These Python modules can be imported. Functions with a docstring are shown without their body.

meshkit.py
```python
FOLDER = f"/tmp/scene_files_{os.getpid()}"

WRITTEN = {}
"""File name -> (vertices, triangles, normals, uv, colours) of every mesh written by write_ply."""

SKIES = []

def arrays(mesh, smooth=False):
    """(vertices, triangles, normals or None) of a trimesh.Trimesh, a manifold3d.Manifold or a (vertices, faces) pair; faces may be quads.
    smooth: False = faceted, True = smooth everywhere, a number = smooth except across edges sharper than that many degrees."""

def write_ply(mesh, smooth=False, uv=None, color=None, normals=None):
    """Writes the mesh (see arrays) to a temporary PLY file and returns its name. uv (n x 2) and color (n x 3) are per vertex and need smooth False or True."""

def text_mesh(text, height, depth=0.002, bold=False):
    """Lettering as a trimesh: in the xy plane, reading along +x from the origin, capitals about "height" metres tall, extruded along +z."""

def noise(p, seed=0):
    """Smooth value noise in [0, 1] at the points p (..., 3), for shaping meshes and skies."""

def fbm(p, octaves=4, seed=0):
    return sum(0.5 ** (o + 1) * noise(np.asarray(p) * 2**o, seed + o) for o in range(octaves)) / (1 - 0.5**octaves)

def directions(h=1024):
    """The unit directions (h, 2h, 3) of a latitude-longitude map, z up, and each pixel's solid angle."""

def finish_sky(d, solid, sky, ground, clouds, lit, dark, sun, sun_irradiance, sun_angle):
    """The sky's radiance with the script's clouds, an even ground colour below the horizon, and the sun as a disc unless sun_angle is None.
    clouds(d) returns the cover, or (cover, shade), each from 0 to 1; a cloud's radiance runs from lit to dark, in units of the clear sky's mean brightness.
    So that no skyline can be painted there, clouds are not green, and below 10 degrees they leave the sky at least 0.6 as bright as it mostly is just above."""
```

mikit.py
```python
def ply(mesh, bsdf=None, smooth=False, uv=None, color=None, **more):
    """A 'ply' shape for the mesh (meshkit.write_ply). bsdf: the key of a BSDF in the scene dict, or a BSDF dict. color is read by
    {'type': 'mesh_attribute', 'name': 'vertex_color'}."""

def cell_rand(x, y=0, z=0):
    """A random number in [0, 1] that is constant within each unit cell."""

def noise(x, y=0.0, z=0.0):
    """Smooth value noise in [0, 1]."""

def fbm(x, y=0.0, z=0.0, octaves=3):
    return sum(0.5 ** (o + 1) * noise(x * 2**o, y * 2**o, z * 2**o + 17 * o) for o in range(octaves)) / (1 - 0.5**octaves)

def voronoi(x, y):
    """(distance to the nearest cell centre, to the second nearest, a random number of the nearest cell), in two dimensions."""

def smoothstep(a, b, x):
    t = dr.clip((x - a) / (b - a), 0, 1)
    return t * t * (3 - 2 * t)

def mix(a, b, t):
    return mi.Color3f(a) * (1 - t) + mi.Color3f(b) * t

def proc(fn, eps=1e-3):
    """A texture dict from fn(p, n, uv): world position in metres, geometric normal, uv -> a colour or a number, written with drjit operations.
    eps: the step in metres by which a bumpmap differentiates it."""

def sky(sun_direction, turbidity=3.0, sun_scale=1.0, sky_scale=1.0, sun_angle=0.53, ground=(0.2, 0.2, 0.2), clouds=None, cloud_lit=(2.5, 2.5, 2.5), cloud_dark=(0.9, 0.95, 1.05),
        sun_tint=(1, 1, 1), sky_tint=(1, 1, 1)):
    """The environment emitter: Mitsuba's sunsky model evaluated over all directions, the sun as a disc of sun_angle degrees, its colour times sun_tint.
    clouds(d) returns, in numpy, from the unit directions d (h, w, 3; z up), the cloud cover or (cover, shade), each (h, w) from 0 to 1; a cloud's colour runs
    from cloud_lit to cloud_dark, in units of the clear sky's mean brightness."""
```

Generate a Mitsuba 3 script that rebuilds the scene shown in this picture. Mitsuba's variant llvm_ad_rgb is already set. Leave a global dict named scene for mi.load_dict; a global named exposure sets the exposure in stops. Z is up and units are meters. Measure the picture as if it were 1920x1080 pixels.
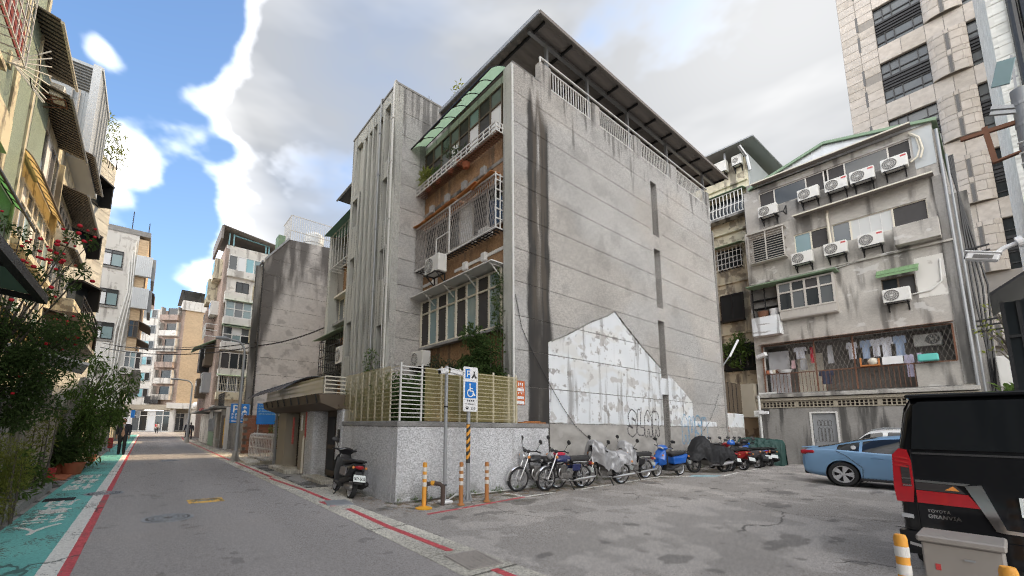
import math, random
import numpy as np, trimesh, drjit as dr, mitsuba as mi, mikit, meshkit
import manifold3d as m3
from shapely import geometry as sg, affinity, ops as sops
from mikit import proc, noise, fbm, voronoi, cell_rand, smoothstep, mix

T = mi.ScalarTransform4f
scene, labels = {}, {}
rnd = random.Random(7)
nrg = np.random.default_rng(7)

# ------------------------------------------------------------------ camera
F_PX, CX, CY = 775.78, 871.87, 687.98                 # of a 1920 x 1080 frame
YAW, PITCH, ROLL = 0.65052, 0.14366, -0.012343
fw = np.array([math.sin(YAW) * math.cos(PITCH), math.cos(YAW) * math.cos(PITCH), math.sin(PITCH)])
rt = np.array([math.cos(YAW), -math.sin(YAW), 0.0])
dn = -np.cross(rt, fw)
rt, dn = math.cos(ROLL) * rt + math.sin(ROLL) * dn, -math.sin(ROLL) * rt + math.cos(ROLL) * dn
cam = np.eye(4)
cam[:3, 0], cam[:3, 1], cam[:3, 2], cam[:3, 3] = -rt, -dn, fw, (0, 0, 1.55)
scene['camera'] = {'type': 'perspective', 'to_world': T(cam), 'fov': math.degrees(2 * math.atan(960 / F_PX)), 'fov_axis': 'x',
                   'principal_point_offset_x': -(CX - 960) / 1920, 'principal_point_offset_y': -(CY - 540) / 1080,
                   'near_clip': 0.05, 'far_clip': 3000.0}
exposure = 3.62

# ------------------------------------------------------------------ sky and sun
SUN = (1.0, -0.035, 0.80)
def clouds(d):
    az = np.degrees(np.arctan2(d[..., 0], d[..., 1]))
    el = np.degrees(np.arcsin(np.clip(d[..., 2], -1, 1)))
    q = d * np.array([3.4, 3.4, 5.5])
    n = meshkit.fbm(q + 3.1, 7, 5)
    fine = meshkit.fbm(d * np.array([11.0, 11.0, 15.0]) + 7.7, 5, 11)
    edge = 2.0 + 0.10 * (el - 30) + 7.0 * (meshkit.fbm(d * 6.0 + 2.0, 4, 21) - 0.5) * 2
    bias = np.tanh((az - edge) / 5.5)
    bias = np.where(az < -60, 0.55, bias)
    bias = np.where(az > 150, 0.75, bias)
    puff = lambda a, e, sa, se: np.exp(-((az - a) / sa) ** 2 - ((el - e) / se) ** 2)
    b = (0.40 * bias + 0.62 * puff(-5.0, 27.5, 3.6, 3.6) + 0.5 * puff(-8.5, 35.0, 2.6, 2.6) + 0.30 * puff(-6, 20, 4, 3) - 0.50 * puff(2.0, 44, 4.5, 8.0) - 0.55 * puff(2.0, 24, 3.0, 5.0)
         - 0.35 * puff(5.0, 31, 2.2, 1.6) + 0.30 * puff(6, 35, 5, 4))
    x = n + b + 0.34 * (fine - 0.5) + 0.16 * (meshkit.fbm(d * np.array([34.0, 34.0, 44.0]), 4, 77) - 0.5)
    cover = np.clip((x - 0.43) / 0.42, 0, 1)
    cover = cover * cover * (3 - 2 * cover)
    thick = np.clip((x - 0.50) / 0.32, 0, 1)
    wisp = meshkit.fbm(d * np.array([2.4, 2.4, 7.0]) + 1.3, 6, 31)
    toward = np.clip((d @ (np.array(SUN) / np.linalg.norm(SUN)) + 0.15) / 0.9, 0, 1)       # grey against the light; unseen clouds behind the camera kept white to brighten the walls
    veil = np.clip((az - 5) / 12, 0, 1) * np.clip((150 - az) / 30, 0, 1) * 0.9          # the even high cloud on the sun's side
    shade = (thick ** .7 * (1 - veil) + veil) * np.clip((0.08 + 0.92 * np.clip(toward * 1.6, 0, 1)) + 0.30 * (wisp - 0.50), 0, 1)
    thin = np.clip(1 - np.abs(az - 27) / 24, 0, 1) * np.clip((meshkit.fbm(d * np.array([2.2, 2.2, 5.0]) + 9.0, 5, 41) - 0.30) / 0.25, 0, 1)
    cover = cover * (1 - 0.50 * thin)
    near_sun = np.exp(-((az - 80) / 20) ** 2 - ((el - 41) / 12) ** 2)
    return cover, shade * (1 - 0.06 * near_sun)
scene['sky'] = mikit.sky(SUN, turbidity=3.0, sun_scale=0.27, sky_scale=0.66, sun_angle=2.5, clouds=clouds,
                         cloud_lit=(7.4, 7.15, 6.8), cloud_dark=(.84, .87, .91), sun_tint=(1.0, 0.94, 0.84))  # lit cloud level raised so the unseen sky behind the camera brightens the scene

# ------------------------------------------------------------------ materials
def bsdf(key, d, two=True):
    scene[key] = {'type': 'twosided', 'bsdf': d} if two else d
    return key
def rgb(c): return {'type': 'rgb', 'value': list(map(float, c))}
def plain(key, c, rough=0.6, metal=0.0, spec=0.5, coat=0.0):
    d = {'type': 'principled', 'base_color': rgb(c), 'roughness': rough, 'metallic': metal}
    if spec != 0.5: d['specular'] = spec
    if coat: d['clearcoat'] = coat; d['clearcoat_gloss'] = 0.95
    return bsdf('mat_' + key, d)
def tex(key, fn, rough=0.8, bump=None, spec=0.3, eps=1e-3):
    d = {'type': 'principled', 'base_color': proc(fn), 'roughness': rough, 'specular': spec}
    if bump: d = {'type': 'bumpmap', 'arbitrary': proc(bump[0], bump[2]), 'scale': bump[1], 'bsdf': d}
    return bsdf('mat_' + key, d)

def lerp3(a, b, t): return mix(a, b, t)
def grain(p, s): return cell_rand(p.x * s, p.y * s + 11.3, p.z * s + 5.1)
def grain2(p, s):
    return 0.5 * noise(p.x * s, p.y * s, p.z * s) + 0.5 * noise(p.x * s * 2.3 + 9, p.y * s * 2.3, p.z * s * 2.3)
def streak(p, s, zs):        # drips: fast across, slow down the wall
    return fbm(p.x * s, p.y * s, p.z * zs, 4)

def m_pebble(p, n, uv):      # washed pebble finish of the main block, with its mould drips
    g = grain2(p, 26.0)
    big = fbm(p.x * .5, p.y * .5, p.z * .7, 4)
    c = mix((0.30, 0.293, 0.282), (0.46, 0.449, 0.434), smoothstep(0.18, 0.82, g))
    c = c * (0.80 + 0.42 * big)
    c = mix(c, c * mi.Color3f(1.03, 1.0, 0.965), smoothstep(.42, .6, fbm(p.x * .25 + 3, p.y * .25, p.z * .3, 4)))
    c = mix(c, c * .80, smoothstep(.56, .66, fbm(p.x * 1.7, p.y * 1.7, p.z * 1.2 + 5, 5)) * .7)
    drip = streak(p, 7.0, .28)
    length = 0.2 + 3.4 * dr.square(fbm(p.x * 1.9, p.y * 1.9, 3.0, 3))
    run = smoothstep(0.50, 0.66, drip) * smoothstep(0.0, 0.5, p.z - (12.6 - length))
    c = mix(c, (0.07, 0.067, 0.065), 0.6 * run)
    # two dark mould runs with a pale limescale run between them
    w = 0.05 * (noise(p.z * 1.3, p.x * 2, 1) - .5) + 0.10 * (fbm(p.x * 5, p.y * 5, p.z * 1.1, 3) - .5)
    xx = p.x + w + 0.012 * (11.0 - p.z) * 0.5
    front = dr.select(p.y < 8.1, 1.0, 0.0)
    a1 = smoothstep(.27, .12, dr.abs(xx - 8.56)) + smoothstep(.25, .11, dr.abs(xx - 9.10))
    mid = smoothstep(.40, .2, dr.abs(xx - 8.87))
    ends = smoothstep(12.7, 11.6, p.z + 1.2 * noise(p.x * 6, 3, 0))
    patch = 0.80 + 0.5 * fbm(p.x * 9, p.y * 4, p.z * 2.2, 4)
    c = mix(c, (0.030, 0.029, 0.028), dr.clip(front * ends * a1 * patch, 0, .94))
    c = mix(c, (0.10, 0.085, 0.07), dr.clip(front * ends * mid * 0.95 * smoothstep(.15, .6, fbm(p.x * 14, 1, p.z * .9, 3)), 0, .8))
    foot = smoothstep(5.6, 4.5, p.z + .8 * noise(p.x * 5, 0, p.z)) * smoothstep(.62, .38, dr.abs(p.x - 8.86)) * front
    c = mix(c, (0.045, 0.042, 0.04), dr.clip(foot * (0.45 + 0.8 * fbm(p.x * 4, 0, p.z * 2, 4)), 0, .9))
    return c
tex('pebble', m_pebble, .9)

def m_granite(p, n, uv):
    g = grain2(p, 44.0)
    c = mix((0.34, 0.343, 0.35), (0.74, 0.745, 0.76), smoothstep(.2, .8, g))
    low = fbm(p.x * 2.2, p.y * 2.2, p.z * .8, 4)
    dirt = smoothstep(.48, .75, streak(p, 5.0, .5)) * 0.5
    c = c * (0.8 + .36 * low)
    c = mix(c, (0.13, 0.12, 0.105), dirt * .5)
    splash = smoothstep(.50, .62, fbm(p.x * 3, p.y * 3, p.z * 5, 4)) * smoothstep(.55, .1, p.z + .5 * noise(p.x * 4, p.y * 4, 0))
    c = mix(c, (.10, .10, .065), .7 * splash)
    return c
tex('granite', m_granite, .75)

def m_coping(p, n, uv):
    g = grain2(p, 34.0); low = fbm(p.x * 3, p.y * 3, p.z * 3, 3)
    return mix((0.16, 0.155, 0.15), (0.36, 0.355, 0.345), g) * (.65 + .6 * low)
tex('coping', m_coping, .85)

def m_finwall(p, n, uv):     # pale painted render of the stair tower front
    low = fbm(p.x * 1.2, p.y * 1.2, p.z * .5, 4); g = grain2(p, 20.0)
    c = mix((0.36, 0.365, 0.335), (0.50, 0.495, 0.455), low) * (.86 + .22 * g)
    return mix(c, (0.10, 0.095, 0.09), .7 * smoothstep(.55, .75, streak(p, 9.0, .35)))
tex('finwall', m_finwall, .85)

def m_mosaic(p, n, uv):      # small orange-brown mosaic tiles
    t = cell_rand(p.y * 22, p.z * 22, p.x * 22)
    c = mix((0.22, 0.125, 0.062), (0.34, 0.20, 0.105), t)
    joint = dr.maximum(smoothstep(.40, .48, dr.abs(p.y * 22 - dr.floor(p.y * 22) - .5)), smoothstep(.40, .48, dr.abs(p.z * 22 - dr.floor(p.z * 22) - .5)))
    c = mix(c, (.20, .15, .11), .5 * joint)
    return mix(c, (.07, .055, .045), .6 * smoothstep(.5, .72, streak(p, 6.0, .5)))
tex('mosaic', m_mosaic, .6)

def m_oldplaster(p, n, uv):  # whitewash left by a demolished house
    low = fbm(p.x * 1.1, p.y, p.z * 1.3, 5); mid = fbm(p.x * 6, p.y, p.z * 5, 4)
    c = mix((0.62, 0.655, 0.68), (0.76, 0.775, 0.785), low)
    c = mix(c, (0.58, 0.55, 0.49), .4 * smoothstep(.54, .66, fbm(p.x * .9 + 4, 2, p.z * 1.5, 4)))
    c = mix(c, (0.27, 0.25, 0.235), .8 * smoothstep(.58, .70, mid) * smoothstep(.42, .6, low))
    c = mix(c, (0.22, 0.21, 0.20), .7 * smoothstep(.55, .75, streak(p, 5.0, .4)))
    base = smoothstep(1.72, 1.66, p.z + .10 * (fbm(p.x * 5, 0, 2, 3) - .5))
    c = mix(c, mix((0.26, 0.245, 0.225), (0.50, 0.48, 0.45), fbm(p.x * 2.5, 0, p.z * 4, 4)), base)
    chip = smoothstep(.66, .70, fbm(p.x * 2.6, 1, p.z * 2.2, 5))
    return mix(c, (0.42, 0.40, 0.38), .7 * chip)
tex('oldplaster', m_oldplaster, .9)

def m_concrete(p, n, uv):    # old stained concrete of the rear block
    low = fbm(p.x * .8, p.y * .8, p.z * .9, 5); g = grain2(p, 15.0)
    c = mix((0.31, 0.29, 0.262), (0.53, 0.505, 0.465), low) * (.84 + .28 * g)
    c = mix(c, (0.085, 0.08, 0.075), .75 * smoothstep(.50, .70, streak(p, 3.2, .35)))
    c = mix(c, (0.55, 0.54, 0.52), .6 * smoothstep(.62, .68, fbm(p.x, p.y * 1.7 + 5, p.z * 2.1, 4)))
    return c
tex('concrete', m_concrete, .9)

def m_darkconc(p, n, uv):
    low = fbm(p.x * .9, p.y * .9, p.z * .6, 5); g = grain2(p, 16.0)
    c = mix((0.17, 0.163, 0.152), (0.37, 0.355, 0.335), low) * (.82 + .3 * g)
    return mix(c, (0.045, 0.044, 0.042), .8 * smoothstep(.45, .66, streak(p, 4.0, .3)))
tex('darkconc', m_darkconc, .92)

def m_greywall(p, n, uv):    # end wall of the next block, mouldy under its parapet
    low = fbm(p.x * .5, p.y * .5, p.z * .6, 5); g = grain2(p, 12.0)
    c = mix((0.44, 0.42, 0.405), (0.62, 0.595, 0.575), low) * (.84 + .3 * g)
    drip = fbm(p.x * 1.6, 0, p.z * .22, 4)
    reach = 2.0 + 8.0 * dr.square(fbm(p.x * 1.1, 5, 0, 3))
    run = smoothstep(.30, .56, drip) * smoothstep(-.8, .9, p.z - (13.2 - reach))
    c = mix(c, (0.065, 0.06, 0.058), .85 * run)
    return mix(c, (.15, .14, .135), .35 * smoothstep(.56, .68, fbm(p.x * 1.9, 3, p.z * 1.7, 5)))
tex('greywall', m_greywall, .92)

def m_whitewall(p, n, uv):   # white paint, peeled and dirty
    low = fbm(p.x * .6, p.y * .6, p.z * .6, 4); mid = fbm(p.x * 3.1, p.y * 3.1, p.z * 2.4, 4)
    c = mix((0.54, 0.52, 0.48), (0.70, 0.685, 0.65), low)
    c = mix(c, (0.36, 0.335, 0.30), .6 * smoothstep(.63, .70, mid))
    return mix(c, (0.25, 0.23, 0.21), .7 * smoothstep(.54, .74, streak(p, 3.0, .3)))
tex('whitewall', m_whitewall, .85)

def m_creamwall(p, n, uv):
    low = fbm(p.x * .7, p.y * .7, p.z * .7, 4)
    c = mix((0.50, 0.45, 0.33), (0.62, 0.575, 0.44), low)
    c = mix(c, (0.22, 0.185, 0.14), .8 * smoothstep(.54, .66, fbm(p.x * 3, p.y * 3, p.z * 2.1, 4)))
    return mix(c, (0.15, 0.135, 0.115), .8 * smoothstep(.52, .72, streak(p, 3.0, .35)))
tex('creamwall', m_creamwall, .9)

def m_beigetile(p, n, uv):   # far tiled wall: tiles too small to tell apart
    c = mix((0.44, 0.32, 0.20), (0.56, 0.425, 0.275), cell_rand(p.x * 4, p.y * 4, p.z * 9))
    return c * (.85 + .3 * fbm(p.x * .4, p.y * .4, p.z * .4, 3))
tex('beigetile', m_beigetile, .7)

def m_pinktile(p, n, uv):
    c = mix((0.30, 0.225, 0.19), (0.40, 0.32, 0.275), cell_rand(p.x * 5, p.y * 5, p.z * 10))
    return mix(c, (.14, .12, .11), .6 * smoothstep(.52, .72, streak(p, 2.0, .3)))
tex('pinktile', m_pinktile, .75)

def m_greentile(p, n, uv):   # narrow sage green tiles
    a, b = p.y * 18, p.z * 34
    c = mix((0.20, 0.255, 0.195), (0.29, 0.35, 0.275), cell_rand(a, b, 2))
    j = dr.maximum(smoothstep(.36, .48, dr.abs(a - dr.floor(a) - .5)), smoothstep(.30, .46, dr.abs(b - dr.floor(b) - .5)))
    return mix(c, (.24, .26, .21), .6 * j) * (.8 + .35 * fbm(p.x, p.y * .9, p.z * .5, 4))
tex('greentile', m_greentile, .55)

def m_slats(p, n, uv):
    c = mix((0.46, 0.455, 0.42), (0.60, 0.595, 0.555), cell_rand(p.y * 1.2, p.z * 8, p.x * 1.2))
    return c * (.8 + .35 * fbm(p.x * 2, p.y * 1.5, p.z * 2, 4))
tex('whitetile', m_slats, .6)

def m_towerstone(p, n, uv):
    k = fbm(p.x * 3, p.y * 3, p.z * 3, 3)
    return mix((0.45, 0.405, 0.355), (0.59, 0.54, 0.485), k) * (.92 + .14 * grain2(p, 6.0))
tex('towerstone', m_towerstone, .75)
def m_towerstone2(p, n, uv): return m_towerstone(p, n, uv) * mi.Color3f(.93, .92, .90)
tex('towerstone_b', m_towerstone2, .75)
def m_towerstone3(p, n, uv): return m_towerstone(p, n, uv) * mi.Color3f(1.05, 1.04, 1.03)
tex('towerstone_c', m_towerstone3, .75)

def asphalt_grain(p):
    return 0.55 * noise(p.x * 75, p.y * 75) + .45 * cell_rand(p.x * 120, p.y * 120)
def m_road(p, n, uv):
    g = asphalt_grain(p)
    low = fbm(p.x * .5, p.y * .18, 0, 4)
    wheel = smoothstep(.55, .2, dr.abs(dr.abs(p.x - 1.3) - .8))
    c = mix((0.185, 0.172, 0.165), (0.39, 0.366, 0.354), g) * (.86 + .26 * low)
    c = mix(c, c * .86, .5 * wheel)
    spots = smoothstep(.74, .80, noise(p.x * 3.1, p.y * 3.1 + 4)) * smoothstep(.5, .62, noise(p.x * 11, p.y * 11))
    return mix(c, (0.08, 0.077, 0.075), .35 * spots)
tex('road', m_road, .8, (lambda p, n, uv: noise(p.x * 70, p.y * 70), .003, 3e-3), .35)

def m_lot(p, n, uv):
    g = asphalt_grain(p)
    low = fbm(p.x * .45, p.y * .45, 0, 5)
    mid = fbm(p.x * 1.9, p.y * 1.9, 3, 4)
    c = mix((0.155, 0.144, 0.134), (0.395, 0.368, 0.343), g) * (.76 + .45 * low)
    c = mix(c, c * 1.28, smoothstep(.50, .60, mid))
    c = mix(c, (0.065, 0.062, 0.06), .5 * smoothstep(.665, .72, fbm(p.x * .9 + 7.3, p.y * 1.9 + 2, 9, 6)))
    oil = smoothstep(.72, .80, fbm(p.x * 2.3 + 1, p.y * 2.3, 6, 4)); c = mix(c, (0.07, 0.067, 0.064), .5 * oil)
    wx, wy = p.x + .5 * fbm(p.x * 2.1, p.y * 2.1, 1, 3), p.y + .5 * fbm(p.x * 2.1 + 5, p.y * 2.1, 2, 3)
    d1, d2, _ = voronoi(wx * .30, wy * .30)
    crack = smoothstep(.011, .003, d2 - d1) * smoothstep(.46, .58, fbm(p.x * .5 + 3, p.y * .5, 7, 3))
    c = mix(c, (0.05, 0.047, 0.044), .8 * crack)
    near_wall = smoothstep(6.2, 7.3, p.y + .6 * (mid - .5)) * smoothstep(3.4, 4.2, p.x)
    moss = smoothstep(.52, .66, fbm(p.x * 3.1, p.y * 3.1, 4, 4)) * near_wall
    c = mix(c, (0.045, 0.050, 0.028), .8 * moss)
    return mix(c, (0.19, 0.14, 0.085), .8 * near_wall * smoothstep(.66, .72, noise(p.x * 13, p.y * 13)) )
tex('lot', m_lot, .85, (lambda p, n, uv: noise(p.x * 60, p.y * 60), .004, 3e-3), .3)

def m_gutter(p, n, uv):
    g = cell_rand(p.x * 55, p.y * 55); g2 = noise(p.x * 42, p.y * 42)
    low = fbm(p.x * 1.3, p.y * .7, 0, 4)
    c = mix((0.24, 0.226, 0.195), (0.66, 0.63, 0.555), .45 * g + .55 * g2)
    c = c * (.62 + .7 * low)
    joint = smoothstep(.012, .004, dr.abs(p.y / 2.4 - dr.floor(p.y / 2.4) - .5))
    far = smoothstep(9.5, 13, p.y)
    c = mix(c, (0.06, 0.055, 0.045), .8 * joint)
    return mix(c, c * mi.Color3f(.62, .58, .50), .7 * far * smoothstep(.35, .6, fbm(p.x * 2.2, p.y * 1.3, 2, 4)))
tex('gutter', m_gutter, .9)

def worn(c, under, p, k=.64):
    w = smoothstep(k, k + .07, .6 * fbm(p.x * 3, p.y * 2, 2, 4) + .4 * noise(p.x * 40, p.y * 40))
    cr = smoothstep(.020, .006, dr.abs(fbm(p.x * 1.1 + 2, p.y * .8, 5, 5) - .5)) * smoothstep(.45, .6, noise(p.x * .9, p.y * .9 + 3))
    return mix(mix(c, under, w), (.045, .06, .055), .75 * cr)
def m_green(p, n, uv):
    c = mix((0.12, 0.37, 0.34), (0.18, 0.48, 0.44), fbm(p.x * 1.5, p.y * .8, 0, 4)) * (.86 + .26 * noise(p.x * 60, p.y * 60))
    return worn(c, (.11, .16, .14), p, .62)
tex('greenpaint', m_green, .7)
def m_whitepaint(p, n, uv):
    return worn(mi.Color3f(.66, .65, .61) * (.82 + .3 * noise(p.x * 50, p.y * 50)), (.25, .24, .22), p, .66)
tex('whitepaint', m_whitepaint, .7)
def m_redpaint(p, n, uv):
    return worn(mi.Color3f(.50, .085, .095) * (.8 + .4 * noise(p.x * 40, p.y * 40)), (.2, .15, .13), p, .64)
tex('redpaint', m_redpaint, .7)
def m_orangepaint(p, n, uv):
    return worn(mi.Color3f(.74, .44, .10), (.22, .20, .18), p, .68)
tex('orangepaint', m_orangepaint, .7)

plain('stonejoint', (.30, .275, .245), .9)
plain('darkmetal', (.035, .035, .037), .45, .6)
plain('rust', (.16, .075, .045), .85)
plain('steel', (.42, .43, .44), .38, .85)
plain('greymetal', (.30, .31, .32), .5, .3)
plain('whitemetal', (.62, .61, .585), .5)
plain('chrome', (.75, .75, .75), .12, 1.0)
plain('gratebar', (.34, .31, .285), .6, .2)
plain('creamframe', (.60, .555, .46), .5)
plain('alum', (.50, .47, .43), .45, .4)
plain('black', (.014, .014, .015), .4)
plain('rubber', (.022, .022, .023), .85)
plain('interior', (.24, .23, .215), .9)
plain('screen', (.045, .042, .042), .7)
plain('glassdark', (.022, .027, .03), .05, 0, .6)
plain('glassteal', (.20, .285, .30), .12, 0, .6)
plain('glassgrey', (.11, .12, .125), .10, 0, .6)
plain('glassblue', (.22, .42, .47), .12, 0, .6)
plain('curtain', (.66, .67, .68), .75)
plain('blind', (.50, .51, .50), .5)
plain('acwhite', (.62, .61, .575), .45)
plain('acgrille', (.13, .125, .12), .6)
plain('redlabel', (.45, .05, .05), .5)
plain('wire', (.03, .03, .032), .6)
plain('whitepipe', (.60, .595, .57), .45)
plain('galv', (.34, .35, .36), .55, .35)
plain('white', (.72, .72, .72), .4)
plain('signblue', (.012, .16, .52), .4)
plain('signwhite', (.74, .74, .74), .4)
plain('signblack', (.03, .03, .03), .5)
plain('orange', (.74, .34, .05), .55)
plain('yellow', (.72, .36, .03), .55)
plain('reflect', (.66, .64, .60), .35)
plain('orangeplate', (.52, .13, .045), .6)
plain('corrugated', (.20, .18, .165), .75, .1)
plain('corr_top', (.20, .195, .19), .6, .3)
plain('greensheet', (.20, .29, .19), .6)
plain('tealtank', (.30, .40, .42), .5)
plain('brownmetal', (.115, .088, .062), .6, .2)
plain('beigewall', (.34, .30, .235), .85)
plain('orangerust', (.42, .16, .05), .85)
def film(key, c, tr, rough=.5):      # translucent sheeting
    scene['mat_' + key] = {'type': 'principledthin', 'base_color': rgb(c), 'roughness': rough, 'diff_trans': tr, 'spec_trans': 0.0, 'eta': 1.4}
film('greenfilm', (.52, .72, .50), 1.15)
film('yellowfilm', (.72, .55, .26), 1.0)
film('greenawn', (.16, .42, .16), 1.0)
scene['mat_meshfilm'] = {'type': 'mask', 'opacity': 0.30, 'bsdf': {'type': 'twosided', 'bsdf': {'type': 'diffuse', 'reflectance': {'type': 'rgb', 'value': [.56, .47, .22]}}}}   # open-weave netting
film('clearfilm', (.22, .30, .24), 1.2, .3)
film('towel', (.60, .60, .62), .6, .9)

# ------------------------------------------------------------------ names
def numbered(k):
    if k not in scene and k not in taken: taken.add(k); return k
    i = 1
    while f'{k}_{i:03d}' in scene or f'{k}_{i:03d}' in taken: i += 1
    k = f'{k}_{i:03d}'; taken.add(k); return k
taken = set()
def thing(name, label, cat, group=None):
    k = numbered(name); labels[k] = {'label': label, 'category': cat}
    if group: labels[k]['group'] = group
    return k
def put(parent, name, mesh, mat, smooth=False, label=None, stuff=False):
    if isinstance(mesh, (list, tuple)) and not (len(mesh) == 2 and isinstance(mesh[0], np.ndarray)): mesh = cat(mesh)
    k = numbered(f'{parent}__{name}')
    scene[k] = mikit.ply(mesh, 'mat_' + mat, smooth=smooth)
    if label or stuff:
        labels[k] = {}
        if label: labels[k]['label'] = label
        if stuff: labels[k]['kind'] = 'stuff'
    return k
def struct(name, mesh, mat, label=None, smooth=False):
    if isinstance(mesh, (list, tuple)): mesh = cat(mesh)
    k = numbered(name); scene[k] = mikit.ply(mesh, 'mat_' + mat, smooth=smooth)
    labels[k] = {'kind': 'structure', **({'label': label} if label else {})}
    return k
def single(name, mesh, mat, label, cat_, group=None, smooth=False, stuff=False):
    if isinstance(mesh, (list, tuple)): mesh = cat(mesh)
    k = thing(name, label, cat_, group); scene[k] = mikit.ply(mesh, 'mat_' + mat, smooth=smooth)
    if stuff: labels[k]['kind'] = 'stuff'
    return k
def copy_thing(src, M, label, group=None, swap=None):
    """The thing src and its parts again under the next number, moved by M."""
    base = src.split('_0')[0] if src[-3:].isdigit() else src
    k = numbered(base); g = group or labels[src].get('group')
    labels[k] = {'label': label, 'category': labels[src]['category'], **({'group': g} if g else {})}
    for key in [q for q in scene if q == src or q.startswith(src + '__')]:
        d = dict(scene[key]); d['to_world'] = T(M) @ d['to_world'] if 'to_world' in d else T(M)
        if swap:
            part = key[len(src) + 2:].split('_0')[0]
            if part in swap: d['bsdf'] = {'type': 'ref', 'id': 'mat_' + swap[part]}
        scene[k + key[len(src):]] = d
    return k
# ------------------------------------------------------------------ geometry
def cat(ms):
    ms = [m for m in ms if m is not None]
    return trimesh.util.concatenate(ms) if len(ms) > 1 else ms[0]
BOXF = np.array([[0,1,3],[0,3,2],[4,6,7],[4,7,5],[0,4,5],[0,5,1],[2,3,7],[2,7,6],[0,2,6],[0,6,4],[1,5,7],[1,7,3]])
def box(x0, x1, y0, y1, z0, z1, b=0):
    x0, x1 = sorted((x0, x1)); y0, y1 = sorted((y0, y1)); z0, z1 = sorted((z0, z1))
    if b:
        pts = [(x, y, z) for s in range(3) for x in ((x0, x1) if s == 0 else (x0 + b, x1 - b)) for y in ((y0, y1) if s == 1 else (y0 + b, y1 - b)) for z in ((z0, z1) if s == 2 else (z0 + b, z1 - b))]
        return man(m3.Manifold.hull_points(np.array(pts, np.float64)))
    v = np.array([(x, y, z) for x in (x0, x1) for y in (y0, y1) for z in (z0, z1)], float)
    return trimesh.Trimesh(v, BOXF, process=False)
def man(m):
    q = m.to_mesh(); return trimesh.Trimesh(np.array(q.vert_properties[:, :3], float), np.array(q.tri_verts), process=False)
def tomf(t): return m3.Manifold(m3.Mesh(np.asarray(t.vertices, np.float32), np.asarray(t.faces, np.uint32)))
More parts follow.
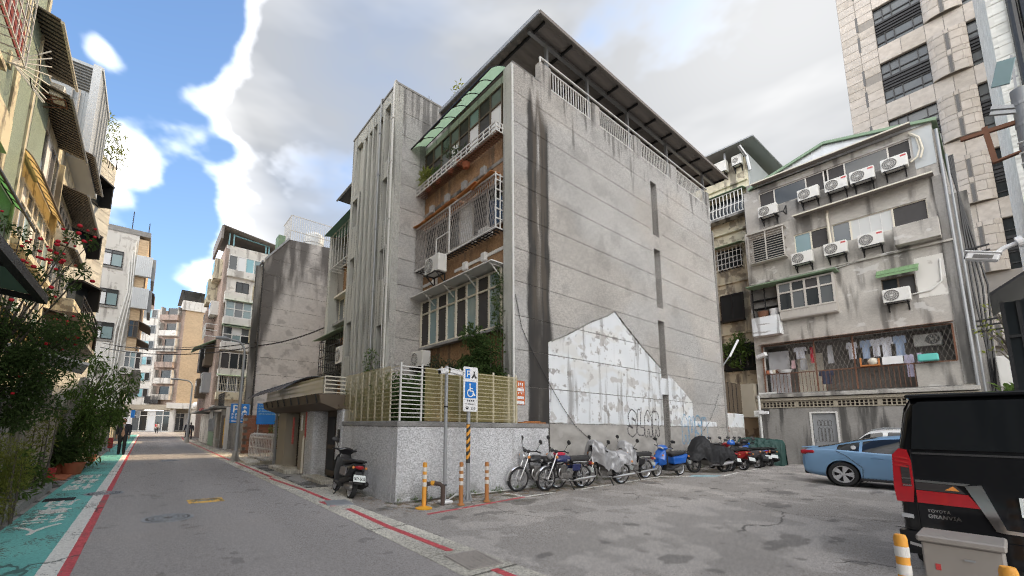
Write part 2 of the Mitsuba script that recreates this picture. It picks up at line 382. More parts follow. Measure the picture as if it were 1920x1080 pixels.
def tube(pts, r, sides=8, cap=True):
    p = np.asarray(pts, float); n = len(p)
    t = np.gradient(p, axis=0); t /= np.linalg.norm(t, axis=1, keepdims=True) + 1e-12
    ref = np.array([0, 0, 1.0]) if abs(t[0, 2]) < .9 else np.array([1.0, 0, 0])
    a = np.cross(t[0], ref); a /= np.linalg.norm(a); A = []
    for i in range(n):
        a = a - t[i] * (a @ t[i]); a /= np.linalg.norm(a) + 1e-12; A.append(a)
    A = np.array(A); B = np.cross(t, A); ang = np.arange(sides) * 2 * np.pi / sides
    r = np.broadcast_to(r, (n,))[:, None, None]
    v = (p[:, None] + r * (np.cos(ang)[None, :, None] * A[:, None] + np.sin(ang)[None, :, None] * B[:, None])).reshape(-1, 3)
    i, j = np.meshgrid(np.arange(n - 1), np.arange(sides), indexing='ij'); k = (j + 1) % sides
    q = np.stack([i * sides + j, i * sides + k, (i + 1) * sides + k, (i + 1) * sides + j], -1).reshape(-1, 4)
    f = np.vstack([q[:, [0, 1, 2]], q[:, [0, 2, 3]]])
    if cap:
        v = np.vstack([v, p[:1], p[-1:]]); c0, c1 = n * sides, n * sides + 1; jj = np.arange(sides); kk = (jj + 1) % sides
        f = np.vstack([f, np.stack([np.full(sides, c0), kk, jj], 1), np.stack([np.full(sides, c1), (n - 1) * sides + jj, (n - 1) * sides + kk], 1)])
    return trimesh.Trimesh(v, f, process=False)
def bar(a, b, w=.02, h=None):
    """A square bar from a to b."""
    a, b = np.array(a, float), np.array(b, float); h = h or w
    d = b - a; L = np.linalg.norm(d); d = d / L
    ref = np.array([0, 0, 1.0]) if abs(d[2]) < .95 else np.array([0, 1.0, 0])
    u = np.cross(ref, d); u /= np.linalg.norm(u); v = np.cross(d, u)
    m = box(0, L, -w / 2, w / 2, -h / 2, h / 2); M = np.eye(4); M[:3, 0], M[:3, 1], M[:3, 2], M[:3, 3] = d, u, v, a
    return m.apply_transform(M)
def lathe(prof, n=20, axis='z', o=(0, 0, 0)):
    p = np.asarray(prof, float); ang = np.arange(n) * 2 * np.pi / n
    v = np.stack([p[:, None, 0] * np.cos(ang), p[:, None, 0] * np.sin(ang), np.repeat(p[:, 1:2], n, 1)], -1).reshape(-1, 3)
    i, j = np.meshgrid(np.arange(len(p) - 1), np.arange(n), indexing='ij'); k = (j + 1) % n
    q = np.stack([i * n + j, i * n + k, (i + 1) * n + k, (i + 1) * n + j], -1).reshape(-1, 4)
    m = trimesh.Trimesh(v, np.vstack([q[:, [0, 1, 2]], q[:, [0, 2, 3]]]), process=False)
    if axis == 'x': m.vertices = m.vertices[:, [2, 0, 1]]
    if axis == 'y': m.vertices = m.vertices[:, [1, 2, 0]]
    m.vertices = m.vertices + np.array(o, float); return m
def cyl(a, b, r, n=12): return tube([a, b], r, n)
def mv(m, x=0, y=0, z=0):
    m = m.copy(); m.vertices = m.vertices + np.array([x, y, z], float); return m
def rotm(deg, ax=(0, 0, 1), o=(0, 0, 0)): return trimesh.transformations.rotation_matrix(math.radians(deg), ax, o)
def rot(m, deg, ax=(0, 0, 1), o=(0, 0, 0)): m = m.copy(); m.apply_transform(rotm(deg, ax, o)); return m
def at(x, y, z=0, deg=0):
    M = rotm(deg); M[:3, 3] = (x, y, z); return M
def xf(m, M):
    m = m.copy(); m.apply_transform(M)
    if np.linalg.det(M[:3, :3]) < 0: m.invert()
    return m
def polys(s): return [g for g in getattr(s, 'geoms', [s]) if g.geom_type == 'Polygon' and g.area > 1e-7]
def extr(poly, h):
    return cat([trimesh.creation.extrude_polygon(g, h, engine='earcut') for g in polys(poly)])
class Face:
    """A wall plane: u along the wall, d out of it, z up."""
    def __init__(s, o, u, n):
        s.o, s.u, s.n = np.array(o, float), np.array(u, float), np.array(n, float)
        M = np.eye(4); M[:3, 0], M[:3, 1], M[:3, 2], M[:3, 3] = s.u, s.n, (0, 0, 1), s.o; s.M = M
    def p(s, u, d, z): return s.o + s.u * u + s.n * d + np.array([0, 0, z])
    def box(s, u0, u1, d0, d1, z0, z1, b=0): return xf(box(u0, u1, d0, d1, z0, z1, b), s.M)
    def bar(s, a, b, w=.02, h=None): return bar(s.p(*a), s.p(*b), w, h)
    def tube(s, pts, r, n=6): return tube([s.p(*q) for q in pts], r, n)
    def slab(s, poly, d0, d1):
        """A polygon in (u, z) with holes, as a slab from depth d0 to d1."""
        m = extr(poly, d1 - d0)                         # x=u, y=z, z=depth
        m.vertices = np.stack([m.vertices[:, 0], m.vertices[:, 2] + d0, m.vertices[:, 1]], 1); m.invert()
        return xf(m, s.M)
    def loc(s, m): return xf(m, s.M)
def rect(u0, u1, z0, z1): return sg.box(min(u0, u1), min(z0, z1), max(u0, u1), max(z0, z1))
def facing_w(x): return Face((x, 0, 0), (0, 1, 0), (-1, 0, 0))       # looks to -x, u = y
def facing_e(x): return Face((x, 0, 0), (0, 1, 0), (1, 0, 0))
def facing_s(y): return Face((0, y, 0), (1, 0, 0), (0, -1, 0))       # looks to -y, u = x

def window(par, F, u0, u1, z0, z1, cols, rows=(1,), mats=('glassdark',), frame='alum', fw_=.05, d=.0, fd=.06, name='window', heavy=0):
    """A framed window standing d out of the face: frame, and each pane a part of it. cols: widths; rows: heights from the bottom."""
    u0, u1 = sorted((u0, u1)); cu = np.concatenate([[0], np.cumsum(cols)]) / sum(cols) * (u1 - u0) + u0
    rz = np.concatenate([[0], np.cumsum(rows)]) / sum(rows) * (z1 - z0) + z0
    hole = [rect(cu[i] + fw_ / 2, cu[i + 1] - fw_ / 2, rz[j] + fw_ / 2, rz[j + 1] - fw_ / 2) for i in range(len(cols)) for j in range(len(rows))]
    outer = rect(u0 - fw_ / 2, u1 + fw_ / 2, z0 - fw_ / 2, z1 + fw_ / 2)
    fr = [F.slab(outer.difference(sops.unary_union(hole)), d, d + fd)]
    if heavy:
        for i in range(0, len(cu), heavy): fr.append(F.box(cu[i] - fw_ * .55, cu[i] + fw_ * .55, d + fd - .01, d + fd + .02, z0 - fw_ / 2, z1 + fw_ / 2))
    w = put(par, name, fr, frame)
    k = 0
    for j in range(len(rows)):
        for i in range(len(cols)):
            m = mats[k % len(mats)]; k += 1
            if m: put(w, 'pane', F.box(cu[i], cu[i + 1], d + .012 + .006 * (i % 2), d + .022 + .006 * (i % 2), rz[j], rz[j + 1]), m)
    return w
def bars(F, us, z0, z1, d, w=.016): return [F.bar((u, d, z0), (u, d, z1), w) for u in us]
def lattice(F, u0, u1, z0, z1, d, step=.12, h=.38, w=.012):
    """Folding grille: crossing flat bars in a diamond pattern."""
    L = []; lines = []
    H, W = z1 - z0, u1 - u0
    slope = h / step
    c = -H / slope
    while c < W:
        for s in (1, -1):
            a, b = max(0, c), min(W, c + H / slope)
            if b - a > .01:
                za, zb = (a - c) * slope, (b - c) * slope
                if s < 0: za, zb = H - za, H - zb
                L.append(F.bar((u0 + a, d + .004 * s, z0 + za), (u0 + b, d + .004 * s, z0 + zb), w, .006))
        c += step
    return L
AC_N = 0
def ac_unit(F, u, z, label, w=.82, h=.56, d=.32, group=None, fan=-.14, off=.12, brk=True, red=False, rust=False):
    """Outdoor unit of an air conditioner on a bracket; u is its middle, z its foot."""
    t = thing('air_conditioner', label, 'air conditioner', group)
    body = F.box(u - w / 2, u + w / 2, off, off + d, z, z + h, .018)
    put(t, 'casing', body, 'acwhite')
    ring = []
    cu, cz, R = u + fan * w / .82, z + h / 2, min(h * .42, w * .3)
    disc = [F.p(cu + R * math.cos(a), off + d + .003, cz + R * math.sin(a)) for a in np.linspace(0, 2 * math.pi, 25)[:-1]]
    c0 = F.p(cu, off + d + .003, cz)
    v = np.vstack([disc, [c0]]); f = np.array([[i, (i + 1) % 24, 24] for i in range(24)])
    m = trimesh.Trimesh(v, f, process=False)
    g = put(t, 'fan_grille', m, 'acgrille')
    for q in (.99, .72, .45, .2):
        ring.append(tube([F.p(cu + R * q * math.cos(a), off + d + .012, cz + R * q * math.sin(a)) for a in np.linspace(0, 2 * math.pi, 21)], .0055, 4, False))
    for a in np.arange(8) * math.pi / 8:
        ring.append(F.bar((cu - R * math.cos(a), off + d + .012, cz - R * math.sin(a)), (cu + R * math.cos(a), off + d + .012, cz + R * math.sin(a)), .006))
    put(g, 'guard', ring, 'acwhite')
    pu = u + w * .36 if fan < 0 else u - w * .36
    put(t, 'valve_cover', F.box(pu - .07, pu + .07, off + d * .2, off + d + .004, z + .06, z + .24), 'whitemetal')
    if red: put(t, 'label_plate', F.box(pu - .085, pu + .085, off + d, off + d + .003, z + h - .13, z + h - .06), 'redlabel')
    if brk:
        b = []
        for s in (-1, 1):
            b += [F.bar((u + s * w * .36, 0, z - .02), (u + s * w * .36, off + d + .08, z - .02), .035), F.bar((u + s * w * .36, 0, z - .34), (u + s * w * .36, off + d, z - .03), .03), F.bar((u + s * w * .36, .02, z - .36), (u + s * w * .36, .02, z), .035)]
        for dd in (off + .04, off + d + .06): b.append(F.bar((u - w * .42, dd, z - .035), (u + w * .42, dd, z - .035), .035))
        put(t, 'bracket', b, 'rust' if rust else 'darkmetal')
    return t
def wire(name, pts, r, label, mat='wire', sag=0, cat_='cable', n=14):
    P = np.array(pts, float)
    if len(P) == 2 and sag:
        s = np.linspace(0, 1, n)[:, None]; P = P[0] * (1 - s) + P[1] * s; P[:, 2] -= sag * 4 * (s[:, 0] * (1 - s[:, 0]))
    return single(name, tube(P, r, 6), mat, label, cat_, smooth=True)
def leaves(centres, size, n, spread, aspect=.42, droop=.3, seed=1, up=.4, bend=True):
    """n leaves round each centre (x, y, z, r): one mesh of bent leaf blades. size: length of a blade."""
    g = np.random.default_rng(seed); C = np.asarray(centres, float)
    cnt = np.maximum(1, (n * (C[:, 3] / C[:, 3].mean()) ** 2).astype(int)); idx = np.repeat(np.arange(len(C)), cnt); N = len(idx)
    d = g.normal(size=(N, 3)); d /= np.linalg.norm(d, axis=1, keepdims=True)
    rr = g.random(N) ** .45
    P = C[idx, :3] + d * (C[idx, 3] * rr)[:, None] * np.array(spread)
    ax = d * .9 + g.normal(size=(N, 3)) * .7; ax[:, 2] += up - droop * g.random(N) * 2; ax /= np.linalg.norm(ax, axis=1, keepdims=True)
    side = np.cross(ax, np.array([0, 0, 1.0]) + g.normal(size=(N, 3)) * .45); side /= np.linalg.norm(side, axis=1, keepdims=True) + 1e-9
    nor = np.cross(side, ax)
    L = size * (.65 + .7 * g.random(N))[:, None]; W = L * aspect * .5
    a, b, c = P, P + ax * L * .5, P + ax * L - nor * L * .18
    v = np.stack([a, b + side * W - nor * W * .15, c, b - side * W - nor * W * .15], 1)
    v[:, 1] += nor * W * .3; v[:, 3] += nor * W * .3
    k = np.arange(N)[:, None] * 4
    f = np.concatenate([k + np.array([[0, 1, 2]]), k + np.array([[0, 2, 3]])])
    return trimesh.Trimesh(v.reshape(-1, 3), f, process=False)
def leafmat(key, c0, c1, tr=1.0, s=9.0):
    def fn(p, n, uv, c0=c0, c1=c1): return mix(c0, c1, .55 * cell_rand(p.x * s, p.y * s, p.z * s) + .45 * noise(p.x * 2, p.y * 2, p.z * 2))
    scene['mat_' + key] = {'type': 'principledthin', 'base_color': proc(fn), 'roughness': .45, 'diff_trans': tr, 'spec_trans': 0.0, 'eta': 1.4}
leafmat('leaf_dark', (.042, .076, .026), (.12, .18, .062))
leafmat('leaf_mango', (.055, .10, .026), (.18, .27, .075))
leafmat('leaf_yellow', (.14, .165, .032), (.30, .32, .085))
leafmat('leaf_grey', (.045, .065, .035), (.12, .145, .085))
plain('bark', (.10, .085, .07), .9)
plain('flower', (.55, .015, .03), .6)
plain('terracotta', (.36, .12, .06), .8)
def branch(par, pts, r0, r1, mat='bark', name='limb'):
    P = np.array(pts, float); return put(par, name, tube(P, np.linspace(r0, r1, len(P)), 7), mat, smooth=True)
# ------------------------------------------------------------------ ground, road, markings
struct('ground', box(-400, 500, -300, 700, -.30, -.012), 'lot', 'dark asphalt ground')
def sheet(x0, x1, y0, y1, z): return box(x0, x1, y0, y1, z - .02, z)
def flat(poly, z, t=.02):
    m = extr(poly, t); m.vertices[:, 2] += z - t; return m
# parking lot: a fine sheet with its own material
struct('parking_lot', flat(sg.Polygon([(3.4, -30), (60, -30), (60, 12), (3.4, 12)]), -.004), 'lot', 'worn patched asphalt of the parking lot')
edge = [(2.80, -30), (2.80, 4), (2.83, 7), (2.80, 11), (2.74, 18), (2.70, 30), (2.70, 60)]
edge2 = [(3.62, -30), (3.52, 3.2), (3.40, 8.0), (4.05, 10.0), (4.05, 17.6), (3.6, 30), (3.5, 60)]
struct('road', flat(sg.Polygon([(-.50, -30), (2.80, -30)] + edge[1:] + [(2.7, 95), (-.5, 95)]), .0), 'road', 'grey asphalt street')
struct('gutter', flat(sg.Polygon(edge + edge2[::-1]), .006), 'gutter', 'pale pebbly concrete gutter strip')
struct('far_road', flat(sg.Polygon([(-40, 62), (60, 62), (60, 96), (-40, 96)]), -.002), 'lot', 'asphalt of the cross street')
struct('green_lane', flat(rect(-1.50, -.74, -8, 69), .004), 'greenpaint', 'turquoise green painted pedestrian lane')
struct('left_verge', flat(rect(-3.2, -1.50, -8, 69), -.001), 'darkconc', 'dirty concrete strip beside the green lane')
struct('white_line', flat(rect(-.75, -.57, -8, 69), .008), 'whitepaint', 'white line along the green lane')
red = sg.Polygon([(-.57, -8), (-.475, -8), (-.47, 8), (-.48, 20), (-.50, 40), (-.50, 69), (-.57, 69)])
struct('red_line', flat(red, .0072), 'redpaint', 'red line beside the white line')
def line(pts, w): return sg.LineString(pts).buffer(w / 2, cap_style=2)
r2 = sops.unary_union([line([(3.21, 2.9), (3.19, 3.62)], .10), line([(3.19, 4.45), (3.13, 6.0), (3.16, 7.7)], .10), line([(3.02, 8.1), (2.98, 8.7)], .09),
                       line([(3.17, 8.75), (3.15, 10.6), (3.0, 13.2)], .09), line([(3.1, 13.4), (3.05, 19.3)], .09), line([(3.0, 20.5), (3.02, 30), (2.98, 48)], .09), line([(2.98, 48), (3.3, 56), (4.6, 61)], .12)])
struct('kerb_red_line', flat(r2, .011), 'redpaint', 'broken red line along the right gutter')
struct('lot_red_line', flat(line([(4.15, 6.50), (5.2, 6.62), (6.95, 6.86)], .055), .003), 'redpaint', 'thin red line in front of the bollards')
wl = [line([(7.0, 6.86), (8.05, 6.93)], .06), line([(9.05, 6.90), (11.0, 7.05), (13.8, 7.25)], .06), line([(7.0, 6.86), (6.95, 7.5)], .06), line([(9.5, 6.95), (9.45, 7.6)], .06), line([(11.7, 7.1), (11.75, 7.8)], .06),
      line([(13.8, 7.25), (14.6, 6.6)], .07), line([(15.8, 6.15), (17.6, 6.35)], .07), line([(18.6, 6.4), (20.2, 6.5)], .07)]
struct('parking_lines', flat(sops.unary_union(wl), .004), 'whitepaint', 'thin white lines of the motorbike bays')
plain('paleblue', (.26, .42, .47), .7)
struct('blue_mark', flat(sg.Polygon([(14.55, 6.72), (15.4, 6.22), (15.85, 6.25), (15.1, 6.85)]), .005), 'paleblue', 'pale blue mark of the accessible bay')
struct('yellow_box', [flat(rect(.81, 1.42, 9.88, 10.36).difference(rect(.97, 1.26, 10.05, 10.21)), .005)], 'orangepaint', 'orange painted rectangle round a valve cover')
single('valve_cover', flat(rect(.97, 1.26, 10.07, 10.19), .007), 'darkconc', 'small dark valve cover inside the orange rectangle on the street', 'cover')
# white characters on the green lane: strokes in a 1 x 1 square, laid upside down for people walking this way
GL = {'ren': [((.5, .98), (.46, .7), (.3, .35), (.02, .05)), ((.48, .66), (.7, .3), (.98, .05))],
      'xing': [((.3, .95), (.05, .72)), ((.32, .7), (.05, .42)), ((.2, .55), (.2, .02)), ((.45, .85), (.95, .85)), ((.42, .55), (.98, .55)), ((.74, .55), (.74, .05), (.58, .1))],
      'dao': [((.42, .97), (.5, .86)), ((.78, .97), (.7, .86)), ((.3, .82), (.97, .82)), ((.42, .7), (.9, .7)), ((.42, .7), (.42, .25)), ((.9, .7), (.9, .25)), ((.42, .55), (.9, .55)), ((.42, .4), (.9, .4)), ((.42, .25), (.9, .25)), ((.1, .85), (.18, .75)), ((.03, .55), (.18, .55), (.08, .2)), ((.02, .12), (.3, .14), (.98, .04))],
      'zhuan': [((.1, .88), (.9, .88)), ((.5, 1.), (.5, .45)), ((.2, .76), (.8, .76)), ((.2, .76), (.2, .5)), ((.8, .76), (.8, .5)), ((.2, .63), (.8, .63)), ((.2, .5), (.8, .5)), ((.05, .38), (.95, .38)), ((.68, .45), (.68, .03), (.55, .06)), ((.28, .26), (.4, .15))],
      'yong': [((.2, .92), (.2, .3), (.08, .03)), ((.2, .92), (.86, .92), (.86, .05), (.74, .08)), ((.2, .64), (.86, .64)), ((.2, .38), (.86, .38)), ((.53, .92), (.53, .04))],
      'biao': [((.03, .7), (.38, .7)), ((.2, .97), (.2, .03)), ((.2, .65), (.03, .35)), ((.22, .6), (.36, .42)), ((.46, .92), (.97, .92)), ((.5, .8), (.93, .8)), ((.5, .8), (.5, .62)), ((.93, .8), (.93, .62)), ((.5, .62), (.93, .62)), ((.5, .5), (.93, .5)), ((.43, .36), (.98, .36)), ((.7, .36), (.7, .03)), ((.56, .24), (.46, .08)), ((.84, .24), (.95, .08))],
      'xian': [((.26, .97), (.08, .75), (.26, .66), (.05, .42), (.36, .45)), ((.2, .4), (.2, .05)), ((.08, .28), (.04, .1)), ((.32, .28), (.36, .12)), ((.68, .98), (.62, .86)), ((.5, .84), (.9, .84)), ((.5, .84), (.5, .54)), ((.9, .84), (.9, .54)), ((.5, .69), (.9, .69)), ((.5, .54), (.9, .54)), ((.7, .54), (.7, .04), (.6, .08)), ((.48, .38), (.62, .3), (.46, .1)), ((.92, .42), (.76, .3), (.97, .06))]}
def glyph(k, w, h, sw): return sops.unary_union([affinity.scale(sg.LineString(s), w, h, origin=(0, 0)).buffer(sw / 2, cap_style=2, join_style=2) for s in GL[k]])
def lane_text(ks, y0, y1, x0=-1.40, x1=-.88):
    out = []; n = len(ks); step = (y1 - y0) / n
    for i, k in enumerate(ks):
        g = glyph(k, .50, step * .86, .052)
        g = affinity.rotate(g, 180, origin=(.25, step * .43))
        out.append(affinity.translate(g, x0 + .01, y0 + i * step))
    return sops.unary_union(out)
struct('lane_lettering', flat(sops.unary_union([lane_text(['ren', 'xing', 'zhuan', 'yong'], 8.35, 11.7), lane_text(['biao', 'xian', 'dao'], 13.2, 16.9)]), .010), 'whitepaint', 'white characters on the green lane')
plain('mancover', (.12, .115, .11), .75, .2)
def manhole(x, y, r, label, mat='mancover', name='manhole_cover'):
    t = thing(name, label, 'manhole cover')
    put(t, 'rim', flat(sg.Point(x, y).buffer(r, 24).difference(sg.Point(x, y).buffer(r * .86, 24)), .008), 'greymetal')
    put(t, 'lid', flat(sg.Point(x, y).buffer(r * .85, 24), .006), mat)
    ribs = [sg.Point(x, y).buffer(r * a, 24).difference(sg.Point(x, y).buffer(r * (a - .07), 24)) for a in (.74, .54, .34)]
    ribs += [line([(x + r * .2 * math.cos(q), y + r * .2 * math.sin(q)), (x + r * .74 * math.cos(q), y + r * .74 * math.sin(q))], .02) for q in np.arange(10) * math.pi / 5]
    put(t, 'rib', flat(sops.unary_union(ribs), .012), 'greymetal')
manhole(.44, 8.62, .36, 'round patterned manhole cover in the middle of the street')
manhole(-.58, 12.3, .34, 'dark round manhole cover across the white line', 'darkmetal')
manhole(.9, 21.5, .36, 'small far manhole cover in the street')
def grate(x0, x1, y0, y1, label, deg=0, n=16, along='x', mat='gratebar', nm='drain_grate'):
    t = thing(nm, label, 'drain grate'); c = ((x0 + x1) / 2, (y0 + y1) / 2); M = rotm(deg, (0, 0, 1), (*c, 0))
    put(t, 'pit', xf(box(x0, x1, y0, y1, -.01, .009), M), 'darkconc')
    put(t, 'frame', xf(flat(rect(x0, x1, y0, y1).difference(rect(x0 + .025, x1 - .025, y0 + .025, y1 - .025)), .017), M), mat)
    for i in range(n):
        if along == 'x':
            y = y0 + (i + .5) / n * (y1 - y0); m = box(x0 + .02, x1 - .02, y - .010, y + .010, .0, .015)
        else:
            x = x0 + (i + .5) / n * (x1 - x0); m = box(x - .010, x + .010, y0 + .02, y1 - .02, .0, .015)
        put(t, 'bar', xf(m, M), mat)
grate(2.98, 3.44, 3.72, 4.30, 'square drain grate in the pale gutter at the front', -6, 14)
grate(-1.46, -1.0, 11.55, 11.9, 'narrow dark drain grate across the green lane', 0, 6, 'x', 'darkmetal')
single('cover_plate', flat(sg.Polygon([(2.93, 8.15), (3.40, 8.0), (3.46, 8.62), (3.05, 8.72)]), .022), 'galv', 'grey steel plate over the gutter behind the black scooter', 'plate')
# ------------------------------------------------------------------ main apartment block
MB = thing('apartment_building', 'grey pebble-dashed block with a blank wall, fluted stair tower and rusty roof canopy', 'building')
S8 = facing_s(8.0); W78 = facing_w(7.80)
zs = [-.1, .60, 1.67, 2.66, 3.67, 4.63, 5.62, 6.60, 7.61, 8.60, 9.55, 10.56, 11.55, 12.50]
slits = [rect(15.57, 16.06, .20, 2.87), rect(15.57, 16.06, 3.50, 5.79), rect(15.57, 16.06, 6.31, 8.77), rect(15.57, 16.06, 9.35, 11.71)]
holes = sops.unary_union(slits)
for a, b in zip(zs[:-1], zs[1:]):
    strip = rect(7.73, 21.25, a + .009, b - .009).difference(holes)
    put(MB, 'wall_course', S8.slab(strip, -.40, 0), 'pebble')
put(MB, 'wall_joint', S8.slab(rect(7.74, 21.24, -.1, 12.5).difference(holes), -.39, -.022), 'darkconc')
for s in slits:
    x0, z0, x1, z1 = s.bounds
    put(MB, 'slot_window', S8.box(x0 - .02, x1 + .02, -.62, -.38, z0, z1), 'darkconc')
# whitewashed trace of a demolished gabled house
trace = sg.Polygon([(9.14, .0), (9.14, 4.02), (9.28, 4.10), (9.9, 4.33), (11.2, 4.95), (12.2, 5.35), (12.58, 5.56), (13.2, 5.15), (14.3, 4.50), (15.6, 3.84), (16.4, 3.55), (17.4, 3.05), (18.02, 2.66), (18.0, 1.90), (20.2, 1.90), (20.2, .0)])
for a, b in zip(zs[:-1], zs[1:]):
    q = trace.intersection(rect(7, 22, a + .011, b - .011)).difference(holes.buffer(.002))
    if q.area > .01: put(MB, 'plaster_patch', S8.slab(q, -.004, .014), 'oldplaster', label='whitewashed plaster left where a gabled house once stood' if a < .1 else None)
edge_l = [(9.26, 4.08), (9.95, 4.36), (11.2, 4.98), (12.2, 5.38), (12.58, 5.60), (13.25, 5.16), (14.35, 4.50), (15.5, 3.9)]
put(MB, 'flashing_line', [bar((*e0[:1], 7.975, e0[1]), (*e1[:1], 7.975, e1[1]), .03) for e0, e1 in zip(edge_l[:-1], edge_l[1:])], 'darkconc')
# end fin of the street side, parapet, upper railings
put(MB, 'fin_edge', box(7.70, 7.728, 8.0, 8.36, -.1, 12.46), 'finwall')
put(MB, 'corner_strip', box(7.69, 7.75, 7.965, 7.998, 1.6, 12.40), 'whitepipe')
put(MB, 'inner_wall', [box(7.95, 21.25, 8.42, 22.0, -.1, 12.30)], 'mosaic')
put(MB, 'inner_wall', box(7.94, 8.3, 8.36, 8.44, -.1, 12.3), 'finwall')
put(MB, 'end_column', box(20.65, 21.55, 8.02, 8.7, -.1, 11.3), 'darkconc')
pil = [(8.98, 9.50), (11.75, 12.18), (14.5, 14.97), (17.45, 17.98), (21.0, 21.3)]
for a, b in pil: put(MB, 'parapet_pier', box(a, b, 8.0, 8.22, 12.49, 13.28, .01), 'pebble')
put(MB, 'parapet_cap', [box(7.73, 9.0, 7.99, 8.3, 12.49, 12.52)], 'coping')
for (a, b), (c, d) in zip(pil[:-1], pil[1:]):
    n = int((c - b) / .135)
    rl = [bar((b, 8.08, z), (c, 8.08, z), .035) for z in (12.60, 13.27)]
    put(MB, 'railing', rl, 'whitemetal')
    for i in range(n + 1):
        x = b + .05 + i * (c - b - .1) / n
        put(MB, 'baluster', bar((x, 8.08, 12.58), (x, 8.08, 13.28), .026), 'whitemetal')
put(MB, 'top_rail', [bar((9.05, 8.08, 13.52), (21.3, 8.08, 13.52), .05), bar((9.07, 8.08, 12.5), (9.07, 8.08, 13.54), .05)], 'whitemetal')
for x in (9.42, 11.62, 14.24, 17.35, 20.95): put(MB, 'canopy_post', box(x - .05, x + .05, 8.07, 8.17, 12.3, 14.42), 'steel')
# roof canopy of corrugated sheet
RX0, RX1, RY0, RY1, RZ = 8.42, 22.4, 7.50, 17.0, 14.22
prof = []
for i, y in enumerate(np.arange(RY0, RY1 + .001, .09)): prof.append((y, .020 * (1 if (i // 2) % 2 else -1) + .035 * (y - RY0)))
rs = extr(sg.LineString(prof).buffer(.008, cap_style=2, join_style=2), RX1 - RX0)             # ribs run along the blank wall, the sheet rises away from it
rs.vertices = np.stack([rs.vertices[:, 2] + RX0, rs.vertices[:, 0], rs.vertices[:, 1] + RZ + .06], 1)
put(MB, 'roof_canopy', rs, 'corrugated', label='dull brown corrugated roof canopy')
put(MB, 'edge_beam', bar((RX0 + .15, 8.12, RZ + .0), (RX1 - .2, 8.12, RZ + .0), .11), 'steel')
for x in np.arange(RX0 + .35, RX1, 1.35): put(MB, 'rafter', bar((x, RY0 + .1, RZ - .0), (x, RY1, RZ + .33), .055, .09), 'darkmetal')
put(MB, 'roof_edge', bar((RX0 - .02, RY0, RZ + .03), (RX0 - .02, RY1, RZ + .36), .05, .14), 'greymetal')
put(MB, 'roof_edge', bar((RX0, RY0 - .02, RZ + .03), (RX1, RY0 - .02, RZ + .03), .05, .12), 'corrugated')
put(MB, 'roof_floor', box(8.0, 21.2, 8.4, 22, 12.28, 12.34), 'concrete')
put(MB, 'penthouse', box(11.5, 21.0, 13.0, 21.5, 12.34, 14.2), 'darkconc')

# stair tower
ST = facing_s(13.0); TW = facing_w(6.45)
tz = [-.1] + [1.7 + .99 * i for i in range(13)] + [14.66]
for a, b in zip(tz[:-1], tz[1:]):
    put(MB, 'tower_course', ST.slab(rect(6.47, 10.2, a + .009, b - .009), -.25, 0), 'pebble')
put(MB, 'tower_core', box(6.75, 10.2, 13.02, 17.18, -.1, 14.5), 'darkconc')
opens = [rect(13.50, 13.98, 11.75, 14.15), rect(13.50, 13.98, 9.30, 11.05), rect(13.50, 13.98, 6.95, 8.15), rect(13.50, 13.98, 3.6, 5.2),
         rect(16.25, 16.80, 11.70, 14.1), rect(16.45, 17.0, 7.6, 8.75), rect(16.45, 17.0, 10.2, 11.5), rect(16.45, 17.0, 4.4, 5.9)]
front = rect(13.0, 17.25, -.1, 14.62).difference(rect(14.16, 16.25, -.1, 14.0)).difference(sops.unary_union(opens))
put(MB, 'tower_front', TW.slab(front, -.30, 0), 'finwall')
put(MB, 'tower_reveal', TW.slab(rect(14.16, 16.25, -.1, 14.0), -.32, -.30), 'finwall')
put(MB, 'tower_panel', TW.box(16.26, 16.79, -.20, -.16, 11.72, 14.09), 'finwall')
for o in opens:
    a, c, b, d = o.bounds
    if a < 16.2 or d < 12: put(MB, 'stair_window', [TW.box(a - .02, b + .02, -.34, -.30, c, d)], 'glassdark')
for y in (14.60, 15.08, 15.56, 16.02): put(MB, 'fin', TW.box(y - .085, y + .085, -.30, .0, -.1, 14.0, .01), 'finwall')
put(MB, 'tower_coping', box(6.42, 10.2, 12.98, 17.25, 14.64, 14.72), 'coping')
put(MB, 'tower_corner', box(6.40, 6.47, 12.985, 13.10, 1.5, 14.66), 'finwall')
for i, (y, d, top) in enumerate([(13.10, .06, 14.75), (13.17, .05, 14.70), (14.24, .07, 14.72)]):
    put(MB, 'drain_pipe', [TW.tube([(y, d, 1.6), (y, d, top), (y - .06, d - .05, top + .06)], .034, 8)] + [TW.box(y - .05, y + .05, 0, d + .05, z, z + .05) for z in (4.2, 6.6, 9.1, 11.4, 13.2)], 'whitepipe' if i < 2 else 'galv', smooth=False)
# wires down the tower corner
for i, (ya, yb, z0, z1) in enumerate([(13.25, 13.35, 2.0, 8.2), (13.30, 13.45, 2.0, 12.0), (13.36, 13.2, 2.2, 9.0)]):
    wire('loose_wire', [TW.p(ya, .03, z0), TW.p((ya + yb) / 2 + .1, .06, (z0 + z1) / 2), TW.p(yb, .03, z1)], .012, ['white wire hanging down the stair tower corner', 'long white wire down the front of the stair tower', 'white wire beside the tower drain pipe'][i], 'whitepipe')

# recessed bay between fin and tower: storeys
def bay_wall(y0, y1):
    F = facing_w(7.82)
    return F
B = facing_w(7.82)
YA, YB = 8.40, 12.97
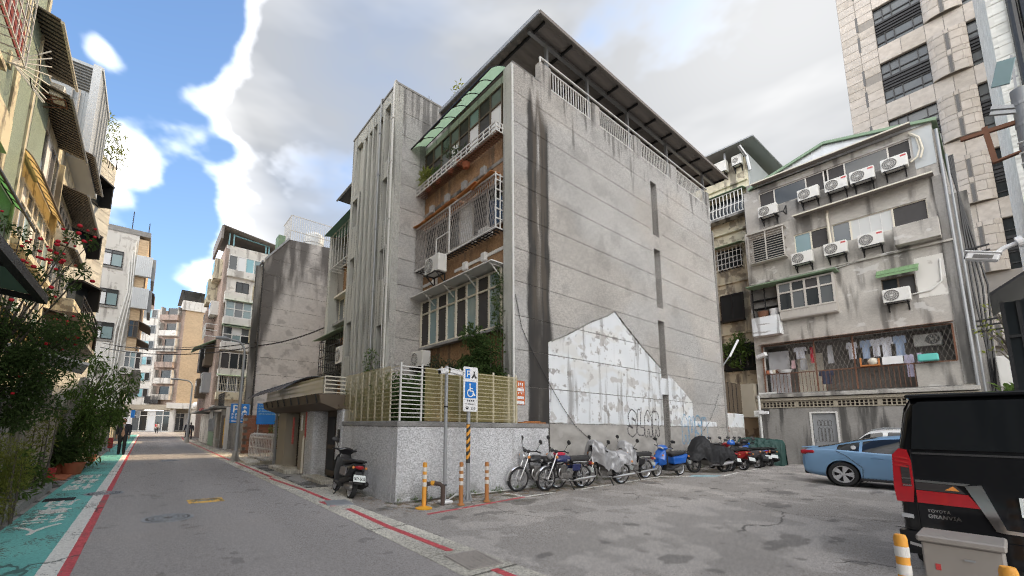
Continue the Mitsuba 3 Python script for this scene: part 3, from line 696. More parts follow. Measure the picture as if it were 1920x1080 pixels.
# second storey: wide window, small canopy with brackets
pat = ['screen', 'glassteal', 'screen', 'glassteal', 'screen', 'glassteal', 'screen', 'glassteal'][::-1]
window(MB, B, YA + .12, YB - .04, 4.42, 6.10, [1] * 8, [1.25, .48], pat + pat, 'creamframe', .055, 0.0, .07, heavy=2)
put(MB, 'sill', B.box(YA, YB, -.1, .12, 4.30, 4.385), 'coping')
put(MB, 'window_canopy', B.box(YA, YB + .0, -.1, .55, 6.20, 6.235), 'whitemetal')
for y in (8.55, 9.7, 10.9, 12.1): put(MB, 'canopy_bracket', [B.bar((y, 0, 6.18), (y, .5, 6.18), .03), B.bar((y, .0, 5.82), (y, .42, 6.17), .03)], 'whitemetal')
put(MB, 'spandrel', B.box(YA, YB, -.12, -.005, 6.24, 7.24), 'mosaic')
put(MB, 'band', [B.box(8.42, 10.9, -.01, .03, 6.70, 6.80), B.box(12.0, YB, -.01, .03, 6.70, 6.80)], 'whitemetal')
for y in (9.30, 10.25, 12.05): put(MB, 'vent_block', B.box(y - .11, y + .11, 0, .12, 6.58, 6.86, .02), 'whitemetal')
# third storey: window behind the cage
window(MB, B, YA + .1, YB - .1, 7.6, 8.9, [1] * 6, [1], ['glassdark', 'screen', 'curtain', 'glassdark', 'screen', 'glassdark'], 'alum', .05, -.06, .06)
put(MB, 'spandrel', B.box(YA, YB, -.12, -.005, 8.98, 10.30), 'mosaic')
put(MB, 'dark_band', B.box(YA, YB, -.01, .012, 9.52, 9.64), 'darkconc')
for y in (9.35, 10.35, 11.35, 12.35): put(MB, 'vent_block', B.box(y - .12, y + .12, 0, .13, 9.42, 9.74, .02), 'coping')
# fourth storey
p4 = ['glassgrey', 'screen', 'curtain', 'screen', 'glassgrey', 'curtain', 'screen', 'glassdark'][::-1]
p4 = ['curtain', 'screen', 'curtain', 'screen', 'curtain', 'glassgrey', 'screen', 'screen']
window(MB, B, YA + .1, YB - .05, 10.62, 12.1, [1] * 8, [1.0, .62], p4 + ['glassgrey', 'screen', 'glassteal', 'screen', 'glassgrey', 'glassdark', 'glassgrey', 'screen'], 'brownmetal', .05, 0, .06)
put(MB, 'lintel', B.box(YA, YB, -.12, .02, 12.12, 12.42), 'finwall')
# security cage on the third storey
CG = facing_w(7.45)
cage = thing('window_cage', 'rusty folding-lattice window cage over the third storey of the grey block', 'window cage')
put(cage, 'lattice', lattice(CG, 8.42, 12.98, 7.27, 8.90, 0, .105, .42, .013), 'gratebar', stuff=True)
put(cage, 'frame', [CG.bar((8.42, 0, 7.26), (12.98, 0, 7.26), .04), CG.bar((8.42, 0, 8.92), (12.98, 0, 8.92), .04), CG.bar((10.72, .02, 7.26), (10.72, .02, 8.9), .04), CG.bar((11.5, .02, 7.26), (11.5, .02, 8.0), .035), CG.bar((10.72, .02, 8.0), (11.5, .02, 8.0), .035)] +
    [bar((7.45, 8.42, z), (7.82, 8.42, z), .03) for z in (7.26, 7.55, 7.85, 8.15, 8.45, 8.75, 8.92)] + [bar((x, 8.42, 7.26), (x, 8.42, 8.98), .03) for x in (7.45, 7.63, 7.8)], 'whitemetal')
put(cage, 'floor_bar', [bar((7.45, y, 7.27), (7.82, y, 7.27), .025) for y in np.arange(8.5, 13, .16)] + [bar((x, 8.42, 7.265), (x, 12.98, 7.265), .02) for x in (7.55, 7.67)], 'darkmetal')
put(cage, 'roof_sheet', [bx for bx in [xf(box(-.22, .22, -.5, .5, -.01, .01), at(7.55, y, 8.99 + .02 * (i % 2), 0) @ rotm(-10 + 6 * (i % 3), (0, 1, 0)) @ rotm((i * 37) % 17 - 8, (1, 0, 0))) for i, y in enumerate((9.0, 9.75, 10.9, 11.9, 12.6))]], 'orangerust', label='broken orange rusty sheets on top of the cage')
put(cage, 'box', [box(7.5, 7.78, 8.9, 9.3, 7.29, 7.5), box(7.5, 7.7, 9.6, 9.85, 7.29, 7.46)], 'whitemetal', label='white boxes stored on the cage floor')
# flower rack on the fourth storey
rack = thing('flower_rack', 'white metal flower rack under the top windows of the grey block', 'rack')
PF = facing_w(7.42)
put(rack, 'rail', [PF.bar((8.36, 0, z), (13.0, 0, z), .035) for z in (10.30, 10.44, 10.58)], 'whitemetal')
for i in range(17): put(rack, 'post', PF.bar((8.38 + i * .288, 0, 10.28), (8.38 + i * .288, 0, 10.60), .03), 'whitemetal')
put(rack, 'floor_bar', [bar((7.42, y, 10.29), (7.85, y, 10.29), .02) for y in np.arange(8.4, 13.0, .11)] + [bar((x, 8.36, 10.29), (x, 13, 10.29), .018) for x in (7.53, 7.64, 7.75)], 'rust')
put(rack, 'side_rail', [bar((7.42, 8.37, z), (7.82, 8.37, z), .03) for z in (10.30, 10.44, 10.58)] + [bar((x, 8.37, 10.3), (x, 8.37, 10.6), .025) for x in (7.55, 7.68)], 'whitemetal')
def pot_plant(x, y, z, r, h, label, n=60, mat='leaf_mango', size=.16, name='pot_plant', group=None, sp=(1, 1, 1.1)):
    t = thing(name, label, 'plant', group)
    put(t, 'pot', lathe([(0, 0), (r * .72, 0), (r, r * 1.3), (r * 1.08, r * 1.3), (r * 1.08, r * 1.5), (r * .9, r * 1.5), (r * .85, r * 1.2), (0, r * 1.2)], 14, 'z', (x, y, z)), 'terracotta', smooth=30)
    put(t, 'stem', cat([tube([(x, y, z + r), (x + rnd.uniform(-.4, .4) * h * .4, y + rnd.uniform(-.4, .4) * h * .4, z + r + h * .7)], .008, 5) for _ in range(4)]), 'bark')
    put(t, 'foliage', leaves([(x, y, z + r * 1.5 + h * .55, h * .5)] + [(x + rnd.uniform(-.3, .3) * h, y + rnd.uniform(-.3, .3) * h, z + r + h * rnd.uniform(.4, .9), h * .28) for _ in range(3)], size, n, sp, .3, seed=int(y * 100)), mat, stuff=True)
    return t
pot_plant(7.62, 12.45, 10.31, .11, .62, 'bushy yellow-green plant at the left end of the flower rack', 46, 'leaf_yellow', .2)
pot_plant(7.62, 11.75, 10.31, .10, .40, 'low dark plant second from the left on the flower rack', 30, 'leaf_dark', .14)
pot_plant(7.62, 11.0, 10.31, .11, .75, 'tall thin plant in the middle of the flower rack', 22, 'leaf_grey', .18)
pot_plant(7.62, 10.45, 10.31, .12, .62, 'thin plant with a red pot right of the middle of the rack', 18, 'leaf_grey', .16)
single('hanging_basket', lathe([(0, 0), (.09, .01), (.13, .1), (.14, .2), (.12, .2), (.1, .1), (0, .08)], 14, 'z', (7.66, 10.15, 10.08)), 'terracotta', 'round terracotta bowl hung under the flower rack', 'bowl', smooth=30)
# green sheet canopy over the top windows
gc = thing('window_awning', 'pale green translucent awning over the top windows of the grey block', 'awning')
def arc(d0, z0, d1, z1, n=7, bulge=.10):
    s = np.linspace(0, 1, n); return np.stack([d0 + (d1 - d0) * s, z0 + (z1 - z0) * s + bulge * np.sin(s * math.pi)], 1)
def awning(par, F, u0, u1, d0, z0, d1, z1, n, film_mat, rib_mat='darkmetal', bulge=.1, ribw=.03, gap=0, fringe=0):
    a = arc(d0, z0, d1, z1, 7, bulge); us = np.linspace(u0, u1, n + 1)
    for i in range(n):
        v = np.array([F.p(u, d, z) for u in (us[i] + gap, us[i + 1] - gap) for d, z in a]); k = len(a)
        f = np.array([[j, j + 1, k + j + 1, k + j] for j in range(k - 1)])
        put(par, 'sheet', (v, f), film_mat, smooth=True)
    for i, u in enumerate(us): put(par, 'rib', F.tube([(u, d, z - .012) for d, z in a], ribw / 2, 5), rib_mat)
    put(par, 'edge_bar', [F.bar((u0, d1, z1), (u1, d1, z1), ribw * 1.4), F.bar((u0, d0, z0), (u1, d0, z0), ribw)], rib_mat)
awning(gc, B, 8.30, 13.02, .02, 12.58, .68, 12.16, 7, 'greenfilm', 'darkmetal', .07)
put(gc, 'sediment', [B.box(y - w / 2, y + w / 2, .55, .60, 12.24, 12.26) for y, w in ((9.2, .5), (10.1, .4), (11.4, .5), (12.4, .3))], 'brownmetal', label='dead leaves lying in the folds of the awning')
ac_unit(CG, 11.25, 6.62, 'white air conditioner hung under the lattice cage of the grey block', .86, .60, .34, fan=.14, off=.02)
ac_unit(B, 12.55, 3.62, 'air conditioner left of the hedge behind the garden fence', .82, .56, .34, off=.1, fan=.14)
# bay beyond the tower
D = facing_w(7.82)
put(MB, 'end_fin', box(7.2, 8.2, 21.7, 22.1, -.1, 12.45), 'finwall')
window(MB, D, 17.4, 21.6, 7.0, 8.3, [1] * 6, [1], ['curtain', 'glassteal', 'glassgrey'], 'creamframe', .06, 0, .06)
window(MB, D, 17.4, 21.6, 10.2, 11.9, [1] * 6, [1], ['glassdark', 'glassgrey'], 'alum', .05, 0, .06)
window(MB, D, 17.4, 21.6, 3.9, 5.6, [1] * 6, [1], ['glassdark', 'glassgrey'], 'alum', .05, 0, .06)
put(MB, 'sill', D.box(17.3, 21.7, 0, .35, 6.82, 6.95), 'coping')
put(MB, 'sill', D.box(17.3, 21.7, 0, .35, 8.36, 8.46), 'creamframe')
DF = facing_w(7.1)
def bar_cage(nm, label, F, u0, u1, z0, z1, dep, step=.28, mat='gratebar', roof=None, hz=3):
    t = thing(nm, label, 'window cage')
    n = max(2, int(round((u1 - u0) / step)))
    for i in range(n + 1):
        u = u0 + (u1 - u0) * i / n; put(t, 'bar', F.bar((u, 0, z0), (u, 0, z1), .028), mat)
    put(t, 'frame', [F.bar((u0, 0, z), (u1, 0, z), .03) for z in np.linspace(z0, z1, hz)] + [F.bar((u, 0, z), (u, -dep, z), .03) for u in (u0, u1) for z in np.linspace(z0, z1, hz)] + [F.bar((u, 0, z0), (u, -dep, z0), .022) for u in np.linspace(u0, u1, n + 1)], mat)
    if roof: put(t, 'roof_sheet', F.loc(xf(box(u0 - .15, u1 + .15, -dep, .35, -.012, .012), at(0, 0, z1 + .10) @ rotm(-12, (1, 0, 0)))), roof)
    return t
bar_cage('window_cage', 'white barred window cage with a pale roof, high beyond the stair tower', DF, 17.5, 21.6, 9.85, 11.75, .7, .42, 'whitemetal', 'clearfilm', 2)
bar_cage('window_cage', 'dark barred window cage low beyond the stair tower', facing_w(6.85), 17.6, 21.6, 4.1, 5.85, .95, .30, 'darkmetal', 'greensheet', 5)
ac_unit(facing_w(6.9), 17.75, 4.25, 'air conditioner at the foot of the stair tower above the porch', .95, .78, .40, off=0, fan=.16)
eave = thing('roof_eave', 'small dark eave jutting out left of the stair tower', 'eave')
put(eave, 'slab', box(7.05, 8.2, 17.26, 20.8, 13.55, 13.62), 'darkmetal'); put(eave, 'gutter_pipe', tube([(7.02, 17.2, 13.52), (7.02, 20.8, 13.52)], .05, 8), 'greymetal')
put(MB, 'parapet', box(7.7, 8.0, 17.2, 22.0, 12.3, 13.0), 'finwall')
# roof plants
for (x, y, z, h, lab, s) in [(9.0, 12.4, 12.4, 3.0, 'thin leafy tree on the roof behind the green awning', 1), (8.9, 14.2, 14.5, .9, 'bare twigs on the stair tower roof', 2)]:
    t = thing('roof_plant', lab, 'plant')
    br = [tube([(x, y, z), (x + rnd.uniform(-.3, .3), y + rnd.uniform(-.3, .3), z + h * rnd.uniform(.7, 1))], [.03, .008], 5) for _ in range(5)]
    put(t, 'stem', br, 'bark')
    if s == 1: put(t, 'foliage', leaves([(x, y, z + h * .9, .34), (x + .2, y - .2, z + h * .72, .3), (x - .2, y + .1, z + h * .6, .26), (x, y, z + h * 1.05, .2)], .17, 42, (1, 1, 1), .32, seed=3), 'leaf_yellow', stuff=True)
    else: put(t, 'twig', [tube([(x + rnd.uniform(-.4, .4), y + rnd.uniform(-.4, .4), z + rnd.uniform(.3, .8)), (x + rnd.uniform(-.8, .8), y + rnd.uniform(-.8, .8), z + rnd.uniform(.7, 1.2))], .008, 4) for _ in range(16)], 'bark')
# ------------------------------------------------------------------ granite garden wall, fence, hedge
GW = thing('garden_wall', 'speckled granite-chip garden wall at the corner of the grey block', 'wall')
G0, G1 = 4.12, 8.73
GS = facing_s(7.68); GL_ = facing_w(4.12)
for a, b in ((4.12, 7.92), (7.92, 8.73)): put(GW, 'wall_panel', GS.box(a + .004, b - .004, -.18, 0, -.1, 1.535), 'granite')
put(GW, 'wall_panel', box(4.12, 4.30, 7.87, 10.70, -.1, 1.535), 'granite')
put(GW, 'coping', [box(4.10, 8.74, 7.66, 7.88, 1.542, 1.655, .008)], 'coping')
put(GW, 'coping', [box(4.10, 4.32, 7.885, 10.70, 1.542, 1.655, .008)], 'coping')
put(GW, 'skirting', [box(4.09, 8.72, 7.64, 7.675, -.1, .03)], 'darkconc')
FE = thing('garden_fence', 'pale metal rail fence on the granite wall, half hung with yellow netting', 'fence')
FF = facing_s(7.76); FL = facing_w(4.20)
for i, u in enumerate((4.20, 4.72, 5.24, 5.76, 6.28, 6.80, 7.32, 7.58)):
    put(FE, 'post', [FF.bar((u, 0, 1.65), (u, 0, 2.90), .035)], 'whitemetal' if i < 2 else 'creamframe')
zz = np.linspace(1.74, 2.82, 13)
for z in zz:
    put(FE, 'rail', FF.bar((4.20, .012, z), (4.74, .012, z), .026, .022), 'whitemetal')
    put(FE, 'rail', FF.bar((4.76, .012, z), (7.58, .012, z), .018, .016), 'creamframe')
    put(FE, 'rail', FL.bar((7.79, .012, z), (10.7, .012, z), .020, .018), 'creamframe')
for u in np.arange(8.2, 10.75, .38): put(FE, 'post', FL.bar((u, 0, 1.65), (u, 0, 2.84), .03), 'creamframe')
def cloth(F, u0, u1, z0, z1, d, amp, seed, top=None, nu=28, nz=14):
    u, z = np.meshgrid(np.linspace(u0, u1, nu), np.linspace(0, 1, nz), indexing='ij')
    zz_ = z0 + (z1 - z0) * z
    if top is not None: zz_ = np.minimum(zz_, top(u))
    q = np.stack([u * 3.0, zz_ * 1.4, np.full_like(u, seed)], -1)
    dd = d + amp * (meshkit.fbm(q, 3, seed) - .5) * 2
    v = np.array([F.p(a, b, c) for a, b, c in zip(u.ravel(), dd.ravel(), zz_.ravel())])
    f = np.array([[i * nz + j, (i + 1) * nz + j, (i + 1) * nz + j + 1, i * nz + j + 1] for i in range(nu - 1) for j in range(nz - 1)])
    return (v, f)
put(FE, 'netting', cloth(FF, 4.78, 7.60, 1.67, 2.84, .045, .012, 3), 'meshfilm', smooth=True, label='yellow-brown see-through netting on the fence')
put(FE, 'netting', cloth(FL, 8.15, 10.72, 1.60, 2.86, .045, .03, 4), 'meshfilm', smooth=True)
single('tip_board', [box(7.75, 8.66, 7.70, 7.86, 1.665, 1.69), xf(box(-.3, .3, -.06, .06, 0, .02), at(8.2, 7.78, 1.70, 8))], 'orangerust', 'rusty orange boards lying on the end of the granite wall', 'boards')
op = thing('notice_plate', 'orange and white notice plate on the dark wall beside the fence', 'sign')
PL = facing_s(7.985)
put(op, 'plate', PL.box(7.80, 8.13, 0, .012, 2.16, 2.80), 'orangeplate')
put(op, 'lettering', [PL.box(a, b, .012, .015, c, d) for a, b, c, d in ((7.86, 8.07, 2.62, 2.63), (7.84, 8.09, 2.52, 2.60), (7.84, 8.09, 2.31, 2.38), (7.82, 8.10, 2.17, 2.26))] + [PL.box(7.87 + .06 * i, 7.90 + .06 * i, .012, .015, 2.44 + .03 * (i % 2), 2.49) for i in range(4)] + [PL.box(7.87 + .07 * i, 7.91 + .07 * i, .012, .015, 2.66 + .02 * (i % 2), 2.75) for i in range(3)], 'signwhite')
def hedge(name, label, C, size, n, sp, mat, seed, twigs=20, root=0, aspect=.4):
    t = thing(name, label, 'plant')
    c = np.array(C); g = random.Random(seed); tw = []
    for q in c[: max(2, min(len(c), twigs))]:
        tw.append(tube([(q[0] + g.uniform(-.1, .1), q[1] + g.uniform(-.1, .1), root), (q[0] * .98 + .02 * c[0][0], q[1], (q[2] + root) / 2), (q[0], q[1], q[2] + q[3] * .5)], [.025, .016, .006], 5))
    put(t, 'stem', tw, 'bark'); put(t, 'foliage', leaves(C, size, n, sp, aspect, seed=seed), mat, stuff=True)
    return t
g_ = random.Random(12)
hedge('hedge', 'dense dark climbing shrub behind the fence at its right end, under the window', [(g_.uniform(7.0, 7.66), g_.uniform(8.35, 9.3), g_.uniform(2.4, 4.1), g_.uniform(.24, .36)) for _ in range(30)] + [(g_.uniform(6.6, 7.5), g_.uniform(8.3, 9.2), g_.uniform(1.8, 2.9), .36) for _ in range(10)], .10, 330, (1, 1, 1), 'leaf_dark', 5, 14, aspect=.5)
hedge('shrub', 'looser dusty shrub below the second storey window, left of the dark hedge', [(g_.uniform(7.2, 7.66), g_.uniform(9.4, 12.6), g_.uniform(2.7, 3.75), g_.uniform(.20, .32)) for _ in range(18)], .09, 130, (1, 1, 1), 'leaf_grey', 6, 12, aspect=.5)
hedge('creeper', 'creeper climbing the fin edge beside the second storey window', [(7.66, 8.48 + g_.uniform(-.1, .14), 3.9 + i * .17, .12 + .05 * (i % 3)) for i in range(13)], .075, 46, (.7, 1, 1), 'leaf_dark', 8, 4, 1.5, .6)
hedge('creeper', 'small weedy plant at the foot of the stair tower', [(6.2, 13.7, 3.7, .25), (6.1, 13.5, 4.1, .2), (6.2, 13.9, 3.3, .22)], .14, 60, (1, 1, 1), 'leaf_mango', 9, 3, 2.5, .3)
hedge('garden_bush', 'dark bush pressed against the yellow netting along the street', [(g_.uniform(4.5, 5.6), g_.uniform(9.3, 11.0), g_.uniform(1.2, 2.5), .42) for _ in range(16)], .12, 170, (1, 1, 1), 'leaf_dark', 13, 8)
hedge('garden_bush', 'dark bush inside the open part of the fence', [(g_.uniform(4.5, 5.5), g_.uniform(8.3, 9.5), g_.uniform(1.5, 2.5), .4) for _ in range(16)], .12, 200, (1, 1, 1), 'leaf_dark', 10, 8)
# ------------------------------------------------------------------ gate porch along the street
PO = thing('gate_porch', 'brown metal gate porch with a curved canopy beside the granite wall', 'porch')
PW = facing_w(4.12)
put(PO, 'pier', box(4.10, 4.55, 10.70, 11.10, -.05, 2.0), 'granite')
put(PO, 'pier', box(4.0, 4.5, 12.75, 13.45, -.05, 2.0), 'granite')
put(PO, 'pier', box(4.0, 4.45, 15.85, 16.9, -.05, 2.0), 'beigewall')
put(PO, 'pier', box(4.05, 4.4, 13.5, 14.3, -.05, 2.0), 'beigewall')
put(PO, 'back_wall', box(5.0, 5.1, 10.8, 17.6, -.05, 2.0), 'beigewall')
d1 = put(PO, 'door', box(4.42, 4.48, 11.12, 12.72, .08, 1.98), 'brownmetal')
put(d1, 'panel', [box(4.405, 4.42, 11.3 + i * .72, 11.9 + i * .72, a, b) for i in (0, 1) for a, b in ((.25, .85), (.98, 1.8))], 'darkmetal')
put(d1, 'handle', tube([(4.40, 11.45, .85), (4.33, 11.45, .88), (4.31, 11.45, .99), (4.33, 11.45, 1.1), (4.40, 11.45, 1.13)], .016, 6), 'creamframe')
d2 = put(PO, 'door', box(4.42, 4.48, 14.35, 15.80, .08, 1.98), 'brownmetal')
put(d2, 'panel', [box(4.405, 4.42, 14.45 + i * .70, 15.0 + i * .70, a, b) for i in (0, 1) for a, b in ((.25, .85), (.98, 1.8))], 'darkmetal')
put(PO, 'post', box(4.02, 4.10, 17.45, 17.55, -.05, 2.35), 'greymetal')
put(PO, 'lintel', box(3.98, 4.75, 10.65, 17.5, 1.98, 2.08), 'brownmetal')
tp = sg.Polygon([(3.98, 1.96), (3.52, 2.12), (3.46, 2.36), (4.5, 2.36), (4.5, 1.96)])
m = extr(tp, 6.5); m.vertices = np.stack([m.vertices[:, 0], m.vertices[:, 2] + 10.72, m.vertices[:, 1]], 1); m.invert()
put(PO, 'planter_trough', m, 'brownmetal')
for y in np.arange(11.0, 17.2, .8): put(PO, 'trough_rib', bar((3.50, y, 2.13), (3.45, y, 2.36), .03), 'darkmetal')
PR = facing_w(3.60)
put(PO, 'screen_rail', [PR.bar((10.72, 0, z), (17.3, 0, z), .03) for z in (2.38, 2.52, 2.66, 2.80)], 'creamframe')
for y in np.arange(10.75, 17.3, .30): put(PO, 'screen_bar', PR.bar((y, 0, 2.36), (y, 0, 2.82), .022), 'creamframe')
put(PO, 'screen_netting', cloth(PR, 10.74, 17.2, 2.36, 2.82, .03, .008, 9), 'meshfilm', smooth=True)
put(PO, 'screen_side', [bar((3.6, 10.74, z), (4.2, 10.74, z), .028) for z in np.linspace(2.30, 2.82, 6)], 'creamframe')
a = arc(-.62, 3.02, .62, 2.60, 9, .16); us = np.linspace(12.9, 18.4, 7)
CN = facing_w(3.75)
for i in range(6):
    v = np.array([CN.p(u, d, z - .05 * (u - 12.9) / 5.5) for u in (us[i] + .004, us[i + 1] - .004) for d, z in a]); k = len(a)
    put(PO, 'canopy_sheet', (v, np.array([[j, j + 1, k + j + 1, k + j] for j in range(k - 1)])), 'brownmetal', smooth=True)
for u in us: put(PO, 'canopy_rib', CN.tube([(u, d, z + .005 - .05 * (u - 12.9) / 5.5) for d, z in a], .018, 5), 'darkmetal')
put(PO, 'doorstep', [box(3.75, 4.2, 11.0, 12.8, -.05, .10), box(3.6, 4.3, 13.9, 16.2, -.05, .12)], 'gutter')
put(PO, 'threshold', [box(3.3, 4.6, 10.7, 17.6, -.06, .02)], 'darkconc')
for i, (y, z, w, h, mt, lab) in enumerate([(13.46, 1.15, .10, .8, 'redlabel', 'red paper couplet on the porch pillar'), (15.0, .9, .16, .9, 'redlabel', 'faded red posters on the far porch door'), (14.05, 1.35, .12, .5, 'signwhite', 'white paper notice beside the far door'), (10.86, 1.1, .12, .34, 'darkmetal', 'dark letter box on the pier of the near door')]):
    single('notice', box(3.985 if i in (0,) else (4.07 if i == 3 else 4.03), 4.10 if i == 3 else 4.05, y - w / 2, y + w / 2, z, z + h), mt, lab, 'letter box' if i == 3 else 'notice')
single('drain_pipe', tube([(4.0, 13.62, .05), (4.0, 13.62, 1.1), (4.02, 13.62, 1.2)], .04, 8), 'creamframe', 'cream drain pipe beside the far porch door', 'pipe')
# white bar gate left of the porch
WG = thing('bar_gate', 'low white metal bar gate standing open left of the porch', 'gate')
P0, P1 = np.array([3.80, 21.0]), np.array([4.10, 18.2])
for i in range(15):
    q = P0 + (P1 - P0) * i / 14
    put(WG, 'bar', tube([(q[0], q[1], .10), (q[0], q[1], .98), (q[0] + .05, q[1], 1.10), (q[0] + .2, q[1], 1.16)], .02, 6), 'whitemetal')
put(WG, 'rail', [bar((*P0, z), (*P1, z), .04) for z in (.14, .55, .98)], 'whitemetal')
for i in range(7):
    x = 4.12 + i * .11; put(WG, 'side_bar', tube([(x, 18.15, .1), (x, 18.15, 1.12 - .02 * i * i)], .02, 5), 'whitemetal')
put(WG, 'side_panel', box(4.15, 4.9, 18.10, 18.13, .12, .58), 'greymetal')
single('step_block', box(3.7, 4.6, 17.65, 18.05, -.05, .14), 'gutter', 'concrete step below the open bar gate', 'step')
single('ramp_block', xf(box(-.3, .3, -1.5, 1.5, -.05, .07), at(3.55, 19.3, 0, -3)), 'gutter', 'low concrete ramp block at the kerb before the bar gate', 'kerb ramp')
# ------------------------------------------------------------------ rear concrete block
RB = thing('rear_building', 'stained concrete block covered in air conditioners with a laundry balcony', 'building')
R = facing_w(24.5)
wall = rect(.62, 7.62, 2.98, 11.9)
rh = [rect(1.02, 7.26, 3.36, 5.76), rect(1.78, 2.76, 7.2, 8.02), rect(4.28, 6.25, 7.30, 8.66), rect(6.4, 7.5, 7.2, 8.8), rect(1.15, 4.12, 10.1, 11.06), rect(4.28, 5.55, 10.15, 11.1), rect(5.95, 7.3, 10.2, 11.5)]
put(RB, 'wall', R.slab(wall.difference(sops.unary_union(rh)), -.25, 0), 'concrete')
put(RB, 'core', [box(25.9, 34, .62, 7.62, 0, 14), box(24.8, 34, .62, .9, 0, 14), box(24.8, 34, 7.4, 7.62, 0, 14), box(24.76, 34, .7, 7.5, 5.8, 14.0), box(24.76, 34, .7, 7.5, 0, 2.5), box(24.76, 34, .7, 7.5, 3.05, 3.28)], 'darkconc')
put(RB, 'wall_patch', R.box(.95, 1.74, 0, .012, 6.95, 8.62), 'whitewall', label='pale painted patch round the small window')
put(RB, 'side_pilaster', R.box(.62, .92, 0, .05, 3.4, 11.85), 'darkconc')
# roof storey
plain('bluesheet', (.40, .42, .425), .55, .2)
plain('whitesheet', (.56, .585, .60), .45, .2)
put(RB, 'roof_wall', R.slab(rect(.7, 7.5, 11.9, 14.2).difference(rect(1.35, 6.82, 12.95, 13.88)), -.2, .0), 'concrete'); put(RB, 'corner_sheet', R.box(.72, 1.30, .0, .02, 12.4, 14.1), 'bluesheet'); put(RB, 'roof_wall_lower', R.box(1.3, 6.9, .0, .02, 11.92, 12.88), 'darkconc')
window(RB, R, 4.20, 6.82, 12.95, 13.86, [1.0, 1.9, .95], [1], ['screen', 'glassdark', 'screen'], 'alum', .05, -.12, .06)
window(RB, R, 1.36, 4.05, 12.95, 13.86, [.9, 1.9, .8], [1], ['screen', 'glassdark', 'screen'], 'alum', .05, -.12, .06)
def sloped_eave(par, F, u0, u1, z, dep, mat='corrugated', n=14, th=.03):
    put(par, 'eave', F.loc(xf(box(u0, u1, 0, dep, -.015, .015), at(0, 0, z) @ rotm(-7, (1, 0, 0)))), mat)
    put(par, 'eave_gutter', [F.bar((u0, dep, z - dep * .12 - .02), (u1, dep, z - dep * .12 - .02), .055)], 'creamframe')
sloped_eave(RB, R, 1.25, 7.0, 14.36, .55)
gable = sg.Polygon([(.72, 14.22), (7.12, 14.30), (4.05, 15.10)])
put(RB, 'gable_sheet', R.slab(gable, -.05, .02), 'whitesheet')
for u in np.arange(1.1, 7.0, .38):
    zt = 14.26 + .84 * (1 - abs(u - 4.05) / 3.2); put(RB, 'gable_rib', R.bar((u, .03, 14.3), (u, .03, zt), .03), 'whitesheet')
for a, b in (((7.25, 14.26), (4.05, 15.16)), ((4.05, 15.16), (.55, 14.22))):
    put(RB, 'roof_sheet', [bar((24.38, a[0], a[1]), (24.38, b[0], b[1]), .1, .12), xf(box(0, 9.6, -.01, math.hypot(a[0] - b[0], a[1] - b[1]), -.02, .02), np.array([[1, 0, 0, 24.35], [0, (b[0] - a[0]) / math.hypot(a[0] - b[0], a[1] - b[1]), 0, a[0]], [0, (b[1] - a[1]) / math.hypot(a[0] - b[0], a[1] - b[1]), 1, a[1] + .05], [0, 0, 0, 1.0]]))], 'greensheet')
sloped_eave(RB, R, .85, 5.40, 11.92, .62)
for u in np.arange(1.3, 5.5, .42): put(RB, 'transom_panel', R.box(u, u + .40, -.06, -.02, 11.10, 11.82), 'creamframe')
window(RB, R, 4.28, 5.55, 10.15, 11.08, [1, 1], [1], ['glassteal', 'screen'][::-1], 'creamframe', .06, -.12, .07)
window(RB, R, 1.15, 4.12, 10.1, 11.06, [1.0, 1.35, .62], [1], ['screen', 'blind', 'glassgrey'], 'creamframe', .06, -.12, .07)
put(RB, 'blind_seam', [R.box(u, u + .02, -.08, -.07, 10.12, 11.0) for u in (2.5, 2.85, 3.2)], 'whitemetal')
cg = thing('window_cage', 'grey louvred window cage at the left end of the rear block', 'window cage')
put(cg, 'window_pane', R.box(5.9, 7.35, -.2, -.12, 10.1, 11.6), 'glassdark')
for z in np.linspace(10.15, 11.5, 12): put(cg, 'louvre', R.bar((5.88, .42, z), (7.36, .42, z), .045, .02), 'alum')
put(cg, 'frame', [R.bar((u, .42, 10.1), (u, .42, 11.6), .05) for u in (5.86, 6.6, 7.36)] + [R.bar((u, 0, z), (u, .42, z), .04) for u in (5.86, 7.36) for z in (10.1, 10.6, 11.1, 11.6)] + [R.box(5.8, 7.4, 0, .5, 11.6, 11.64), R.box(5.84, 7.38, 0, .42, 10.05, 10.08)], 'alum')
put(RB, 'balcony_box', R.box(.9, 2.16, 0, .55, 9.2, 10.0, .01), 'concrete')
put(RB, 'ledge', R.box(.62, 7.5, 0, .12, 9.02, 9.10), 'concrete')
# third storey
bay = thing('bay_window', 'pinkish metal bay window with a ribbed lower panel on the rear block', 'bay window')
BF = facing_w(24.1)
window(bay, BF, 4.22, 6.28, 7.32, 8.66, [1, 1, 1, 1], [1.0, .55], ['glassgrey', 'glassdark', 'glassgrey', 'glassdark', 'glassgrey', 'screen', 'glassdark', 'glassgrey'], 'alum', .075, 0, .06, heavy=2)
put(bay, 'lower_panel', BF.box(4.2, 6.3, 0, .03, 6.92, 7.28), 'alum')
for u in np.arange(4.28, 6.3, .12): put(bay, 'panel_rib', BF.bar((u, .035, 6.94), (u, .035, 7.27), .018), 'alum')
put(bay, 'side', [box(24.1, 24.5, 4.19, 4.23, 6.92, 8.7), box(24.1, 24.5, 6.27, 6.31, 6.92, 8.7), box(24.1, 24.5, 4.2, 6.3, 6.88, 6.92)], 'alum')
put(bay, 'awning', box(23.75, 24.5, 4.05, 7.55, 8.76, 8.80), 'greensheet')
put(RB, 'shelf_back', R.box(6.36, 7.5, -.24, -.2, 7.2, 8.8), 'interior')
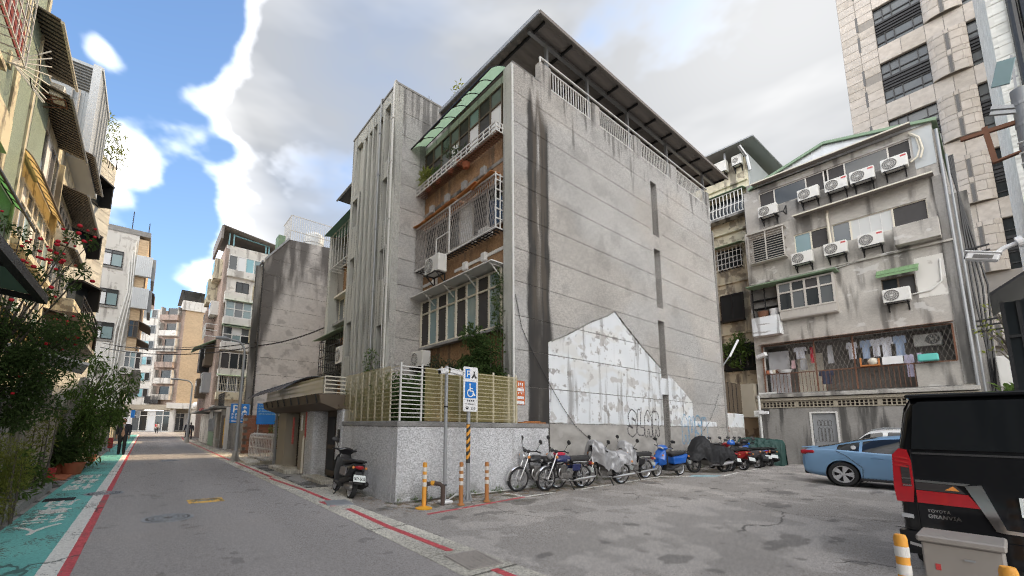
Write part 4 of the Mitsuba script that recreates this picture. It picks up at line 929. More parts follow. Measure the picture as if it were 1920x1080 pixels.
put(RB, 'shelf', [R.box(6.4, 7.48, -.2, .1, z, z + .03) for z in (7.22, 7.72, 8.15)] + [R.bar((u, .1, 7.2), (u, .1, 8.75), .05) for u in (6.38, 6.95, 7.48)], 'darkmetal')
single('tub', lathe([(0, 0), (.17, 0), (.21, .34), (.19, .34), (.15, .04), (0, .04)], 14, 'z', (24.48, 6.62, 7.25)), 'white', 'white plastic tub on the dark shelf of the rear block', 'tub', smooth=30)
single('tub', lathe([(0, 0), (.2, 0), (.25, .3), (.23, .3), (.18, .04), (0, .04)], 14, 'z', (24.5, 7.1, 7.25)), 'rust', 'brown pot on the dark shelf of the rear block', 'pot', smooth=30)
put(RB, 'balcony_box', R.box(6.34, 7.5, 0, .5, 6.24, 7.18, .01), 'oldplaster')
window(RB, R, 1.78, 2.76, 7.2, 8.0, [1, 1], [1], ['screen', 'glassdark'], 'brownmetal', .05, -.12, .06)
aw = thing('window_awning', 'small green corrugated awning over the little window of the rear block', 'awning')
plain('greenpanel', (.17, .28, .14), .7)
for i in range(9):
    u = 1.62 + i * .138; put(aw, 'slat', R.loc(xf(box(u, u + .132, 0, .46, -.012, .012), at(0, 0, 8.40) @ rotm(-35, (1, 0, 0)))), 'greenpanel')
put(aw, 'valance', R.box(1.62, 2.86, .36, .38, 8.02, 8.12), 'greenpanel')
rows = [(6.40, 12.36, 'air conditioner leftmost of the top row on the rear block', 0), (4.75, 12.52, 'air conditioner second of the top row on the rear block, left of the middle', 0), (3.74, 12.50, 'air conditioner third of the top row on the rear block', 1),
        (2.86, 12.50, 'air conditioner fourth of the top row on the rear block', 1), (1.86, 12.55, 'air conditioner rightmost of the top row on the rear block, beside the thick pipes', 1),
        (5.24, 9.45, 'air conditioner left of the three below the fourth storey windows', 0), (4.02, 9.5, 'air conditioner middle of the three below the fourth storey windows', 1), (2.86, 9.5, 'air conditioner right of the three, beside the concrete balcony box', 1), (2.33, 6.88, 'air conditioner below the little green awning', 0)]
for u, z, lab, red in rows: ac_unit(R, u, z, lab, .80, .56, .32, group=None, off=.14, fan=.14, red=bool(red), rust=False)
put(RB, 'loose_bracket', [R.bar((5.75, 0, 12.3), (5.75, .5, 12.3), .04), R.bar((6.05, 0, 12.3), (6.05, .5, 12.3), .04), R.bar((5.75, .5, 12.3), (6.1, .5, 12.3), .04), R.bar((5.72, .05, 12.3), (5.72, .05, 12.75), .04), R.bar((5.72, .5, 12.3), (5.72, .05, 12.72), .03)], 'darkmetal')
for i, pts in enumerate([[(1.35, .08, 14.05), (1.15, .16, 13.7), (1.1, .16, 13.2), (1.2, .16, 12.85), (1.4, .2, 12.7)], [(1.3, .1, 14.0), (1.08, .22, 13.65), (1.02, .2, 13.1), (1.12, .2, 12.75)]]):
    single('conduit', R.tube(pts, .038, 8), 'creamframe', ['thick white pipe curving down to the rightmost top air conditioner', 'second white pipe curving beside it at the roof end'][i], 'pipe', smooth=True)
single('conduit', R.tube([(1.9, .05, 7.15), (1.4, .06, 7.2), (1.08, .06, 7.5), (1.05, .06, 8.4)], .03, 7), 'whitepipe', 'white pipe running from the air conditioner under the green awning', 'pipe', smooth=True)
single('conduit', R.tube([(4.18, .06, 8.95), (2.6, .06, 9.12), (.8, .06, 9.05)], .025, 6), 'whitepipe', 'thin pipe crossing the rear block above the green awning', 'pipe', smooth=True)
single('conduit', R.tube([(4.20, .05, 11.8), (4.22, .14, 11.5), (4.19, .14, 10.1)], .05, 8), 'creamframe', 'cream pipe between the fourth storey windows of the rear block', 'pipe', smooth=True)
for i, (y, r, z0, z1) in enumerate([(.60, .048, 2.4, 13.8), (.45, .036, 2.6, 12.6)]):
    single('drain_pipe', tube([(24.42, y, z0), (24.42, y, z1)], r, 8), 'galv', ['thick grey drain pipe down the right corner of the rear block', 'thinner grey pipe at the right corner of the rear block'][i], 'pipe')
# laundry balcony
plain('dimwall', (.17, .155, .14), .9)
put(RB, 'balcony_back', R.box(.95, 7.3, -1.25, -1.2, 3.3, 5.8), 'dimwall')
put(RB, 'balcony_floor', R.box(.95, 7.3, -1.2, .05, 3.28, 3.36), 'darkconc')
put(RB, 'parapet', R.box(.98, 2.12, -.12, .0, 3.36, 4.30), 'concrete')
put(RB, 'balcony_door', R.box(5.2, 6.2, -1.19, -1.14, 3.36, 5.3), 'creamframe')
put(RB, 'plastic_curtain', cloth(R, 6.35, 7.2, 3.4, 5.5, -.5, .06, 22, nu=14, nz=8), 'towel', smooth=True)
lb = thing('balcony_grille', 'rusty folding lattice and bars closing the laundry balcony', 'grille')
put(lb, 'lattice', lattice(R, 1.02, 6.3, 4.32, 5.72, .10, .15, .42, .014), 'gratebar', stuff=True)
put(lb, 'frame', [R.bar((1.0, .1, z), (7.26, .1, z), .04) for z in (4.30, 5.74)] + [R.bar((u, .1, 3.38), (u, .1, 5.74), .05) for u in (3.88, 5.22, 7.26)] + [R.bar((1.0, .1, 4.3), (1.0, .1, 5.74), .05)], 'rust')
for i in range(34):
    u = 2.15 + i * .145; put(lb, 'bar', R.bar((u, .1, 3.38), (u, .1, 4.30), .018), 'rust')
put(lb, 'roof_sheet', R.loc(xf(box(.95, 7.32, -.02, .45, -.01, .01), at(0, 0, 5.86) @ rotm(-10, (1, 0, 0)))), 'rust')
plain('shirt_white', (.60, .61, .66), .85); plain('shirt_blue', (.30, .38, .52), .85); plain('shirt_dark', (.06, .07, .11), .85); plain('shirt_red', (.48, .03, .05), .85); plain('shirt_pink', (.55, .36, .38), .85); plain('shirt_lilac', (.47, .44, .56), .85); plain('shirt_grey', (.36, .36, .37), .85)
def garment(u, z, w, h, m, lab, d=-.35, dress=False):
    pts = [(-.5, 0), (-.2, .04), (-.07, -.01), (.07, -.01), (.2, .04), (.5, 0), (.56, -.35), (.36, -.36), (.34, -.16), (.36, -1), (-.36, -1), (-.34, -.16), (-.36, -.36), (-.56, -.35)]
    if dress: pts = [(-.3, 0), (.3, 0), (.42, -1), (-.42, -1)]
    g = sg.Polygon([(u + x * w, z + y * h) for x, y in pts])
    mm = R.slab(g, d, d + .03)
    mm = mm.subdivide_to_size(.12); v = mm.vertices.copy(); v[:, 0] += .05 * np.sin(v[:, 1] * 22 + u * 9) * np.clip((z - v[:, 2]) / h, 0, 1); mm.vertices = v
    t = single('garment', mm, m, lab, 'clothes', 'laundry drying behind the balcony lattice')
for args in [(5.85, 5.55, .46, .55, 'shirt_white', 'white top with a scoop neck hanging at the left of the laundry'), (5.42, 5.5, .16, .75, 'shirt_red', 'bright red narrow garment in the laundry', -.35, True), (4.75, 5.5, .26, .85, 'shirt_grey', 'long grey garment in the middle of the laundry', -.35, True),
             (4.0, 5.5, .34, .75, 'shirt_white', 'white shirt behind the rusty post of the balcony'), (3.55, 5.52, .32, .8, 'shirt_blue', 'blue shirt first of the four right of the post'), (3.22, 5.52, .32, .75, 'shirt_white', 'pale shirt second right of the rusty post'), (2.90, 5.55, .36, .85, 'shirt_white', 'white shirt third right of the rusty post'), (2.50, 5.55, .36, .85, 'shirt_blue', 'light blue shirt fourth right of the rusty post'),
             (5.75, 4.95, .36, .5, 'shirt_grey', 'grey shorts hanging under the white top', -.3, True), (6.15, 4.95, .2, .4, 'shirt_pink', 'small pink cloth left of the grey shorts', -.3, True), (4.95, 4.3, .5, .6, 'shirt_dark', 'dark blue clothes hanging low behind the bars', -.25), (1.98, 4.75, .22, .95, 'shirt_lilac', 'lilac cloth nearest the solid end of the balcony', -.2, True), (2.28, 4.7, .26, .9, 'shirt_lilac', 'lilac shirt hanging low at the right of the balcony', -.2)]: garment(*args)
single('towel_box', [R.box(2.42, 3.02, .12, .22, 4.34, 4.66)], 'white', 'white box with black marks on the balcony grille', 'box')
single('crate', [R.box(3.1, 3.7, .12, .30, 4.32, 4.38), R.box(3.1, 3.14, .12, .3, 4.38, 4.62), R.box(3.66, 3.7, .12, .3, 4.38, 4.7)], 'orangerust', 'open wooden crate on the balcony grille beside the white box', 'crate')
single('bundle', R.loc(mv(trimesh.creation.icosphere(2, .17), 3.3, .2, 4.5)), 'creamframe', 'cream bundle lying in the wooden crate', 'bundle', smooth=True)
plain('tealbox', (.12, .50, .44), .5)
single('plastic_box', R.box(1.45, 2.0, .12, .38, 4.34, 4.62, .03), 'tealbox', 'turquoise plastic box on the right end of the balcony grille', 'box')
single('basin', lathe([(0, 0), (.2, 0), (.3, .14), (.27, .14), (.18, .03), (0, .03)], 16, 'z', (24.42, 6.42, 4.33)), 'white', 'shallow white basin on the balcony shelf', 'basin', smooth=30)
for i in range(4): single('shelf_pot', lathe([(0, 0), (.08, 0), (.1, .17), (0, .17)], 10, 'z', (24.4, 7.1 - i * .13, 4.34)), ['terracotta', 'white', 'creamframe', 'rust'][i], ['terracotta pot leftmost on the balcony shelf', 'white jar second on the balcony shelf', 'cream jar third on the balcony shelf', 'brown pot fourth on the balcony shelf'][i], 'pot', smooth=30)
ac_unit(facing_w(25.6), 1.75, 5.1, 'air conditioner hung behind the lattice at the right of the laundry balcony', .8, .5, .3, off=0, brk=False)
# ledge, pierced band, ground wall
put(RB, 'ledge', [R.box(.55, 7.62, 0, .32, 3.14, 3.30, .01)], 'concrete')
put(RB, 'ledge', [R.box(.55, 7.70, 0, .20, 2.98, 3.10)], 'beigewall')
hl = []
for k in range(5):
    for i in range(9):
        for j in (0, 1):
            u = 7.45 - k * 1.42 - i * .145; hl.append(rect(u - .11, u, 2.69 + j * .125, 2.69 + j * .125 + .095))
put(RB, 'pierced_band', R.slab(rect(.55, 7.70, 2.64, 2.97).difference(sops.unary_union(hl)), -.02, .10), 'beigewall')
put(RB, 'ground_wall', R.slab(rect(-6, 7.72, -.1, 2.62).difference(rect(4.72, 5.60, -.2, 2.36)), -.2, .06), 'darkconc')
dr_ = put(RB, 'door', R.box(4.74, 5.58, -.08, -.03, 0, 2.34), 'greymetal')
put(dr_, 'frame', [R.box(4.66, 4.73, .0, .09, 0, 2.42), R.box(5.59, 5.66, 0, .09, 0, 2.42), R.box(4.66, 5.66, 0, .09, 2.36, 2.43)], 'whitemetal')
for i in range(4):
    for z, h in ((1.1, .62), (1.8, .26)):
        u = 4.92 + i * .13; put(dr_, 'panel', [R.tube([(u, -.02, z), (u, -.02, z + h - .05), (u + .05, -.02, z + h), (u + .10, -.02, z + h - .05), (u + .10, -.02, z), (u, -.02, z)], .010, 5)], 'acgrille')
put(dr_, 'handle', R.bar((5.5, .0, 1.05), (5.5, .0, 1.2), .03), 'chrome')
# ------------------------------------------------------------------ narrow cream building behind the gap
CB = thing('narrow_building', 'narrow peeling cream building in the gap behind the grey block', 'building')
C = facing_w(26.0)
put(CB, 'wall', box(26.0, 34, 7.66, 12, -.1, 17.2), 'creamwall')
put(CB, 'side_wall', box(26.05, 34, 7.60, 7.655, 15.0, 17.4), 'bluesheet')
put(CB, 'side_pilaster', C.box(7.58, 7.78, 0, .12, 0, 15.3), 'darkconc')
put(CB, 'roof', [xf(box(25.2, 34.5, 7.1, 12.2, 0, .06), np.array([[1, 0, 0, 0], [0, 1, 0, 0], [.05, .02, 1, 16.35], [0, 0, 0, 1.0]])), bar((25.2, 7.05, 17.75), (25.2, 12.2, 17.85), .08), bar((25.2, 7.05, 17.75), (34.5, 7.05, 18.2), .08)], 'greymetal')
put(CB, 'roof_post', [bar((25.6, 8.6, 16.9), (25.6, 8.6, 17.7), .09)], 'greymetal')
put(CB, 'roof_pipe', tube([(25.3, 7.75, 17.6), (25.75, 7.55, 17.0), (25.9, 7.5, 16.2)], .09, 8), 'steel')
put(CB, 'ledge', [C.box(7.7, 12, 0, .12, 15.75, 15.85), C.box(7.7, 12, 0, .15, 12.9, 13.0), C.box(7.7, 12, 0, .1, 9.9, 10.0), C.box(7.7, 12, 0, .1, 6.9, 7.0)], 'creamwall')
rl = thing('balcony_railing', 'white wavy-bar balcony railing on the narrow cream building', 'railing')
put(rl, 'slab', C.box(7.8, 10.6, 0, .62, 13.62, 13.74), 'darkconc'); put(rl, 'awning', C.loc(xf(box(7.75, 10.6, 0, .75, -.015, .015), at(0, 0, 15.28) @ rotm(-12, (1, 0, 0)))), 'greensheet')
for i in range(15):
    u = 7.85 + i * .19; put(rl, 'bar', C.tube([(u, .6, 13.75), (u + .03, .62, 14.0), (u - .02, .62, 14.5), (u, .6, 15.05)], .028, 5), 'whitemetal')
put(rl, 'rail', [C.bar((7.82, .6, z), (10.6, .6, z), .04) for z in (13.78, 14.3, 15.05)], 'whitemetal')
put(CB, 'opening', C.box(7.9, 10.5, .0, .02, 13.75, 15.0), 'glassdark')
ac_unit(C, 9.05, 16.62, 'air conditioner under the roof of the narrow cream building', 1.0, .68, .36, off=.1, fan=.2)
ac_unit(C, 8.05, 16.72, 'smaller air conditioner at the roof corner of the narrow cream building', .5, .6, .3, off=.05, fan=.1)
window(CB, C, 8.3, 9.5, 10.75, 11.9, [1, 1, 1], [1, 1], ['glassdark'], 'darkmetal', .04, .01, .05)
bar_cage('window_cage', 'white barred window cage on the narrow cream building', facing_w(25.6), 8.22, 9.6, 10.7, 11.95, .38, .2, 'whitemetal', 'greensheet', 5)
window(CB, C, 8.4, 9.5, 7.7, 9.2, [1, 1], [1], ['glassdark'], 'darkmetal', .08, .1, .06)
put(CB, 'window_box', C.box(8.35, 9.55, 0, .35, 7.62, 7.74), 'darkmetal')
pc = thing('planted_cage', 'dark window cage overgrown by a green plant on the narrow cream building', 'window cage')
put(pc, 'frame', [C.bar((8.0, .7, z), (9.6, .7, z), .04) for z in (4.9, 5.6, 6.2)] + [C.bar((u, .7, 4.9), (u, .7, 6.2), .03) for u in np.linspace(8.0, 9.6, 7)] + [C.bar((u, 0, 4.9), (u, .7, 4.9), .04) for u in (8.0, 9.6)], 'darkmetal')
put(pc, 'window_pane', C.box(8.0, 9.6, 0, .03, 4.8, 6.3), 'glassdark')
hedge('window_plant', 'leafy plant growing out of the dark cage on the narrow cream building', [(25.3, 8.6, 6.2, .42), (25.4, 9.1, 5.9, .4), (25.4, 8.3, 5.8, .35), (25.4, 8.8, 5.3, .4), (25.3, 8.6, 6.6, .25)], .2, 130, (1, 1, 1), 'leaf_mango', 31, 4, 5)
# ruined wall and gate in the gap
rw = thing('ruined_wall', 'ruined plastered brick wall end at the corner of the blank wall', 'wall')
plain('brick', (.22, .10, .065), .9); plain('brick2', (.13, .07, .05), .9)
put(rw, 'plaster', cat([box(21.9, 23.9, 8.15, 8.45, -.05, 2.35, .03), box(21.65, 22.1, 8.05, 8.4, -.05, 1.75, .05), box(22.2, 22.8, 8.05, 8.3, -.05, 1.5, .06)]), 'oldplaster')
for i in range(24):
    z = .05 + (i // 2) * .14; put(rw, 'brick', box(21.42 + .05 * (i % 3), 21.62 + .06 * ((i * 7) % 3), 8.05 + .12 * (i % 2), 8.16 + .12 * (i % 2), z, z + .11, .008), 'brick')
gg = thing('alley_gate', 'grey metal alley gate above the ruined wall', 'gate')
put(gg, 'sheet', [box(22.1, 24.3, 8.3, 8.33, 2.4, 3.9)], 'brownmetal'); put(gg, 'rail', [bar((21.6, 8.28, z), (22.2, 8.28, z), .04) for z in (2.4, 3.1, 3.9)] + [bar((x, 8.28, 2.4), (x, 8.28, 3.95), .03) for x in (21.6, 21.8, 22.0, 22.2)], 'greymetal')
put(gg, 'seam', [bar((x, 8.29, 2.4), (x, 8.29, 3.9), .02) for x in (22.6, 23.1, 23.6)], 'darkmetal')
single('corrugated_lean_to', [box(24.2, 26, 7.72, 8.6, 2.2, 3.9)], 'beigewall', 'shadowy tan lean-to at the end of the alley', 'shed')
lt = thing('tube_lamp', 'white tube lamp on an arm at the far corner of the blank wall', 'lamp')
put(lt, 'arm', tube([(21.3, 7.95, 4.55), (21.45, 7.7, 5.0)], .03, 6), 'greymetal'); put(lt, 'tube', tube([(21.45, 7.7, 4.95), (21.75, 7.4, 5.75)], .05, 8), 'white')
cp = thing('camera_pole', 'thin white camera pole in front of the rear block wall', 'pole')
put(cp, 'pole', tube([(23.6, 7.35, 0), (23.6, 7.35, 3.2), (23.55, 7.30, 3.3), (23.55, 6.6, 3.32)], .05, 8), 'whitepipe', smooth=False); put(cp, 'camera', [box(23.4, 23.5, 6.95, 7.35, 2.32, 2.46, .02), box(23.5, 23.62, 7.2, 7.3, 2.3, 2.5)], 'white'); put(cp, 'junction_box', box(23.55, 23.7, 7.38, 7.6, 2.2, 2.5, .02), 'whitemetal')
wc = thing('wall_camera', 'white camera at the left corner of the laundry balcony', 'camera')
put(wc, 'body', xf(box(-.25, .25, -.09, .09, -.1, .1, .03), at(24.2, 7.25, 5.25, 70) @ rotm(15, (0, 1, 0))), 'white'); put(wc, 'arm', bar((24.2, 7.2, 5.2), (24.5, 7.1, 5.15), .05), 'greymetal')
# ------------------------------------------------------------------ stone tower block
TWR = thing('stone_tower', 'tall beige stone tower with rounded bays and dark paired windows', 'building')
X = 55.0; F5 = facing_w(X)
H = 66.0
lv = [6.8 + 6.25 * i for i in range(10)]                     # tops of the window bays: 19.3 is lv[2]
bays = [(4.2, 1.05), (-1.32, -4.45), (-6.8, -9.95)]
op = [rect(a, b, z - 4.45, z) for a, b in bays for z in lv]
put(TWR, 'core', F5.slab(rect(-14, 6.72, -1, H).difference(sops.unary_union(op)), -.6, -.04), 'stonejoint')
put(TWR, 'core', box(X + .6, X + 22, -14, 6.70, -1, H), 'towerstone_b')
stones = ['towerstone', 'towerstone_b', 'towerstone_c']
def stone(F, u0, u1, z0, z1): put(TWR, 'stone_panel', F.box(u0 + .025, u1 - .025, -.05, 0, z0 + .025, z1 - .025), rnd.choice(stones))
for z in lv:                                                  # bands and left pier, where seen
    if z < 15: continue
    u = 6.72
    for w in (1.3, 1.22):
        for k in range(7):
            if w == 1.3 or k != 3: stone(F5, u - w, u, z - 4.45 + .893 * k, z - 4.45 + .893 * (k + 1))
        u -= w
    u = 4.2
    for w in (1.57, 1.57, 1.18, 1.18, 1.57, 1.57, 1.2): stone(F5, u - w, u, z + .02, z + 1.78); u -= w
    for uu in (5.42,): put(TWR, 'slot', [F5.box(uu - .09, uu + .09, -.03, .012, z - 4.0 + o, z - 2.3 + o) for o in (0, 2.4)], 'acgrille')
BOW = .42
for z in lv:
    if z < 12: continue
    for (a, b) in ((1.05, -1.32), (-4.45, -6.8)):
        c, r = (a + b) / 2, (a - b) / 2
        ca = np.linspace(0, math.pi, 21)
        def bow(t0, t1, z0, z1, d):
            th = np.linspace(t0, t1, 5); pts = [(c - r * math.cos(t), BOW * r * math.sin(t) * (1 + d)) for t in th] + [(c - (r - .12) * math.cos(t), BOW * (r - .12) * math.sin(t)) for t in th[::-1]]
            m = extr(sg.Polygon(pts), z1 - z0); m.vertices[:, 2] += z0; return F5.loc(m)
        put(TWR, 'bow_core', bow(0, math.pi, z - 4.45, z, -.05), 'stonejoint' if a > 0 else 'towerstone_b')
        if a > 0:
            for k, (h0, h1) in enumerate([(0, .9), (.9, 1.8), (1.8, 2.3), (2.3, 3.2), (3.2, 4.0), (4.0, 4.45)]):
                tt = [0, .28, .46, .54, .74, 1.0] if k % 2 else [0, .2, .46, .54, .84, 1.0]
                for q0, q1 in zip(tt[:-1], tt[1:]):
                    if q0 == .46 and k in (0, 1, 3, 4): continue
                    put(TWR, 'stone_panel', bow(q0 * math.pi + .02, q1 * math.pi - .02, z - 4.45 + h0 + .025, z - 4.45 + h1 - .025, 0), rnd.choice(stones))
        for o in (0, 2.3): put(TWR, 'slot', [bow(.475 * math.pi, .525 * math.pi, z - 4.4 + o, z - 2.75 + o, -.02)], 'acgrille')
for a, b in bays:
    for z in lv:
        if z < 12: continue
        z0 = z - 4.45
        for zz0, zz1 in ((z0 + .02, z0 + 1.5), (z0 + 2.85, z - .02)):
            w = put(TWR, 'window', [F5.bar((u, -.32, zz0), (u, -.32, zz1), .09) for u in np.linspace(b, a, 6)[[0, 1, 3, 4, 5]]] + [F5.bar((b, -.32, zq), (a, -.32, zq), .09) for zq in (zz0, zz1, zz0 + .55)], 'black')
            for u0_, u1_ in zip(np.linspace(b, a, 6)[[0, 1, 3, 4]], np.linspace(b, a, 6)[[1, 3, 4, 5]]): put(w, 'pane', F5.box(u0_, u1_, -.40, -.38, zz0, zz1), 'glassdark' if z < 30 else 'glassgrey')
        sp = put(TWR, 'spandrel', F5.box(b, a, -.42, -.28, z0 + 1.5, z0 + 2.85), 'black')
        for zq in (1.62, 1.95, 2.25, 2.62): put(sp, 'louvre', F5.box(b, a, -.28, -.16, z0 + zq, z0 + zq + .16), 'darkmetal')
# ------------------------------------------------------------------ things at the right edge
WB = thing('white_tiled_building', 'white tiled building edge with dark pipes at the top right', 'building')
put(WB, 'wall', box(33, 44, -12, -1.5, 0, 44), 'whitetile')
for z in np.arange(15.0, 44, .62): put(WB, 'tile_course', facing_w(33).box(-2.05, -1.5, 0, .03, z, z + .57), 'whitetile')
put(WB, 'corner_pipe', [tube([(32.8, y, 2), (32.8, y, 44)], .16, 8) for y in (-2.25, -2.6, -3.0, -3.4)], 'black')
UP = thing('utility_pole', 'grey utility pole with rusty brackets at the right edge of the picture', 'pole')
put(UP, 'pole', tube([(12.0, -.74, 0), (12.0, -.74, 7.72)], [.15, .125], 18), 'greymetal', smooth=30)
put(UP, 'band', [tube([(12.0, -.74, z), (12.0, -.74, z + .06)], .135, 16) for z in (6.25, 6.6, 7.0, 7.4)], 'galv')
put(UP, 'bracket', [bar((12.0, .02, 7.16), (12.0, -.62, 7.13), .07), bar((12.0, -.28, 7.24), (12.0, -.33, 6.50), .07), bar((11.99, -.3, 6.50), (11.99, -.62, 6.55), .10, .03)], 'rust')
put(UP, 'clamp', [bar((11.9, -.36, 7.42), (11.95, -.66, 7.30), .06), bar((11.9, -.38, 7.52), (11.95, -.66, 7.40), .06)], 'greymetal')
put(UP, 'sign_back', xf(box(-.02, .02, -.11, .11, -.24, .24, .006), at(12.1, -.60, 8.22, 0) @ rotm(14, (1, 0, 0))), 'glassteal')
put(UP, 'sign_frame', [bar((12.1, -.70, 7.75), (12.1, -.72, 8.5), .03), bar((12.1, -.5, 8.0), (12.1, -.75, 8.06), .025)], 'galv')
put(UP, 'strap', [tube([(11.95, -.60, z), (11.85, -.74, z - .03), (11.95, -.88, z + .02)], .018, 5) for z in (6.3, 6.7, 6.5)], 'whitepipe')
SC = thing('surveillance_camera', 'white bullet camera on an arm from the utility pole at the right edge', 'camera')
Mc = at(12.0, .0, 4.78, 180) @ rotm(-22, (1, 0, 0)) @ rotm(0, (0, 1, 0))
put(SC, 'body', xf(box(-.085, .085, -.20, .20, -.075, .06, .02), Mc), 'white'); put(SC, 'shield', xf(box(-.10, .10, -.24, .21, .06, .085, .008), Mc), 'white')
put(SC, 'lens', xf(cyl((0, -.215, -.005), (0, -.20, -.005), .055, 14), Mc), 'black'); put(SC, 'vent', xf(box(.086, .092, -.11, .13, -.045, .02), Mc), 'acgrille')
put(SC, 'arm', [tube([(12, -.17, 4.80), (12, -.25, 4.86), (12, -.44, 4.92), (12, -.7, 4.95)], .04, 10)], 'white'); put(SC, 'mount', cyl((12, -.40, 4.91), (12, -.47, 4.93), .10, 14), 'white')
KI = thing('kiosk', 'dark glass kiosk with a pitched roof behind the van', 'kiosk')
put(KI, 'glass', box(12.4, 14.0, -2.6, -.12, .3, 3.95), 'glassdark'); put(KI, 'frame', [bar((12.38, y, .1), (12.38, y, 3.95), .05) for y in (-.12, -.30, -1.2, -2.6)] + [bar((12.38, -.12, z), (12.38, -2.6, z), .05) for z in (.3, 1.5, 3.3)], 'black')
put(KI, 'roof', xf(box(12.0, 14.2, -2.9, .0, 0, .05), np.array([[1, 0, 0, 0], [0, 1, 0, 0], [0, -.72, 1, 4.03], [0, 0, 0, 1.0]])), 'darkmetal')
BT = thing('bare_tree', 'bare twiggy tree with a few yellow leaves in front of the stone tower', 'tree')
b0 = np.array([22.0, -.5, 0]); tw = [tube([b0, b0 + (0, .05, 2.6), b0 + (.1, .1, 4.8)], [.10, .08, .05], 7)]
put(BT, 'trunk', tw, 'bark')
g_ = random.Random(44); tw = []; cs = []
for i in range(30):
    s = b0 + (0, .2, g_.uniform(3.6, 5.0)); e = s + (g_.uniform(-.7, .7), g_.uniform(-.7, .6), g_.uniform(.4, 1.6)); tw.append(tube([s, (s + e) / 2 + (0, 0, .2), e], [.03, .018, .008], 5)); cs.append((*e, .2))
put(BT, 'twig', tw, 'bark', stuff=True); put(BT, 'foliage', leaves(cs, .11, 7, (1, 1, 1), .6, seed=5), 'leaf_yellow', stuff=True)
hedge('bush', 'rounded green bush behind the black van roof', [(20.5 + g_.uniform(-.6, .6), -.55 + g_.uniform(-1.6, .5), g_.uniform(1.2, 2.75), .45) for _ in range(26)], .26, 150, (1, 1, 1), 'leaf_mango', 71, 6)
put(RB, 'side_unit', [box(24.1, 24.5, -.45, .1, 3.2, 4.3, .02)], 'acwhite')
put(RB, 'side_wires', [tube([(24.45, .2 + .1 * math.sin(i), 3 + i * .0), (24.4, .35 - .12 * i, 7), (24.45, .3 + .05 * i, 12.5)], .03, 5) for i in range(4)] + [bar((24.4, .4, z), (24.3, -.2, z + .02), .06) for z in (5.3, 5.5, 5.7, 8.3, 8.5)], 'black')
put(RB, 'side_back', box(26, 34, .1, .6, 0, 11.5), 'darkconc')
# ------------------------------------------------------------------ left side of the street
LX = -4.3
LF = facing_e(LX)
GB = thing('green_building', 'sage green tiled apartment building at the left edge of the picture', 'building')
put(GB, 'wall', box(-14, LX - .35, -4, 20.4, 0, 20), 'darkconc')
for a, b, m in ((15.0, 17.6, 'greentile'), (18.15, 19.55, 'greentile')): put(GB, 'tile_pier', LF.box(a, b, -.35, 0, 0, 20), m)
for a, b in ((17.62, 18.0), (19.58, 19.72)): put(GB, 'pier_edge', LF.box(a, b, -.35, .06, 0, 20), 'creamwall')
put(GB, 'corner_pier', LF.box(19.75, 20.4, -.4, -.06, 0, 20), 'finwall')
for z in (4.2, 7.4, 10.6, 13.8, 17.0): put(GB, 'ledge', LF.box(9, 15, -.4, .5, z, z + .14), 'creamwall')
for z in (5.0, 8.2, 11.4, 14.6): window(GB, LF, 9.4, 14.8, z, z + 1.7, [1] * 5, [1], ['glassdark', 'screen', 'glassgrey'], 'alum', .06, -.3, .06)
put(GB, 'balcony_box', [LF.box(14.6, 16.4, 0, .45, 9.0, 10.0)], 'creamwall')
wc_ = bar_cage('window_cage', 'big grey barred window cage at the top left corner', facing_e(-3.6), 12.2, 15.5, 11.2, 13.6, .7, .38, 'whitemetal', None, 6)
plain('redpanel', (.20, .035, .03), .7)
single('red_board', facing_e(-3.70).box(12.3, 15.3, 0, .03, 11.25, 12.1), 'redpanel', 'dark red boards inside the top left window cage', 'boards')
fan = thing('spike_guard', 'fan of metal spikes sticking out from the green pier at the top left', 'spike guard')
for i, a in enumerate(np.linspace(-75, 80, 9)): put(fan, 'spike', bar((-4.25, 17.0, 12.2), (-4.25 + .75, 17.0 + .75 * math.cos(math.radians(a)) * .8, 12.2 + .9 * math.sin(math.radians(a))), .028), 'whitemetal')
put(fan, 'ring', tube([(-3.75 + .0, 17.0 + .5 * math.cos(a), 12.2 + .6 * math.sin(a)) for a in np.linspace(-2.2, 2.2, 16)], .016, 5), 'darkmetal')
put(fan, 'plate', LF.box(16.85, 17.15, 0, .06, 12.0, 12.45), 'creamwall')
# yellow-awning building
YB_ = thing('cream_building', 'old cream apartment building with deep dark eaves and a yellow awning', 'building')
YF = facing_e(-4.45)
put(YB_, 'wall', box(-14, -4.45, 20.4, 31.2, 0, 15.4), 'creamwall')
put(YB_, 'green_wall', YF.box(20.42, 22.4, 0, .1, 10.9, 15.0), 'greentile')
window(YB_, YF, 22.3, 25.6, 11.6, 13.4, [1] * 4, [1], ['glassdark', 'curtain', 'screen', 'glassdark'], 'alum', .07, .02, .06)
put(YB_, 'divider', YF.box(26.0, 26.15, 0, .22, 9.0, 13.6), 'creamwall')
window(YB_, YF, 20.7, 26.0, 8.2, 10.2, [1] * 6, [1.3, .7], ['glassgrey', 'glassteal', 'curtain', 'glassdark'], 'creamframe', .10, .02, .08, heavy=2)
window(YB_, YF, 20.7, 26.0, 5.0, 7.0, [1] * 6, [1.3, .7], ['glassgrey', 'glassteal', 'curtain', 'glassdark'], 'creamframe', .10, .02, .08, heavy=2)
put(YB_, 'ledge', [YF.box(20.5, 26.4, 0, .3, 7.7, 7.9), YF.box(20.5, 26.4, 0, .3, 4.4, 4.6)], 'creamwall')
